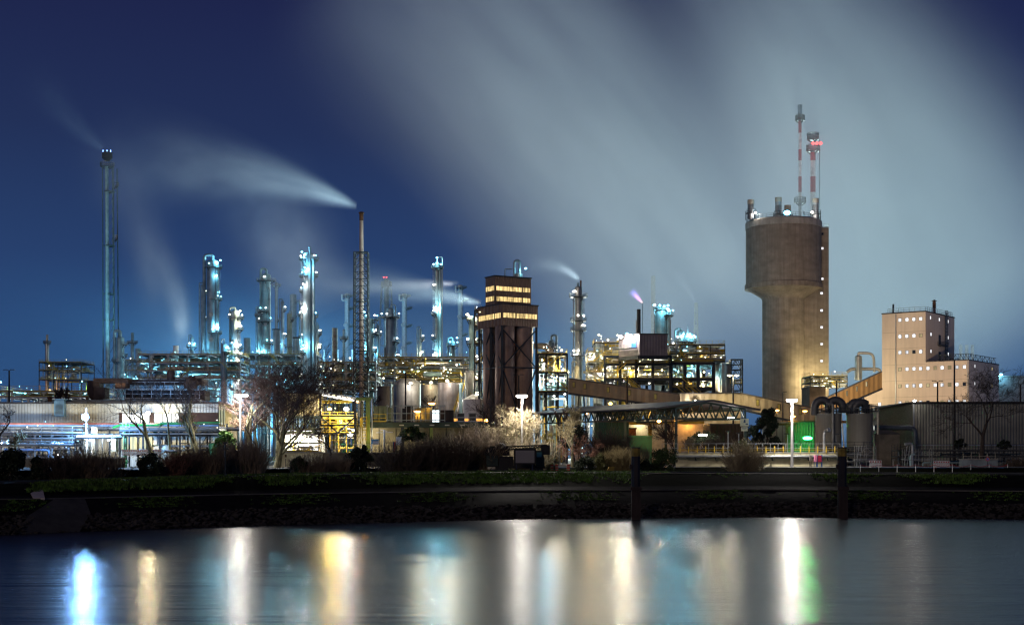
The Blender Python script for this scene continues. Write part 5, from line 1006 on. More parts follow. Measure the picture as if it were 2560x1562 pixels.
# ------------------------------------------------------------------ left works building, pipe rack, shed, service deck
LC_ = corrugated('pale_corrugated_wall',(.48,.46,.40),.55,'X',.3,.55,.15,.22); Y = 262; lf = Face((PX(-330,Y),Y),(1,0)); U = lambda px: PX(px,Y)-PX(-330,Y); zt = PZ(1009,Y)
T = thing('works_building','long low works building with pale corrugated walls and a row of lit windows','building',(PX(150,Y),Y+8,G)); UR = U(546)
blk(lf,0,UR,18,G-.2,zt).build('corrugated_wall',LC_,T); mb = MB(); lf.box(mb,-.2,UR+.2,zt,zt+.35,-18.2,.2); mb.build('roof',DKT,T)
mb = MB(); lf.box(mb,U(548),U(563),G,zt-.3,-6,.05); mb.build('end_pier',corrugated('yellow_beige_cladding',(.50,.44,.22),.5,'X',.2,.7,.1),T)
mb = MB(); lf.box(mb,U(298),U(306),PZ(1060,Y),PZ(1031,Y),0,.1); lf.box(mb,U(374.5),U(384.5),PZ(1060,Y),PZ(1031,Y),0,.1); lf.box(mb,U(447),U(545),PZ(1060,Y),PZ(1031,Y),0,.1); mb.build('brick_panel',mat('red_brown_panel',(.07,.035,.025),.8),T)
WW = litglass('bright_office_window',(1,1,.94),3.2,.2,.75)
for a in (306,329.5,352.5): lf.win(T,U(a),U(a+20.5),PZ(1054.5,Y),PZ(1033,Y),WW,STEEL)
for a in (386,408.5,430.5): lf.win(T,U(a),U(a+19.5),PZ(1054,Y),PZ(1034,Y),WW,STEEL)
lf.win(T,U(393),U(406),PZ(1110,Y),PZ(1092,Y),DARKG,FRAME); lf.win(T,U(412),U(430),PZ(1110,Y),PZ(1092,Y),DARKG,FRAME)
mb = MB(); lf.box(mb,U(304),U(382),PZ(1124,Y),PZ(1092,Y),.0,.6); mb.build('yellow_panel_bay',corrugated('pale_yellow_sheet',(.58,.52,.30),1.1,'X',.2,.6,.1),T)
mb = MB(); lf.box(mb,U(0)-20,U(560),PZ(1089,Y),PZ(1083,Y),.0,.9); mb.build('canopy_ledge',GALV,T)
# ducts on the roof
mb = MB(); lf.box(mb,U(152),U(490),zt+.36,PZ(997,Y),-5,-3); mb.build('roof_duct',mat('grey_blue_duct',(.17,.2,.22),.5,.4,streak=.3),T)
mb = MB()
mb.pipe([lf.p(U(152),PZ(1001,Y),-1.5),lf.p(U(152),PZ(1001,Y),.8),lf.p(U(152),PZ(1041,Y),.8)],.02,4) if 0 else None
lf.box(mb,U(140),U(165),PZ(1041,Y),PZ(1001,Y),.05,1.2); lf.box(mb,U(141),U(164),PZ(1001,Y),PZ(997,Y),-3,.95); hd = mb.build('intake_hood',mat('blue_grey_hood',(.13,.24,.33),.5,.3),T)
mb = MB()
for k in range(9): zz = PZ(1012+k*3,Y); lf.box(mb,U(144),U(163),zz-.05,zz+.06,1.2,1.28)
mb.build('louvre',STEEL).parent = hd
HD = mat('dark_rusty_duct',(.06,.035,.028),.75,.2,.4,.8,streak=.4); Y2 = 268
T2 = thing('roof_duct_plant','dark rusty box ducts and extract fans piled on the works roof','duct plant',(PX(360,Y2),Y2,zt)); g = lambda px, py, yy=Y2: PW(px,py,yy)
def db(a, b, c, d, y0, y1, m=HD, n='duct'): return MB().box2((PX(a,Y2),y0,PZ(d,Y2)),(PX(b,Y2),y1,PZ(c,Y2))).build(n,m,T2)
db(233,320,945,957,Y2,Y2+3); db(233,248,957.5,968,Y2,Y2+3); MB().pipe([g(238,952,Y2+2),g(236,985,Y2+2),g(262,988,Y2+2)],1.5,4,bend=3).build('duct_bend',HD,T2); db(234,262,968.5,996,Y2,Y2+3); db(288,314,957.5,972,Y2,Y2+3,RUST); db(300,480,945.5,958,Y2+4,Y2+7); db(300,500,972.5,997,Y2+4,Y2+9,mat('sooty_roof_box',(.02,.022,.028),.8)); db(466,496,944,958,Y2+3,Y2+8)
for px, w, yt in ((412,22,921),(466,20,936)): MB().lathe([(S(w*.5,Y2),PZ(958,Y2)),(S(w*.5,Y2),PZ(yt+9,Y2)),(S(w*.36,Y2),PZ(yt,Y2)),(0,PZ(yt,Y2))],(PX(px,Y2),Y2+5,0),14).build('extract_cowl',HD,T2)
MB().lathe([(S(17,Y2),PZ(972,Y2)),(S(19,Y2),PZ(955,Y2)),(S(12,Y2),PZ(944,Y2)),(0,PZ(944,Y2))],(PX(474,Y2),Y2+1,0),14).build('extract_cowl',HD,T2)
mb = MB(); mb.rail([(PX(285,Y2),Y2-.5,PZ(997,Y2)),(PX(500,Y2),Y2-.5,PZ(997,Y2))],1.9,.09,1.8); mb.rail([(PX(250,Y2),Y2+3.6,PZ(972,Y2)),(PX(500,Y2),Y2+3.6,PZ(972,Y2))],1.5,.08,1.8); mb.build('railing',GALV,T2)
for px, lb, w in ((125,'short rusty roof vent with a small orange lamp beside it',11),(218,'low roof cowl next to the dark duct pile',6)): o = MB().lathe([(S(w*.5,Y),zt+.3),(S(w*.5,Y),PZ(994,Y)),(S(w*.75,Y),PZ(991,Y)),(0,PZ(988,Y))],(PX(px,Y+4),Y+4,0),14).build('roof_vent',RUST); tag(o,lb,'vent')
# pipe bundles along the works front
def prun(lb, pts, r, m, n=8, cat='pipe', nm='pipe_run'): return tag(MB().pipe(pts,r,n).build(nm,m),lb,cat)
FY = 256
for py, r, m, lb, xa, xb in ((1059,.16,mat('pink_pipe',(.45,.16,.13),.5),'thin pink pipe running above the blue pipes along the works wall',-60,548),(1063.5,.22,mat('pale_blue_pipe',(.22,.36,.62),.4,.2),'pale blue pipe running the length of the works wall',-60,548),(1070,.2,GALV,'grey pipe below the pale blue pipe on the works wall',-60,600),(1081,.24,WHITE,'white pipe at the top of the lit pipe rack',-20,185),(1075,.15,STEEL,'dark pipe between the grey and white pipes on the works wall',-60,640)):
    prun(lb,[(PX(xa,FY),FY,PZ(py,FY)),(PX(xb,FY),FY,PZ(py,FY))],r,m)
prun('green pipe with a step in front of the lit windows',[(PX(282,FY-.6),FY-.6,PZ(1069,FY)),(PX(298,FY-.6),FY-.6,PZ(1063,FY)),(PX(400,FY-.6),FY-.6,PZ(1062,FY)),(PX(402,FY-.6),FY-.6,PZ(1058,FY)),(PX(550,FY-.6),FY-.6,PZ(1057,FY))],.2,mat('bright_green_pipe',(.02,.35,.09),.5))
mb = MB()
for k in range(14): px = 20+k*42; mb.beam((PX(px,FY),FY+.5,G),(PX(px,FY),FY+.5,PZ(1058,FY)),.28); mb.beam((PX(px,FY),FY-.8,PZ(1073,FY)),(PX(px,FY),FY+1.5,PZ(1073,FY)),.3)
tag(mb.build('pipe_support',STEEL),'row of dark steel trestles carrying the wall pipes','pipe rack')
unit('blue white lit pipe rack before the works building', (2,42,88,130,172,208), (1083,1097,1112), 244,251, 31, 20, 56, ((215,1047,'b',0),(180,1092,'b',2500),(120,1092,'b',2500),(60,1094,'b',1800),(195,1104,'b',2500),(90,1108,'b',1500),(150,1108,'b',2000),(20,1105,'b',1000)), col=.3, frame=GALV, rails=GALV, pals=[PALE,GALV,WHITE,PALE,mat('pale_blue_pipe',(.22,.36,.62))], stairs=1, name='pipe_rack', cat='pipe rack', pr=(.08,.24))
unit('green and grey pipe rack below the yellow panel bay', (300,345,400,450,500,548), (1075,1086), 246,252, 32, 4, 26, ((362,1046,'y',2200),), col=.25, frame=STEEL, rails=GALV, pals=[GREENP,GALV,CREAM,STEEL], stairs=0, name='pipe_rack', cat='pipe rack', pr=(.08,.2))
for a, b, c, d, m, lb in ((228,237,1066,1083,WHITE,'tall white cabinet on the pipe rack beside the blazing lamp'),(196,230,1094,1137,WHITE,'white lit container under the shelter roof'),(277,290,1090,1128,mat('pale_metal_locker',(.5,.5,.46),.5,.3),'pale metal locker at the end of the shelter')):
    Y=247; T = thing('equipment_cabinet',lb,'cabinet',PW((a+b)/2,d,Y)); MB().box2((PX(a,Y),Y,PZ(d,Y)),(PX(b,Y),Y+1.6,PZ(c,Y))).build('housing',m,T); MB().box2((PX(a+1.2,Y),Y-.05,PZ(d-2,Y)),(PX(b-1.2,Y),Y,PZ(c+1.2,Y))).build('door',GALV,T)
Y=243; T = thing('shelter','open shelter with a sloping glass roof and thin posts before the works','shelter',PW(247,1168,Y)); 
mb = MB(); v = [PW(190,1094,Y-1.2),PW(306,1094,Y-1.2),PW(300,1086,Y+2.5),PW(193,1086,Y+2.5)]; v += [q+Vector((0,0,.12)) for q in v]; mb._add(v,[(0,3,2,1),(4,5,6,7),(0,1,5,4),(1,2,6,5),(2,3,7,6),(3,0,4,7)]); mb.build('roof',mat('milky_roof_sheet',(.62,.63,.6),.3),T)
mb = MB()
for px in (192,247,303):
    mb.beam((PX(px,Y),Y-1,PZ(1172,Y)),(PX(px,Y),Y-1,PZ(1094,Y)),.14); mb.beam((PX(px,Y),Y+2.2,G),(PX(px,Y),Y+2.2,PZ(1087,Y)),.14)
mb.beam(PW(190,1094.5,Y-1.2),PW(306,1094.5,Y-1.2),.22); mb.beam(PW(190,1085,Y-1),PW(306,1085,Y-1),.1)
for k in range(12): mb.beam(PW(190+k*9.6,1094 if k%2 else 1085,Y-1),PW(199.6+k*9.6,1085 if k%2 else 1094,Y-1),.07)
mb.build('post_frame',STEEL,T); light(PW(247,1098,Y+.5),'m',2500,T,.3); flood(PW(225,1100,Y+1),'m',300,T,.25); flood(PW(272,1100,Y+1),'m',300,T,.25)
for px in (15,75,140,270): light((PX(px,251),251,PZ(1078,251)),(1,.97,.82),1500,None,.3,spot=150,target=(PX(px,262),262,PZ(1035,262)),blend=.6)  # unseen spots added behind the rack to wash the works wall
# --- big lamp posts and masts
def post(lb, px, ytop, Y, heads, h0=None, m=GALV, r=.12, name='lamp_post', cat='lamp post', base=None):
    """heads: (dx px, colour or None, W)"""
    x = PX(px,Y); zt = PZ(ytop,Y); zb = base if base is not None else G; T = thing(name,lb,cat,(x,Y,zb))
    MB().tube([(x,Y,zb-.1),(x,Y,zb+(zt-zb)*.5),(x,Y,zt)],[r*1.4,r*1.1,r*.8],10).build('pole',m,T)
    for dx, c, P in heads:
        X = x+S(dx,Y); s = 1 if dx >= 0 else -1; a = MB().beam((x,Y,zt-.05),(X-s*.4,Y,zt+.12),.09).box((X,Y,zt+.17),(.95,.4,.14)).build('lamp_arm' if c else 'lamp_head',m if c else STEEL,T)
        if c:
            l = MB().lathe([(0,-.36),(.42,-.26),(.56,-.02),(0,.05)],(X,Y-.1,zt+.07),10).build('lens',lens_mat(c,18)); l.parent = a
            light((X,Y-.25,zt-.35),c,P,T,.3,spot=152,target=(X,Y-.4,zt-9),blend=.35); light((X,Y-.3,zt-.3),c,P*.22,T,.3)
    return T
post('tall white lamp post with two lit heads by the railway',1980,1001,250,((-7,'w',9000),(6,'w',6000)),m=WHITE,r=.2)
light(PW(1980,1004,248.5),'w',4500,None,.4)
post('white lamp post with two lit heads among the pale trees',1305,990,235,((-7,'w',13000),(6,'w',9000)),m=WHITE,r=.14)
post('lamp post with a lit head next to the pinkish small tree',601,988,234,((-7,'w',14000),(12,'w',1500)),m=WHITE,r=.14)
post('dark lamp post with one unlit angled head by the pine',1957,981,306,((5,None,0),),m=STEEL)
post('orange lamp on a slim post behind the white lamp post',1985,1040,300,((-3,'o',1500),),m=STEEL,r=.08)
post('orange mushroom lamp before the lower gallery',1942,1025,322,((0,'o',900),),m=STEEL,r=.1); post('second orange mushroom lamp near the dust silo',2012,1027,322,((0,'o',500),),m=STEEL,r=.1)
def mast(lb, px, ytop, Y, lit=None): return post(lb,px,ytop,Y,((-9,lit and lit[0],lit and lit[1]),(8,lit and lit[0],lit and lit[1])),m=BLACKM,r=.2,name='floodlight_mast',cat='floodlight mast')
mast('black mast with two unlit floodlights on the works roof edge',23,926,300); mast('black mast with two unlit floodlights before the storage tanks',1014,932,330); mast('black mast with two unlit floodlights before the long gallery',1568,942,330)
mast('black mast with blazing floodlights before the small truss tower',1833,938,335,('y',3000)); mast('black mast standing before the steep gallery',2091,951,330); mast('black mast standing on the warehouse roof line before the beige wing',2344,954,335); mast('tallest black mast rising in front of the dark warehouse',2386,899,292)
mast('black mast at the far edge beside the bare plane tree',2551,960,330); mast('small dark mast seen against the rusty silo house',1297,938,345)
post('white street lamp with a flat double head behind the railing',1820,1080,266,((0,None,0),),m=GALV,r=.1); post('grey street lamp with a flat head behind the green shrub',1847,1084,272,((0,None,0),),m=GALV,r=.1); post('grey street lamp left of the green lamp',1969,1086,268,((-2,None,0),),m=GALV,r=.1); post('small grey lamp in front of the dust silo',2090,1087,270,((2,None,0),),m=GALV,r=.08)
# the blazing lamp
T = post('blazing blue white lamp on a slender pole before the works wall',216,1020,244,(),m=WHITE,r=.12); o = MB().lathe([(0,-.6),(.5,-.4),(.62,0),(.5,.4),(0,.6)],PW(213,1042,242.6),14).build('floodlight',lens_mat('b',60),T); light(PW(213,1043,241),'b',30000,T,.5)
for px, py, Y, c, P, lb in ((370,1033,258,'y',4500,'yellow white lamp on a bracket between the lit windows'),): o = MB().lathe([(0,-.4),(.33,-.26),(.42,0),(.33,.26),(0,.4)],PW(px,py,Y),12).build('wall_lamp',lens_mat(c,18)); tag(o,lb,'lamp'); light(PW(px,py+1,Y-1.2),c,P,None,.4)
light(PW(598,993,231),'w',2600,None,.4)
# --- shed with the lit sloping roof
T = thing('loading_shed','open shed with a sloping roof glowing white underneath on yellow beams','shed',(PX(840,280),284,G)); Y = 278
mb = MB(); v = [PW(797,981,Y),PW(892,997,Y),PW(892,997,Y)+Vector((0,14,0)),PW(797,981,Y)+Vector((0,14,0))]; v += [q+Vector((0,0,.3)) for q in v]; mb._add(v,[(0,3,2,1),(4,5,6,7),(0,1,5,4),(1,2,6,5),(2,3,7,6),(3,0,4,7)]); mb.build('roof',mat('white_roof_sheet',(.62,.6,.52),.5),T)
mb = MB()
for px, yt in ((801,984),(888,998)):
    for dy in (0,6.5,13.5): mb.beam((PX(px,Y),Y+dy,G-.1),(PX(px,Y),Y+dy,PZ(yt,Y)),.42)
for py in (1040,1062,1083): mb.beam(PW(800,py,Y),PW(889,py,Y),.3); mb.beam(PW(800,py,Y)+Vector((0,13.5,0)),PW(889,py,Y)+Vector((0,13.5,0)),.3)
mb.beam(PW(801,1041,Y),PW(845,1082,Y),.28); mb.beam(PW(888,1041,Y),PW(845,1082,Y),.28)
for k in range(7): mb.beam(PW(800+k*13,983+k*2.2,Y-.1),PW(800+k*13,983+k*2.2,Y)+Vector((0,14,0)),.22)
mb.build('steel_frame',STEEL,T); mb = MB(); mb.beam(PW(803,1004,Y+2),PW(880,1004,Y+2),.5); mb.build('crane_rail',YEL,T); mb = MB().box2((PX(803,Y),Y+13,PZ(1066,Y)),(PX(886,Y),Y+13.2,PZ(1040,Y))); mb.build('rear_panel',YEL,T)
for px, py, c, P, s in ((824,1022,'a',5500,.6),(866,1022,'w',4500,.7),(884,1075,'w',900,.4),(876,1085,'w',2500,.7)): flood(PW(px,py,Y+3),c,P,T,s)
light(PW(840,1000,Y+7),'a',3600,T,.6)
mb = MB()
for k in range(5): a = 803+k*17; mb.box(PW(a+7,988+k*2.9,Y+4),(1.1,5,.12))
mb.build('strip_light',lens_mat('w',9),T)
unit('yellow pipe trestle inside the loading shed', (804,825,846,866,886), (1045,1062,1082), 283,289, 33, 14, 34, ((815,1050,'y',1500),), col=.2, frame=YEL, stairs=1, pals=[YEL,CREAM,GALV,GREENP,WHITE], pr=(.06,.18))
# bridge left of the shed
Y = 270; box_house('beige corrugated block with a flat roof behind the big bare tree',700,795,984,284,296,corrugated('beige_block_sheet',(.42,.38,.29),.5,'X',.3,.6,.1),'plant_house',base=1040)
T = thing('truss_bridge','lit green and yellow truss bridge between the big tree and the shed','bridge',PW(745,1080,Y)); mb = MB()
for py in (1042,1080): mb.beam(PW(690,py,Y),PW(800,py,Y),.4); mb.beam(PW(690,py,Y+4),PW(800,py,Y+4),.4)
for k in range(6): a = 690+k*18.5; mb.beam(PW(a,1080 if k%2 else 1042,Y),PW(a+18.5,1042 if k%2 else 1080,Y),.32); mb.beam(PW(a,1042,Y),PW(a,1080,Y),.22)
mb.build('truss',mat('pale_green_steel',(.40,.45,.26),.5),T); mb = MB().box2((PX(690,Y),Y,PZ(1076,Y)),(PX(800,Y),Y+4,PZ(1074,Y))); mb.build('deck',GALV,T); mb = MB(); mb.rail([PW(690,1073,Y+3),PW(800,1073,Y+3)],2.2,.1,1.0); mb.build('railing',YEL,T)
T = box_house('ground floor workshop blazing white through its open front',704,800,1086,276,284,WHITE,'workshop',base=1150,lamps=((738,1094,'y',1500),(755,1093,'w',4000),(770,1096,'w',4500),(720,1100,'w',1800)))
mb = MB()
for px in (706,726,742,758,778,798): mb.beam((PX(px,274.5),274.5,PZ(1148,274)),(PX(px,274.5),274.5,PZ(1086,274)),.2)
mb.rail([PW(704,1140,274.4),PW(800,1140,274.4)],1.6,.09,1.1); tag(mb.build('post_railing',STEEL),'dark post and rail frame before the blazing workshop','frame')
unit('small yellow machinery inside the blazing workshop front',(712,740,768,796),(1108,1128),269,273,34,12,22,((748,1112,'w',1500),(786,1118,'w',1200)),col=.12,frame=GALV,stairs=1,pals=[CREAM,YEL,WHITE,GALV],pr=(.05,.14))
# --- cage ladder column, service deck with cabinets
GY = mat('yellow_green_steel',(.22,.26,.05),.5); Y = 272; T = thing('portal_post','yellow green portal column with a caged yellow ladder','steel portal',PW(918,1150,Y)); MB().beam((PX(920,Y),Y,G),(PX(920,Y),Y,PZ(1000,Y)),.75,.75).build('column_post',GY,T); MB().beam(PW(890,997,Y),PW(930,997,Y),.55).build('top_beam',GY,T)
MB().ladder((PX(911,Y-1),Y-1.0,PZ(1102,Y)),PZ(1042,Y)-PZ(1102,Y),.75,(1,0),.13,cage=True,step=.6).build('caged_ladder',YEL,T); MB().tube([(PX(930,Y),Y-.3,G),(PX(930,Y),Y-.3,PZ(996,Y))],.16,8).build('drain_pipe',GALV,T)
MB().ladder((PX(897,Y+1),Y+1,G),PZ(1050,Y)-G,.6,(1,0),.1,step=.6).build('ladder',YEL,T)
flood(PW(894,1004,Y+2),'o',300,T,.35)
T = thing('service_deck','long raised service deck on posts below the storage tanks','deck',PW(1040,1150,276)); Y = 276
mb = MB(); mb.beam(PW(925,1062,Y),PW(1235,1062,Y),.5,1.0); mb.beam(PW(925,1062,Y+8),PW(1235,1062,Y+8),.5,1.0); mb.beam(PW(925,1057.5,Y-.4),PW(1235,1057.5,Y-.4),.3); mb.build('deck_beam',mat('dark_green_beam',(.035,.05,.03),.6),T); MB().box2((PX(925,Y),Y,PZ(1056,Y)),(PX(1235,Y),Y+8,PZ(1054.5,Y))).build('deck',STEEL,T)
for px in (1078,1006,1190): MB().beam((PX(px,Y),Y+.2,G),(PX(px,Y),Y+.2,PZ(1066,Y)),.6).build('deck_post',GY if px == 1078 else STEEL,T)
for k in range(5): mb = MB().box(PW(1004+k*38,1062.3,Y-.55),(.9,.12,.22)); mb.build('deck_plate',CREAM,T)
mb = MB(); mb.rail([PW(930,1054,Y-.3),PW(965,1054,Y-.3)],1.5,.1,1.2); mb.build('railing',YEL,T)
for a, b, yt, m, lb in ((932,968,1014,mat('olive_cabinet',(.14,.16,.08),.6),'olive double cabinet at the yellow railing end of the service deck'),(968,980,1018,mat('olive_cabinet',(.14,.16,.08)),'narrow olive cabinet next to the double cabinet'),(1004,1015,1020,BLACKM,'slim black cabinet before the dark mast'),(1010,1029,1012,BLACKM,'tall black cabinet in the middle of the service deck'),(1036,1078,1018,mat('olive_cabinet',(.14,.16,.08)),'wide olive cabinet with a box on top'),(1099,1133,1024,BLACKM,'large black generator box past the cage on the service deck'),(1143,1160,1033,STEELC,'small framed cooler box on the service deck'),(1172,1189,1033,STEELC,'second small framed cooler box nearest the silo house')):
    T2 = thing('equipment_cabinet',lb,'cabinet',PW((a+b)/2,1054,Y+2)); z0 = PZ(1054.2,Y)+.03; MB().box2((PX(a,Y),Y+1.6,z0),(PX(b,Y),Y+4,PZ(yt,Y))).build('housing',BLACKM if b > 1140 else m,T2); w_ = (b-a)
    mb = MB(); n = max(1,round(w_/13))
    for k in range(n): mb.box2((PX(a+1+k*w_/n,Y),Y+1.5,z0+.3),(PX(a-1+(k+1)*w_/n,Y),Y+1.6,PZ(yt+2,Y)))
    mb.build('door',m if b < 1140 else STEEL,T2)
    if 1140 < b: MB().rail([PW(a-1,1054,Y+1.2),PW(b+1,1054,Y+1.2)],1.7,.12,1.3).build('guard_frame',GALV,T2)
T = thing('pipe_cage','grey tubular cage of tall hoops in front of the deck cabinets','steel cage',PW(1040,1052,Y)); mb = MB()
for k in range(13): a = 968+k*12; mb.beam(PW(a,1054,Y-.6),PW(a,1014 if k%3 else 1011,Y-.6),.16 if k%2 else .1)
for py in (1014,1033,1050): mb.beam(PW(966,py,Y-.6),PW(1113,py,Y-.6),.13)
for a in (966,1113): mb.beam(PW(a,1014,Y-.6),PW(a,1014,Y+6),.13); mb.beam(PW(a,1014,Y+6),PW(a,1054,Y+6),.13)
mb.build('tube_frame',mat('grey_green_tube',(.22,.25,.24),.5,.3),T)
for px, py, lb in ((1044,1028,'orange lamp glowing inside the tubular cage'),(1079,1008,'orange lamp on a stick above the wide olive cabinet')):
    T = post(lb,px,py,Y+1.2,((-2,'o',260),(2,'o',260)),m=STEEL,r=.06,base=PZ(1054,Y)); 
o = MB().box(PW(1172,1049,Y+5),(7.5,.3,.5)).build('orange_strip_lamp',lens_mat('o',1.6)); tag(o,'long orange glowing strip behind the deck coolers','lamp'); ylamp(PW(1216,1050,Y+2),'o',700,'orange lamp at the foot of the pale lit tree')
o = MB().box(PW(1084,1040,Y+7),(2.2,.2,2.4)).build('lit_doorway',lens_mat('m',2)); tag(o,'small white lit doorway behind the tubular cage','door')
Y = 284; T = thing('retaining_wall','dim olive beige wall under the long service deck','wall',PW(1060,1150,Y)); MB().box2((PX(890,Y),Y,G-.1),(PX(1290,Y),Y+.5,PZ(1068,Y))).build('wall',mat('olive_render',(.26,.22,.12),.85,streak=.3),T)
for k in range(9): MB().box2((PX(905+k*42,Y),Y-.06,G),(PX(906.3+k*42,Y),Y,PZ(1069,Y))).build('pilaster',STEEL,T)
T = thing('service_post','white lamp post with crossed arms and unlit heads below the service deck','lamp post',PW(961,1150,268)); Y=268; MB().tube([(PX(961,Y),Y,G),(PX(961,Y),Y,PZ(1074,Y))],.18,8).beam(PW(940,1081,Y),PW(982,1080,Y),.12).beam(PW(950,1074,Y),PW(968,1077,Y),.1).build('pole',WHITE,T)
for a, b, c, d, m, lb in ((928,946,1097,1109,mat('sky_blue_tarp',(.12,.38,.62),.5),'pale blue tarpaulin covered box under the service deck'),(990,1003,1091,1112,WHITE,'white box half hidden by the fan shaped shrub'),(982,984,1104,1130,BLUEP,'narrow blue panel behind the fan shaped shrub'),(984.5,987,1104,1130,REDP,'narrow red panel behind the fan shaped shrub'),(932,946,1101,1110,WHITE,'white cabinet under the pale blue tarpaulin')):
    Y = 266 if m is not WHITE else 265; T2 = thing('equipment_box',lb,'box',PW((a+b)/2,d,Y)); MB().box2((PX(a,Y),Y,PZ(d,Y)),(PX(b,Y),Y+1.2,PZ(c,Y))).build('housing',m,T2); MB().box2((PX(a,Y),Y-.04,PZ(c+1.5,Y)),(PX(b,Y),Y,PZ(c+.5,Y))).build('lid_edge',GALV,T2)
light(PW(955,1085,270),'y',600,None,.3); light(PW(1150,1090,262),'y',260,None,.4)
# ------------------------------------------------------------------ quayside: walls, rails, barriers, posts, truck
def wallthing(lb, a, b, yt, Y, m, yb=None, th=.4, name='retaining_wall', cat='wall', cap=True):
    T = thing(name,lb,cat,PW((a+b)/2,yt,Y)); zb = G-.4 if yb is None else PZ(yb,Y); MB().box2((PX(a,Y),Y,zb),(PX(b,Y),Y+th,PZ(yt,Y))).build('wall',m,T)
    if cap: MB().box2((PX(a,Y)-.1,Y-.1,PZ(yt,Y)),(PX(b,Y)+.1,Y+th+.1,PZ(yt,Y)+.18)).build('coping',KERB,T)
    return T
QW = mat('cream_stained_concrete',(.50,.46,.30),.8,0,.15,.3,streak=.35)
T = wallthing('cream concrete flood wall lit by the tall white lamp post',1690,2102,1132,256,QW); Y = 255
MB().box2((PX(1690,Y),Y+.3,PZ(1144,Y)),(PX(2102,Y),Y+1,PZ(1142,Y))).build('ledge',KERB,T)
mb = MB(); mb.tube([PW(1690,1140,Y-.4),PW(2100,1140,Y-.4)],.2,8); mb.build('wall_pipe',GALV,T)
for px in (1738,1788,1836,1882,1930,1975,2020,2068): MB().beam(PW(px,1143,Y-.4),PW(px+2,1150,Y+.6),.22).box(PW(px,1144,Y-.2),(3.2,.5,.12)).build('pipe_bracket',STEEL,T)
mb = MB(); mb.rail([PW(1655,1131,256.2),PW(2100,1131,256.2)],1.65,.07,1.4,kick=False); mb.build('railing',GALV,T)
mb = MB()
for k in range(20): mb.beam(PW(1700+k*21.5,1132,255.8),PW(1700+k*21.5,1115,255.8),.14)
mb.beam(PW(1690,1124,255.8),PW(2100,1124,255.8),.06); mb.build('railing',YEL,T)
wallthing('stained brown wall with low openings before the pipe racks',-40,312,1146,236,mat('stained_brown_render',(.20,.17,.12),.85,0,.25,.3,streak=.4)); wallthing('lit grey dock wall of the blazing workshop',700,806,1132,252,QW); wallthing('low brownish wall between the dark evergreen and the workshop',806,1010,1133,256,mat('stained_brown_render',(.20,.17,.12)))
T = thing('yard_railing','thin railing in front of the pipe rack and the shelter','railing',PW(150,1146,235)); MB().rail([PW(-40,1145,235.6),PW(312,1145,235.6)],1.4,.07,1.5).build('rail',GALV,T)
T = thing('yard_railing','pale railing along the dock wall under the shed','railing',PW(850,1132,252)); MB().rail([PW(812,1133,256.1),PW(940,1133,256.1)],1.6,.08,1.0).build('rail',WHITE,T)
# red and white boards
RW = bpy.data.materials.new('red_white_board'); RW.use_nodes = True
def barrier(lb, px, py, wpx, hpx, Y, diag=False, n=6):
    T = thing('barrier_board',lb,'barrier',PW(px,py+hpx,Y)); w, h = S(wpx,Y), S(hpx,Y); c = PW(px,py,Y); mb = MB()
    mb.box((c.x,Y,c.z-h*.2),(w,.05,h*.22)).box((c.x,Y,c.z-h*.62),(w,.05,h*.3))
    for k in range(n*2): mb.box((c.x-w/2+w*(k+.5)/(n*2),Y+.05,c.z-h*.45),(w/(n*2)*.55,.04,h*.9))
    for s in (-1,1): mb.box((c.x+s*w*.38,Y+.06,c.z-h*.95),(.3,.6,h*.12))
    mb.build('board',WHITE,T); mb = MB()
    for k in range(n):
        a = c.x-w/2+w*(k+.25)/n
        mb.box((a+w/n*.25,Y-.035,c.z-h*.2),(w/n*.5,.012,h*.18))
        mb.beam((a,Y-.035,c.z-h*.76),(a+w/n*.5,Y-.035,c.z-h*.48),.16,.01) if diag else mb.box((a+w/n*.25,Y-.035,c.z-h*.9),(w/n*.4,.012,h*.08))
    mb.build('red_stripe',REDP,T); return T
for k in range(6): barrier(('first','second','third','fourth','fifth','last')[k]+' red and white fence board counted from the shelter',313+k*16.5,1123,16,16,240,n=3)
barrier('red and white picket barrier board before the scaffold',2189,1150,31,18,242,n=5); barrier('red and white barrier board with slanted stripes near the concrete block',2354,1151,41,18,242,True,n=7)
# pale panels on the stone bank
for a, b, yt, yb, lb in ((72,112,1221,1243,'larger pale square slab lying on the dark bank'),(44,64,1209,1224,'smaller dim square slab on the dark bank')):
    _,Yw,z2,z3 = station_at((a+b)/2, 13); y0, y1 = (Yw+10.0,Yw+15.4) if a > 60 else (Yw+14.9,Yw+18.4); T = thing('bank_slab',lb,'slab',PW((a+b)/2,yb,y0)); k = 12 if a > 60 else 0
    zs = lambda y: z2-.1+(z3-z2+.05)*(y-Yw-10.6)/9.4+.14
    v = [Vector((PX(q,y),y,zs(y))) for q,y in ((a+k,y0+.8),(b,y0+.8),(b-5,y1),(a-2,y1))]; mb = MB(); w_ = [q-Vector((0,0,.25)) for q in v]; mb._add(v+w_,[(0,1,2,3),(0,4,5,1),(1,5,6,2),(2,6,7,3),(3,7,4,0)]); mb.build('slab',mat('pale_slab_concrete',(.40,.37,.36),.8,0,.1,.5) if a > 60 else KERB,T)
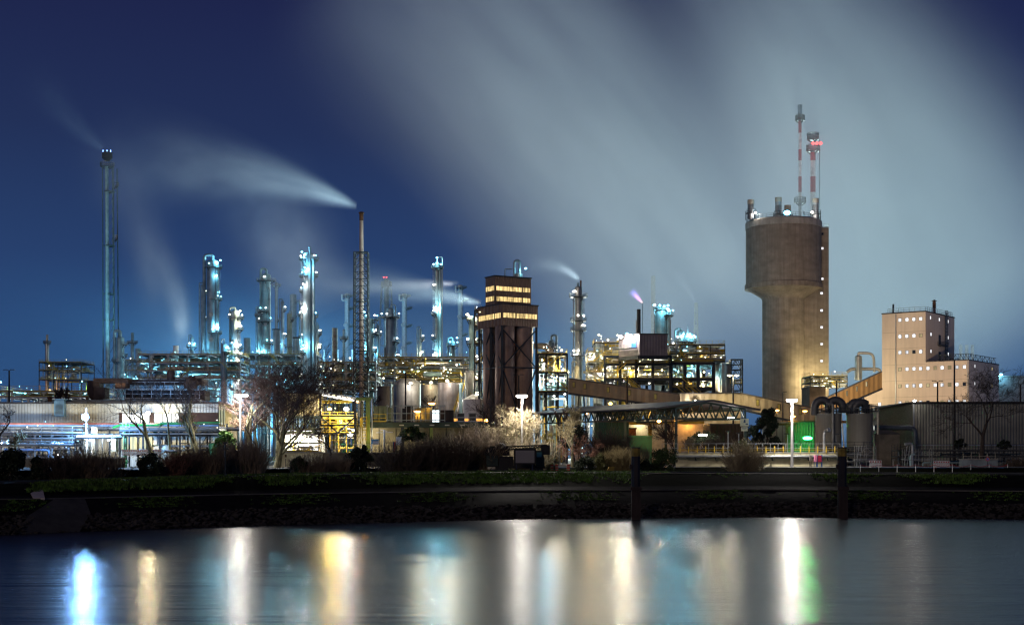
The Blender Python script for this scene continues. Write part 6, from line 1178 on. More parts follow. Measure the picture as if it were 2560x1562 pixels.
# dolphins: mooring piles in the water
for px, Y, lb in ((1589,196,'dark mooring pile with a yellow head near the green verge'),(2105,199,'dark mooring pile with a yellow head near the dust silos')):
    T = thing('mooring_pile',lb,'mooring pile',(PX(px,Y),Y,0)); x = PX(px,Y); r = S(11.5,Y); z1 = PZ(1120,Y); zy = PZ(1140,Y); m = mat('tarred_pile',(.018,.016,.02),.6,.1,.3,.6,streak=.3); q = [(x+r*math.cos(a),Y+r*math.sin(a)) for a in [R(22.5+45*k) for k in range(8)]]
    mb = MB(); mb.prism(q,-2,zy); mb.build('pile',m,T); mb = MB(); mb.prism(q,zy,z1); mb.build('yellow_head',mat('faded_yellow_paint',(.24,.17,.03),.7,0,.35,1.2),T)
    mb = MB(); mb.prism([(x+(a-x)*1.04,Y+(b-Y)*1.04) for a,b in q],z1,z1+.12); mb.build('cap',STEEL,T); mb = MB()
    for s in (-.7,-.25,.25,.7): mb.box2((x+s*r-.16,Y-r-.3,-2),(x+s*r+.16,Y-r+.15,PZ(1222,Y)))
    mb.box2((x-r*1.25,Y-r-.42,PZ(1224,Y)),(x+r*1.15,Y-r-.02,PZ(1216,Y))); mb.box2((x-r*1.28,Y-r*.4,PZ(1172,Y)),(x-r*.9,Y+.2,PZ(1160,Y))); mb.build('fender',mat('dark_fender_timber',(.03,.02,.02),.8),T)
# marker posts (red and white), yellow wedges
for px, k in ((1143,0),(1181.5,1),(1206,2),(1380,3),(1392,4),(1421,5)):
    lb = ['pale red banded guard post standing alone left of the shrubs','pale guard post next to the chain','dim red guard post at the truck tail','red banded guard post with a yellow cap just past the truck','twin of the capped guard post, farther from the truck','guard post farthest from the truck by the lit tree'][k]; Y = 232; b = PW(px,1180.5,Y); T = thing('guard_post',lb,'guard post',b); h = S(21,Y); w = .42
    MB().box((b.x,Y,b.z+h*.45),(w*1.05,w*1.05,h*1.1)).build('post',mat('weathered_post_concrete',(.34,.22,.18),.8),T)
    mb = MB(); [mb.box((b.x,Y,b.z+h*f),(w*1.05+.02,w*1.05+.02,h*.14)) for f in (.25,.55,.85)]; mb.build('red_band',REDP,T)
    if k in (3,4): MB().box((b.x,Y,b.z+h*1.02),(w*1.08,w*1.08,h*.08)).build('cap',YEL,T)
for px, py, Y, lb in ((1523,1172,229,'yellow wedge block on the verge edge'),(1661,1209,217,'yellow wedge block lower down the bank')):
    b = PW(px,py+6,Y); mb = MB(); v = [(b.x-.7,Y,b.z-.4),(b.x+.6,Y,b.z-.2),(b.x+.9,Y,b.z+.75),(b.x,Y,b.z+.75)]; v += [(a,Y+.9,c) for a,_,c in v]; mb._add(v,[(0,1,2,3),(7,6,5,4),(0,4,5,1),(1,5,6,2),(2,6,7,3),(3,7,4,0)]); tag(mb.build('marker_wedge',mat('faded_yellow_paint',(.50,.36,.04))),lb,'marker')
# sign post with boxes
Y = 182; _,Yw,_,z3 = station(563); Y = Yw+21; T = thing('signal_post','dark slender post carrying two small boxes on the towpath edge','post',(PX(563,Y),Y,z3)); MB().tube([(PX(563,Y),Y,z3-.2),(PX(563,Y),Y,PZ(1106,Y))],.09,8).build('pole',STEEL,T); MB().box(PW(564,1107,Y),(.65,.4,.22)).build('top_box',STEEL,T); MB().box(PW(561,1122,Y-.1),(.3,.3,.3)).box(PW(569,1121,Y-.1),(.3,.3,.2)).beam(PW(558,1123,Y),PW(571,1123,Y),.07).build('side_box',STEEL,T)
# billboard in front of the truck
Y = 224; T = thing('billboard','blank grey information board in a black frame on two posts','sign board',PW(1313,1186,Y)); MB().box2((PX(1285,Y),Y,PZ(1160,Y)),(PX(1340,Y),Y+.25,PZ(1121,Y))).build('frame',BLACKM,T); MB().box2((PX(1289,Y),Y-.03,PZ(1156.5,Y)),(PX(1336,Y),Y,PZ(1125.5,Y))).build('panel',mat('blank_grey_panel',(.20,.19,.20),.7,0,.03),T)
for px in (1291,1331): MB().box2((PX(px-1,Y),Y+.05,5.5),(PX(px+1,Y),Y+.2,PZ(1160,Y)-.002)).build('post',mat('blue_black_post',(.02,.03,.07),.5),T)
# drill truck
TB = mat('dark_truck_green',(.012,.025,.02),.45,.1); Y = 227; T = thing('drill_truck','dark drilling truck with its folded mast lying along the top','truck',PW(1290,1184,Y)); q = lambda a, b, c, d, y0=0, y1=2.5, m=BLACKM, n='body': MB().box2((PX(a,Y),Y+y0,PZ(d,Y)),(PX(b,Y),Y+y1,PZ(c,Y))).build(n,m,T)
q(1218,1362,1164,1170,.2,2.3,BLACKM,'chassis'); q(1216,1245,1138,1164,0,2.5,TB,'engine_box'); q(1247,1284,1140,1164,.2,2.3,BLACKM,'machinery_bed'); q(1285,1338,1132,1164,.2,2.4,BLACKM,'equipment_bay')
mb = MB(); v = []
for y in (0,2.5):
    for a, b in ((1340,1166),(1361,1166),(1361,1148),(1356,1130),(1354,1126),(1340,1126)): v.append((PX(a,Y),Y+y,PZ(b,Y)))
mb._add(v,[(0,1,2,3,4,5),(11,10,9,8,7,6)]+[(i,i+6,(i+1)%6+6,(i+1)%6) for i in range(6)]); cb = mb.build('cab',TB,T); MB().box2((PX(1342,Y),Y-.03,PZ(1142,Y)),(PX(1354,Y),Y,PZ(1130,Y))).build('side_window',mat('greenish_cab_glass',(.05,.14,.11),.15,spec=.8)).parent = cb
q(1219,1238,1167,1172,-.05,.2,CREAM,'rear_bumper')
for px in (1232,1248,1263,1332,1350):
    for y in (.1,2.1): w_ = MB(); c = PW(px,1176,Y+y); w_.tube([(c.x,c.y-.15,c.z),(c.x,c.y+.25,c.z)],.55,18); o = w_.build('wheel',BLACKM,T); h_ = MB(); h_.tube([(c.x,c.y-.2,c.z),(c.x,c.y-.1,c.z)],.24,12); h_.build('hub',STEEL).parent = o
mb = MB()
for dy in (.7,1.8):
    for py0, py1 in ((1124,1117),(1116,1112)): mb.beam(PW(1262,py0,Y+dy),PW(1368,py1,Y+dy),.2)
    for k in range(12): a = 1262+k*8.8; mb.beam(PW(a,1124-.6*k,Y+dy),PW(a+8.8,1116-.35*k,Y+dy),.1); mb.beam(PW(a+8.8,1116-.35*k,Y+dy),PW(a+8.8,1124-.6*k-.6,Y+dy),.1)
mb.build('folded_mast',BLACKM,T); MB().box2((PX(1352,Y),Y+.5,PZ(1136,Y)),(PX(1375,Y),Y+2,PZ(1112,Y))).build('crown_block',BLACKM,T); MB().box2((PX(1209,Y),Y+.3,PZ(1138,Y)),(PX(1228,Y),Y+2.2,PZ(1117,Y))).build('rotary_head',BLACKM,T)
mb = MB(); mb.lathe([(0,-1),(.7,-.8),(1.1,0),(.7,.7),(0,.9)],(PX(1252,Y),Y+1.2,PZ(1120,Y)),12); mb.box(PW(1240,1127,Y+1.2),(2,1.4,1.6)).box(PW(1262,1128,Y+1.2),(1.5,1.2,1.4)); mb.build('hydraulic_winch',BLACKM,T)
# cabinets by the lamp post
for a, b, c, d, m, lb in ((2024.5,2029.5,1138,1152,mat('brown_grey_box',(.17,.15,.13),.7),'twin brown grey meter box on thin legs'),(2036,2042,1137,1154,mat('pink_panel',(.75,.25,.42),.5),'bright pink panel beside the blue framed cabinet'),(2044.5,2054,1138,1154,mat('crimson_cabinet',(.35,.02,.06),.5),'crimson cabinet hung in a blue frame')):
    Y = 251; T = thing('utility_cabinet',lb,'cabinet',PW((a+b)/2,1168,Y)); MB().box2((PX(a,Y),Y,PZ(d,Y)),(PX(b,Y),Y+.5,PZ(c,Y))).build('housing',m,T)
    mb = MB()
    for px in (a+.5,b-.5): mb.beam((PX(px,Y),Y+.25,PZ(1168,Y)),(PX(px,Y),Y+.25,PZ(d,Y)),.07)
    if c == 1138 and a > 2040:
        for px in (a-1.8,b+1): mb.beam((PX(px,Y),Y+.2,PZ(1168,Y)),(PX(px,Y),Y+.2,PZ(1136,Y)),.2)
    mb.build('leg',BLUEP if a > 2030 else STEEL,T)
Y=249.5; T = thing('loading_ramp','low dark loading platform with a pale sloping ramp end','ramp',PW(2060,1180,Y)); mb = MB(); v = []
for y in (Y-1.2,Y+1.2):
    for a, b in ((2004,1177),(2180,1177),(2180,1169),(2024,1169)): v.append((PX(a,Y),y,PZ(b,Y)))
mb._add(v,[(0,1,2,3),(7,6,5,4),(0,4,5,1),(1,5,6,2),(2,6,7,3),(3,7,4,0)]); mb.build('platform',mat('rusty_platform_edge',(.12,.09,.04),.8),T)
# steel rail and rope line along the quay
for py, m, lb in ((1177,STEEL,'dark steel crane rail along the quay edge'),): strip('crane_rail_track', lambda x,Y,z2,z3: [(x,Y+27.0,z3+.05),(x,Y+27.0,z3+.3),(x,Y+27.2,z3+.3),(x,Y+27.2,z3+.05)], [STEEL])
Y = 236; T = thing('chain_fence','line of thin white posts joined by a red and white chain on the quay','fence',PW(2350,1182,Y)); mb = MB()
for k in range(9): mb.tube([(PX(2151+k*46,Y),Y,5.7),(PX(2151+k*46,Y),Y,PZ(1160,Y))],.06,6)
mb.build('post',WHITE,T); mb = MB()
for k in range(8):
    a, b = PW(2151+k*46,1161,Y), PW(2197+k*46,1161,Y); mb.tube([a.lerp(b,f)-Vector((0,0,.35*4*f*(1-f))) for f in (0,.2,.4,.6,.8,1)],.035,4)
mb.build('chain',REDP,T)
# scaffolds and concrete block
for a, b, lb in ((2142,2190,'aluminium scaffold with a leaning ladder before the brick gable'),(2262,2330,'low aluminium scaffold before the dark corrugated wall')):
    Y = 252; T = thing('scaffold',lb,'scaffold',PW((a+b)/2,1168,Y)); mb = MB(); top = 1113 if a < 2200 else 1122
    for px in (a,(a+b)/2,b): [mb.beam((PX(px,Y),Y+dy,G),(PX(px,Y),Y+dy,PZ(top,Y)),.08) for dy in (0,1.6)]
    for py in (top+6,1137,1150): [mb.beam(PW(a,py,Y+dy),PW(b,py,Y+dy),.07) for dy in (0,1.6)]
    mb.beam(PW(a,1137,Y),PW((a+b)/2,top+6,Y),.06); mb.beam(PW((a+b)/2,1137,Y),PW(b,top+6,Y),.06); mb.beam(PW(b,1137,Y),PW((a+b)/2,top+6,Y),.06); mb.build('tube_frame',mat('dim_aluminium',(.25,.25,.24),.5,.4),T); MB().box2((PX(a-3,Y),Y-.1,PZ(1149,Y)),(PX(b+3,Y),Y+1.7,PZ(1147.5,Y))).build('walkboard',GALV,T)
    MB().beam(PW(a-2,1168,Y-1),PW(a+6,1113,Y-.2),.08).beam(PW(a+5,1168,Y-1),PW(a+13,1113,Y-.2),.08).build('ladder',GALV,T)
Y = 262; wallthing('pale blue grey concrete block with posts below the plane tree',2406,2494,1149,Y,mat('blue_grey_block',(.22,.27,.29),.8,streak=.4),yb=1176,th=2,name='concrete_block',cat='concrete block'); mb = MB()
for k in range(5): mb.beam(PW(2408+k*20,1149,Y),PW(2408+k*20,1132,Y),.07)
tag(mb.beam(PW(2408,1140,Y),PW(2490,1140,Y),.04).build('block_railing',CREAM),'thin rail on top of the blue grey concrete block','railing')
T = thing('round_sign','round red and blue sign on a post in front of the concrete block','sign',PW(2469,1175,258)); Y=258; MB().tube([(PX(2469,Y),Y,G),(PX(2469,Y),Y,PZ(1143,Y))],.05,6).build('post',STEEL,T); MB().tube([PW(2469,1147,Y-.15),PW(2469,1147,Y-.08)],.36,16).build('disc',REDP,T); MB().tube([PW(2469,1147,Y-.17),PW(2469,1147,Y-.152)],.24,14).build('disc_centre',BLUEP,T)
unit('dim pipework and valves at the foot of the dust silos',(2066,2100,2140,2180),(1120,1140),270,276,41,8,14,(),col=.15,stairs=0,pals=[STEEL,GALV,SLATE],rails=STEEL,pr=(.06,.15)); unit('dark pipe rack along the foot of the corrugated wall',(2250,2290,2330,2400,2470,2560),(1126,1142),276,282,42,6,18,(),col=.15,stairs=0,pals=[STEEL,SLATE,TEAL,GALV],rails=STEEL,name='pipe_rack',cat='pipe rack',pr=(.06,.16))
prun('bent grey standpipe before the brick gable',[(PX(2262,268),268,PZ(1110,268)),(PX(2281,268),268,PZ(1108,268)),(PX(2281,268),268,PZ(1168,268))],.28,GALV); prun('second bent standpipe just left of the first',[(PX(2276,266),266,G),(PX(2276,266),266,PZ(1138,266)),(PX(2287,266),266,PZ(1135,266))],.2,TEAL)
# small brown signboard among shrubs
T = thing('small_sign','small dark sign on a post near the dock wall','sign',PW(714,1160,236)); MB().tube([PW(714,1166,236),PW(714,1146,236)],.05,6).build('post',STEEL,T); MB().box(PW(714.5,1139,236),(.3,.06,.45)).build('board',RUST,T)
# ------------------------------------------------------------------ trees, shrubs, grass, rip-rap
def grow(rd, p, d, L, r, depth, segs, P, twigs=None):
    """recursive limbs: segs gets (p0, r0, p1, r1, depth)"""
    n = 3 if depth > 0 else 2; pts = [p]; r_ = r
    for i in range(n):
        d = (d + Vector((rd.gauss(0,1),rd.gauss(0,1),rd.gauss(0,1)))*P['wob'] + Vector((0,0,1))*P['up']).normalized()
        q = pts[-1] + d*(L/n); r2 = r*(1-(i+1)/n*.45); segs.append((pts[-1],r_,q,r2,depth)); pts.append(q); r_ = r2
        if depth > 0 and (i >= P.get('bare',0) if depth == P['depth'] else True):
            for _ in range(P['kids'] if i < n-1 else P['kids']+1):
                a = rd.uniform(0,6.283); o = d.orthogonal().normalized(); o = (Matrix.Rotation(a,3,d) @ o)
                s = P['spread']*rd.uniform(.55,1.15); nd_ = (d*math.cos(s)+o*math.sin(s)).normalized()
                grow(rd, q, nd_, L*P['ratio']*rd.uniform(.7,1.1), r2*P['rr'], depth-1, segs, P)
def prisms(segs, n, mb):
    for p, r0, q, r1 in segs:
        d = (q-p); a = d.orthogonal().normalized(); b = d.normalized().cross(a); o = len(mb.v)
        for c, r in ((p,r0),(q,r1)):
            for k in range(n): g = 6.2832*k/n; v = c+(a*math.cos(g)+b*math.sin(g))*r; mb.v.append((v.x,v.y,v.z))
        for k in range(n): mb.f.append((o+k,o+(k+1)%n,o+n+(k+1)%n,o+n+k)); mb.m.append(mb.mi); mb.sm.append(True)
BARKD = mat('dark_bark',(.045,.035,.03),.9,0,.3,2); BARKL = mat('pale_mossy_bark',(.20,.19,.11),.9,0,.3,1.5); TWIGD = mat('dark_twigs',(.05,.035,.035),.9); TWIGL = mat('pale_tan_twigs',(.24,.20,.13),.9); TWIGP = mat('pinkish_twigs',(.30,.20,.14),.9)
def tree(lb, px, py, Y, top, spread=.6, seed=1, depth=4, kids=2, ratio=.62, up=.09, wob=.16, tr=.35, lean=(0,0), bark=BARKL, twig=TWIGD, minr=.022, trunkf=.36, leaves=0, leafm=None, leafs=.2, cat='tree', name='bare_tree', rr=.62, stems=1, bare=1, wide=1.0):
    rd = random.Random(seed); b = PW(px,py,Y); H = PZ(top,Y)-b.z; T = thing(name,lb,cat,b); segs = []
    P = dict(wob=wob,up=up,kids=kids,spread=spread,ratio=ratio,rr=rr,depth=depth,bare=bare)
    for s in range(stems):
        a = rd.uniform(0,6.28); k = 0 if stems == 1 else .28
        grow(rd, b+Vector((math.cos(a)*k*1.5,math.sin(a)*k,-.2)), Vector((lean[0]+math.cos(a)*k,lean[1]+math.sin(a)*k,1)).normalized(), H*trunkf, tr, depth, segs, P)
    zm = max(q.z for _,_,q,_,_ in segs); f = H/(zm-b.z)
    sc = lambda v: Vector((b.x+(v.x-b.x)*f*wide, b.y+(v.y-b.y)*f*wide, b.z+(v.z-b.z)*f))
    big = [(sc(p),max(minr,r0),sc(q),max(minr,r1)) for p,r0,q,r1,d in segs if d >= depth-1]; small = [(sc(p),max(minr,r0),sc(q),max(minr*.8,r1)) for p,r0,q,r1,d in segs if d < depth-1]
    mb = MB(); prisms(big,7,mb); mb.build('trunk',bark,T); mb = MB(); prisms(small,3,mb); c = mb.build('crown',twig,T)
    if leaves:
        mb = MB(); tips = [q for p,_,q,_ in small]
        for k in range(leaves): leaf(mb,rd,rd.choice(tips)+Vector((rd.gauss(0,.18),rd.gauss(0,.18),rd.gauss(0,.18))),leafs)
        mb.build('leaves',leafm).parent = c
    return T
def leaf(mb, rd, p, s):
    a = Vector((rd.gauss(0,1),rd.gauss(0,1),rd.gauss(0,1))).normalized(); b = a.orthogonal().normalized(); b = Matrix.Rotation(rd.uniform(0,6.28),3,a) @ b; c = a.cross(b)
    s *= rd.uniform(.6,1.3); q = [p-b*s*.5,p+c*s*.28,p+b*s*.5,p-c*s*.28]; o = len(mb.v); mb.v += [tuple(v) for v in q]; mb.f.append((o,o+1,o+2,o+3)); mb.m.append(0); mb.sm.append(False)
def leafmat(n, c, v=.5): return mat(n,c,.6,0,v,.9,detail=2)
SEED = leafmat('pale_dry_seeds',(.34,.28,.14)); EVER = leafmat('dark_evergreen_leaf',(.018,.03,.014)); GREENL = leafmat('bright_green_leaf',(.06,.14,.02)); OLIVE = leafmat('olive_leaf',(.10,.10,.03)); PINEL = leafmat('dark_pine_needles',(.012,.022,.014)); YLW = leafmat('yellowish_leaf',(.26,.21,.05))
tree('black leaning tree with crooked limbs at the near end of the works',-14,1150,226,948,.75,3,5,1,.64,.03,.2,.42,(.42,0),BARKD,TWIGD,.022,.40)
tree('tall pale barked tree with spreading limbs before the lit windows',388,1160,232,885,.80,11,5,1,.70,.05,.13,.45,(.08,0),BARKL,TWIGD,.016,.30,wide=1.25)
tree('slim forked tree with pale trunk left of the bright green bush',503,1140,238,905,.5,12,5,1,.64,.1,.13,.3,(0,0),BARKL,TWIGD,.02,.34,stems=2)
tree('slender pale stem tree next to the forked slim tree',481,1140,240,1000,.55,14,4,2,.62,.08,.13,.2,(.0,0),BARKL,TWIGL,.02,.42,leaves=900,leafm=OLIVE,leafs=.22)
tree('thin dark twigged tree before the dark roof ducts',425,1120,241,915,.5,16,5,1,.64,.1,.14,.22,(.05,0),BARKL,TWIGD,.02,.36)
tree('biggest bare tree with a dense fan of dark twigs',683,1172,233,842,.60,21,6,1,.72,.10,.10,.5,(0,0),BARKL,mat('purple_brown_twigs',(.07,.045,.045),.9),.014,.20,stems=4,bare=0,wide=1.6)
tree('smaller dark tree leaning into the crown of the biggest tree',610,1140,238,935,.6,23,5,1,.66,.08,.13,.25,(-.1,0),BARKD,TWIGD,.02,.36)
tree('pinkish lamp lit small tree behind the biggest bare tree',622,1130,241,1000,.7,24,5,1,.64,.05,.15,.22,(0,0),BARKL,TWIGP,.024,.32,leaves=2600,leafm=leafmat('pinkish_blossom',(.42,.28,.20)),leafs=.2,stems=2)
tree('black open branched tree silhouetted before the blazing shed',830,1165,243,1028,.72,27,5,1,.66,.07,.12,.28,(0,0),BARKD,BARKD,.02,.34)
tree('wide pale tree lit by the twin lamp post behind the truck',1268,1165,238,1003,.68,31,5,1,.67,.06,.13,.35,(.06,0),BARKL,TWIGL,.022,.28,leaves=3200,leafm=SEED,leafs=.22,stems=3,bare=0)
tree('second lamp lit tree with clustered seeds beside the canopy',1433,1166,239,1008,.62,33,5,1,.66,.09,.12,.28,(0,0),BARKL,TWIGL,.02,.30,leaves=2600,leafm=SEED,leafs=.24)
tree('low reddish shrub tree at the foot of the seed tree',1450,1164,241,1082,.9,35,5,1,.66,.03,.15,.12,(.1,0),BARKD,mat('reddish_twigs',(.20,.10,.07),.9),.02,.26,stems=3,bare=0)
tree('thin dark tree in front of the canopy end',1684,1165,258,1040,.55,37,4,2,.66,.08,.14,.18,(0,0),BARKD,TWIGD,.02,.32)
tree('small bare sapling beside the thin dark tree',1728,1165,257,1090,.5,38,4,2,.62,.1,.14,.1,(.1,0),BARKL,TWIGL,.018,.4)
tree('dark crooked plane tree before the corrugated warehouse',2452,1150,268,900,.78,41,6,1,.70,.04,.15,.5,(.14,0),BARKD,BARKD,.02,.26,wide=1.2)
tree('pale sapling with yellow dry leaves at the pipe rack end',42,1150,238,1075,.5,43,4,2,.6,.1,.14,.12,(0,0),BARKL,TWIGL,.018,.4,leaves=500,leafm=SEED,leafs=.25)
tree('row of bare far twigs behind the long light roof',165,1015,320,965,.6,45,5,1,.66,.08,.13,.25,(0,0),BARKD,TWIGD,.03,.3,stems=3,bare=0)
tree('bare far tree behind the storage tank pipes',1085,1060,350,985,.5,46,5,1,.66,.08,.13,.2,(0,0),BARKD,TWIGD,.03,.34)
tree('bare dark tree growing behind the beige block',935,1060,340,985,.6,47,5,1,.66,.08,.13,.2,(0,0),BARKD,TWIGD,.03,.34)
tree('dark twiggy tree behind the wide pale tree',1235,1150,248,985,.6,48,5,1,.66,.07,.13,.25,(0,0),BARKD,TWIGD,.022,.3,stems=2)
tree('dark twig tree at the left of the canopy girder',1410,1150,248,1010,.6,49,5,1,.66,.07,.13,.22,(.05,0),BARKD,TWIGD,.022,.3)
def seat(px, py, Y):
    """hedge plants root on the grass verge beside the towpath"""
    if py < 1172 or Y > 247: return PW(px,py,Y), Y
    x, Yw, _, z3 = station_at(px,36); y = Yw+(36 if px < 1250 else 37.5); return Vector((PX(px,y),y,z3-.15)), y
def leafbush(lb, px, py, Y, wpx, top, n, m, s=.3, seed=1, name='evergreen_shrub', lump=.42, trunk=True, flat=.7):
    """clumps of leaves round several centres, denser inside, ragged outside"""
    rd = random.Random(seed); b, Y = seat(px,py,Y); w = S(wpx,Y); H = PZ(top,Y)-b.z; T = thing(name,lb,'shrub' if H < 9 else 'tree',b); mb = MB(); cs = []
    for k in range(max(10,int(wpx/2.6))):
        u = rd.uniform(-1,1); v = rd.random()**.85; wd = math.sqrt(max(.02,1-v*v*.92)) if name != 'pine_tree' else 1-.72*v+.12*math.sin(v*19)
        cs.append((Vector((b.x+u*w*wd*.40,b.y+rd.uniform(-1,1)*w*flat*.3,b.z+H*v*.86+.15)),rd.uniform(.5,1)*lump*min(w,H*1.5)*.5))
    for k in range(int(n*1.5)):
        c, r = rd.choice(cs); d = Vector((rd.gauss(0,1),rd.gauss(0,1),rd.gauss(0,1))).normalized()*r*rd.random()**.4; leaf(mb,rd,c+d,s)
    mb.build('leaves',m,T)
    if trunk:
        mb = MB(); st = []
        for k in range(7): c = rd.choice(cs)[0]; q = b+Vector((rd.uniform(-.2,.2)*w*.4,0,-.2)); mid = q.lerp(c,.5)+Vector((rd.gauss(0,.3),0,.2)); st += [(q,.09,mid,.06),(mid,.06,c,.025)]
        prisms(st,5,mb); mb.build('stems',BARKD,T)
    return T
def thicket(lb, px, py, Y, wpx, top, n, m, seed=1, lean=.35, sub=4, r=.032, name='bare_shrub', leaves=0, leafm=None):
    """many thin stems fanning from the ground, each with a few twigs"""
    rd = random.Random(seed); b, Y = seat(px,py,Y); w = S(wpx,Y); H = PZ(top,Y)-b.z; T = thing(name,lb,'shrub',b); sg = []; tips = []
    for k in range(int(n*1.5)):
        x = rd.uniform(-.5,.5); p = b+Vector((x*w*.8,rd.uniform(-1,1)*1.2,-.15)); h = H*rd.uniform(.6,1.05)*(1-.35*abs(x)); d = Vector((rd.gauss(x*.5,lean),rd.gauss(0,lean),1)).normalized()
        for i in range(3):
            q = p+d*(h/3); sg.append((p,r*(1.3-.3*i),q,r*(1.0-.3*i)))
            for j in range(sub):
                e = (d+Vector((rd.gauss(0,.55),rd.gauss(0,.55),rd.gauss(.1,.3)))).normalized(); t_ = p+(q-p)*rd.random(); u = t_+e*h*rd.uniform(.12,.3); sg.append((t_,r*.7,u,r*.45)); tips.append(u)
            d = (d+Vector((rd.gauss(0,.2),rd.gauss(0,.2),.05))).normalized(); p = q
        tips.append(p)
    mb = MB(); prisms(sg,3,mb); o = mb.build('stems',m,T)
    if leaves:
        mb = MB(); [leaf(mb,rd,rd.choice(tips)+Vector((rd.gauss(0,.15),rd.gauss(0,.15),rd.gauss(0,.15))),.2) for _ in range(leaves)]; mb.build('leaves',leafm,T)
    return T
TB1 = mat('brown_grey_twigs',(.19,.145,.10),.9); TB2 = mat('dark_brown_twigs',(.085,.065,.05),.9); TB3 = mat('straw_twigs',(.22,.17,.08),.9)
V = 228
for a in [('big dark evergreen shrub at the near end of the hedge',28,1186,214,95,1118,5200,EVER,.32,1),('second dark evergreen mound next to the brown wall',90,1186,216,60,1140,3000,EVER,.3,2),('dark conifer like shrub below the pale barked tree',372,1184,222,80,1135,3600,EVER,.28,3),('low evergreen mound left of the signal post',452,1180,224,70,1145,2800,EVER,.28,4),('bright green leafy bush lit by the lamp post',565,1140,234,64,1079,2600,GREENL,.34,5),('small green bush at the foot of the biggest tree',748,1176,228,50,1140,1600,leafmat('mid_green_leaf',(.03,.06,.015)),.26,6),('round black evergreen shrub before the blazing shed',888,1180,232,70,1118,4200,EVER,.32,7),('taller black evergreen lobe behind the round one',915,1178,236,40,1108,1800,EVER,.3,8),
 ('green leafed climber mound on the olive wall',1035,1100,268,90,1068,2600,leafmat('mid_green_leaf',(.03,.06,.015)),.36,9),('silvery leafed bush in front of the guard posts',1170,1178,240,46,1128,1500,leafmat('silvery_leaf',(.10,.12,.10)),.28,10),('dark low evergreen mound under the seed tree',1462,1178,240,64,1145,2600,EVER,.28,11),('yellowish flowering bush glowing beside the twin lamp post',1368,1150,243,44,1075,1500,YLW,.24,12),('grey green bush just right of the truck cab',1376,1178,236,46,1120,2400,leafmat('silvery_leaf',(.10,.12,.10)),.24,13),('green shrub behind the mooring pile',1660,1172,246,74,1112,3600,leafmat('mid_green_leaf',(.03,.06,.015)),.28,14),('olive loose shrub at the wall end',1852,1172,248,84,1100,3000,OLIVE,.26,15),('low dark green shrub at the foot of the cream wall',1890,1176,250,56,1148,2000,EVER,.24,16),('low olive bush left of the mooring pile',1500,1176,242,60,1138,2200,OLIVE,.24,17),('dark low shrub along the crane rail',1612,1178,242,70,1150,2200,EVER,.24,18),('small dark shrub at the foot of the corrugated wall',2400,1120,290,40,1098,1200,EVER,.3,19),('dark ivy clump before the corrugated wall',2512,1122,288,44,1100,1200,EVER,.3,20),('dark shrub behind the lattice girder shade',1440,1120,268,80,1060,2600,EVER,.34,21),('dark undergrowth shrub under the canopy',1760,1120,290,110,1080,3000,EVER,.36,22)]:
    leafbush(*a)
leafbush('dark pine with ragged tiers beside the orange mushroom lamp',1918,1140,292,96,1012,9000,PINEL,.4,31,'pine_tree',.26)
leafbush('dark conifer lobe on the near side of the pine',1885,1140,290,70,1060,4500,PINEL,.4,32,'pine_tree',.3)
for a in [('brown bare thicket before the stained wall',205,1184,220,150,1120,230,TB1,1),('dense dark thicket at the shelter corner',140,1184,218,80,1128,120,TB2,2),('dark fan of bare stems below the shelter',262,1184,221,90,1110,60,TB2,3,.5),('grey brown thicket left of the green bush',500,1180,226,110,1108,260,TB1,4),('tall grey reedlike thicket right of the signal post',610,1180,227,110,1098,320,mat('grey_reed_stems',(.26,.21,.16),.9),5,.2),('reddish brown thicket at the window end of the works',430,1182,224,60,1120,120,mat('reddish_twigs',(.20,.10,.07)),6),('pale straw thicket before the workshop wall',775,1180,230,100,1130,160,TB1,7),('low brown thicket under the silhouetted tree',840,1180,233,80,1130,130,TB1,8),('dark open fan shaped shrub under the service deck',1000,1180,238,110,1090,150,TB2,9,.5),('large dark brown thicket left of the truck',1110,1180,241,140,1085,420,TB2,10,.3),('second dark thicket before the olive wall',1060,1180,240,80,1100,200,TB2,11),('purplish brown thicket at the truck tail',1205,1176,244,90,1060,260,TB1,12),('pale lit thicket behind the truck',1330,1172,244,90,1085,190,TWIGL,13,.4),('dry straw bush left of the yellow headed pile',1550,1176,245,76,1118,260,TB3,14,.3),('twiggy shrub in front of the wall railing',1862,1174,247,76,1096,150,TWIGL,15,.45),('low twig shrub left of the canopy post',1590,1170,250,90,1110,140,TB2,16),('dark bare thicket in the girder shade',1520,1150,262,110,1070,180,TB2,17),('thin dark thicket beside the pine',1800,1150,272,90,1085,180,TB2,18),('dry brambles at the foot of the blue grey block',2540,1176,262,60,1140,100,TB2,19)]:
    thicket(*a)
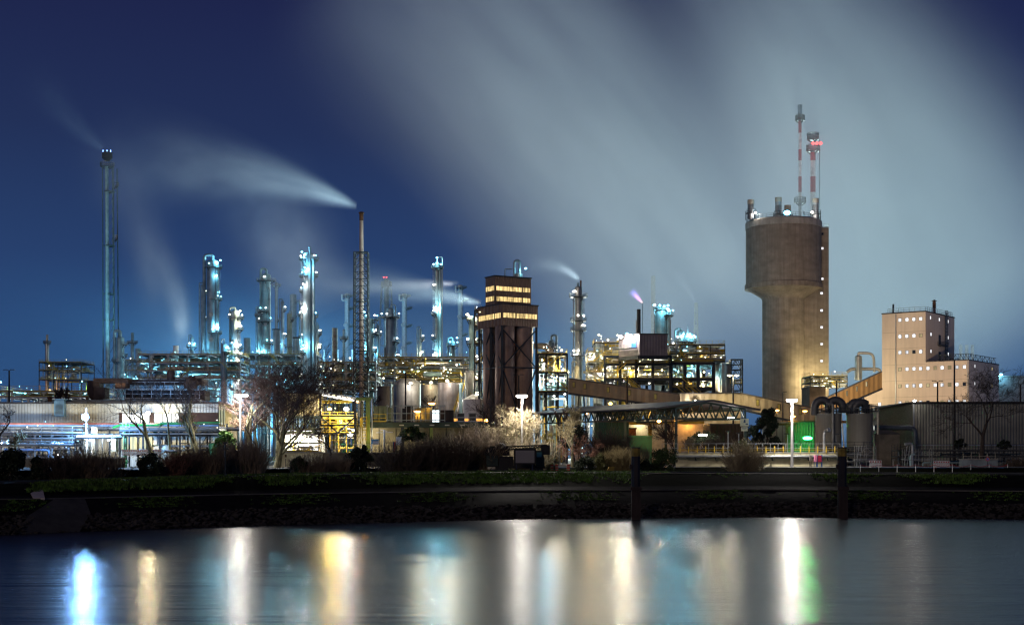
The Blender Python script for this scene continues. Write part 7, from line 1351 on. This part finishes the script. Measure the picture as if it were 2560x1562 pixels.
# grass: verge and bank tufts
rd = random.Random(5); mb = MB()
GR = leafmat('lush_night_grass',(.08,.165,.018))
def tuft(x, y, z, n, h):
    for _ in range(n):
        a = rd.uniform(0,6.28); w = rd.uniform(.04,.09); hx, hy = rd.gauss(0,.16), rd.gauss(0,.16); o = len(mb.v); px_, py_ = x+rd.gauss(0,.16), y+rd.gauss(0,.16); hh = h*rd.uniform(.5,1.2)
        mb.v += [(px_-w*math.cos(a),py_-w*math.sin(a),z-.03),(px_+w*math.cos(a),py_+w*math.sin(a),z-.03),(px_+hx,py_+hy,z+hh)]; mb.f.append((o,o+1,o+2)); mb.m.append(0); mb.sm.append(False)
for k in range(19000):
    px = rd.uniform(-60,2640); x, Yw, z2, z3 = station(px); t = rd.random()
    if t < .45:
        dy = rd.uniform(24.9,39.5); f = (dy-24.9)/14; z = z3+.03-.1*f; h = .3
        if px > 1720 and (dy < 33 or rd.random() < .5): continue
    elif t < .8:
        dy = rd.uniform(14.5,19.9); z = z2-.1+(z3-.05-z2+.1)*(dy-10.6)/9.4; h = .38
        if math.sin(px*.021)+math.sin(px*.0053+1)+rd.gauss(0,.5)+(dy-17)*.3 < (-.6 if px < 1500 else 1.1): continue
    else:
        dy = rd.uniform(6,9.6); z = 1.9+(z2-.12-1.9)*(dy-4.5)/5.1; h = .16
        if math.sin(px*.017+2)+rd.gauss(0,.5) < .5: continue
    tuft(x+rd.gauss(0,.4), Yw+dy, z, 9, h)
tag(mb.build('grass', GR), 'tufts of short green grass along the verge and the stone bank', 'grass', kind='stuff')
mb = MB(); rd = random.Random(9)
for k in range(4200):
    px = rd.uniform(-60,2640); x, Yw, z2, z3 = station(px); f = rd.random()
    if 55 < px < 200 and f > .1: continue
    y = Yw-.6+f*5.0; z = (f*5.0-.6)*.42+rd.uniform(-.05,.18); r = rd.uniform(.16,.42); o = len(mb.v)
    for a, b in ((0,-1),(0,1)): mb.v.append((x+rd.gauss(0,r*.2),y+rd.gauss(0,r*.2),z+b*r*rd.uniform(.5,.8)))
    for j in range(5): g = 6.28*j/5+rd.uniform(-.3,.3); mb.v.append((x+r*math.cos(g)*rd.uniform(.8,1.4),y+r*math.sin(g)*rd.uniform(.7,1.1),z+rd.gauss(0,r*.25)))
    for j in range(5): k2 = (j+1)%5; mb.f += [(o,o+2+k2,o+2+j),(o+1,o+2+j,o+2+k2)]; mb.m += [0,0]; mb.sm += [False,False]
tag(mb.build('riprap', mat('grey_riprap_stone',(.05,.046,.043),.9,0,.4,.6,spec=.05)), 'belt of rough grey riprap stones along the waterline', 'stones', kind='stuff')
# labels must single things out
for lb, names in LABELS.items():
    if len(names) > 1: print('SAME LABEL', lb, names)
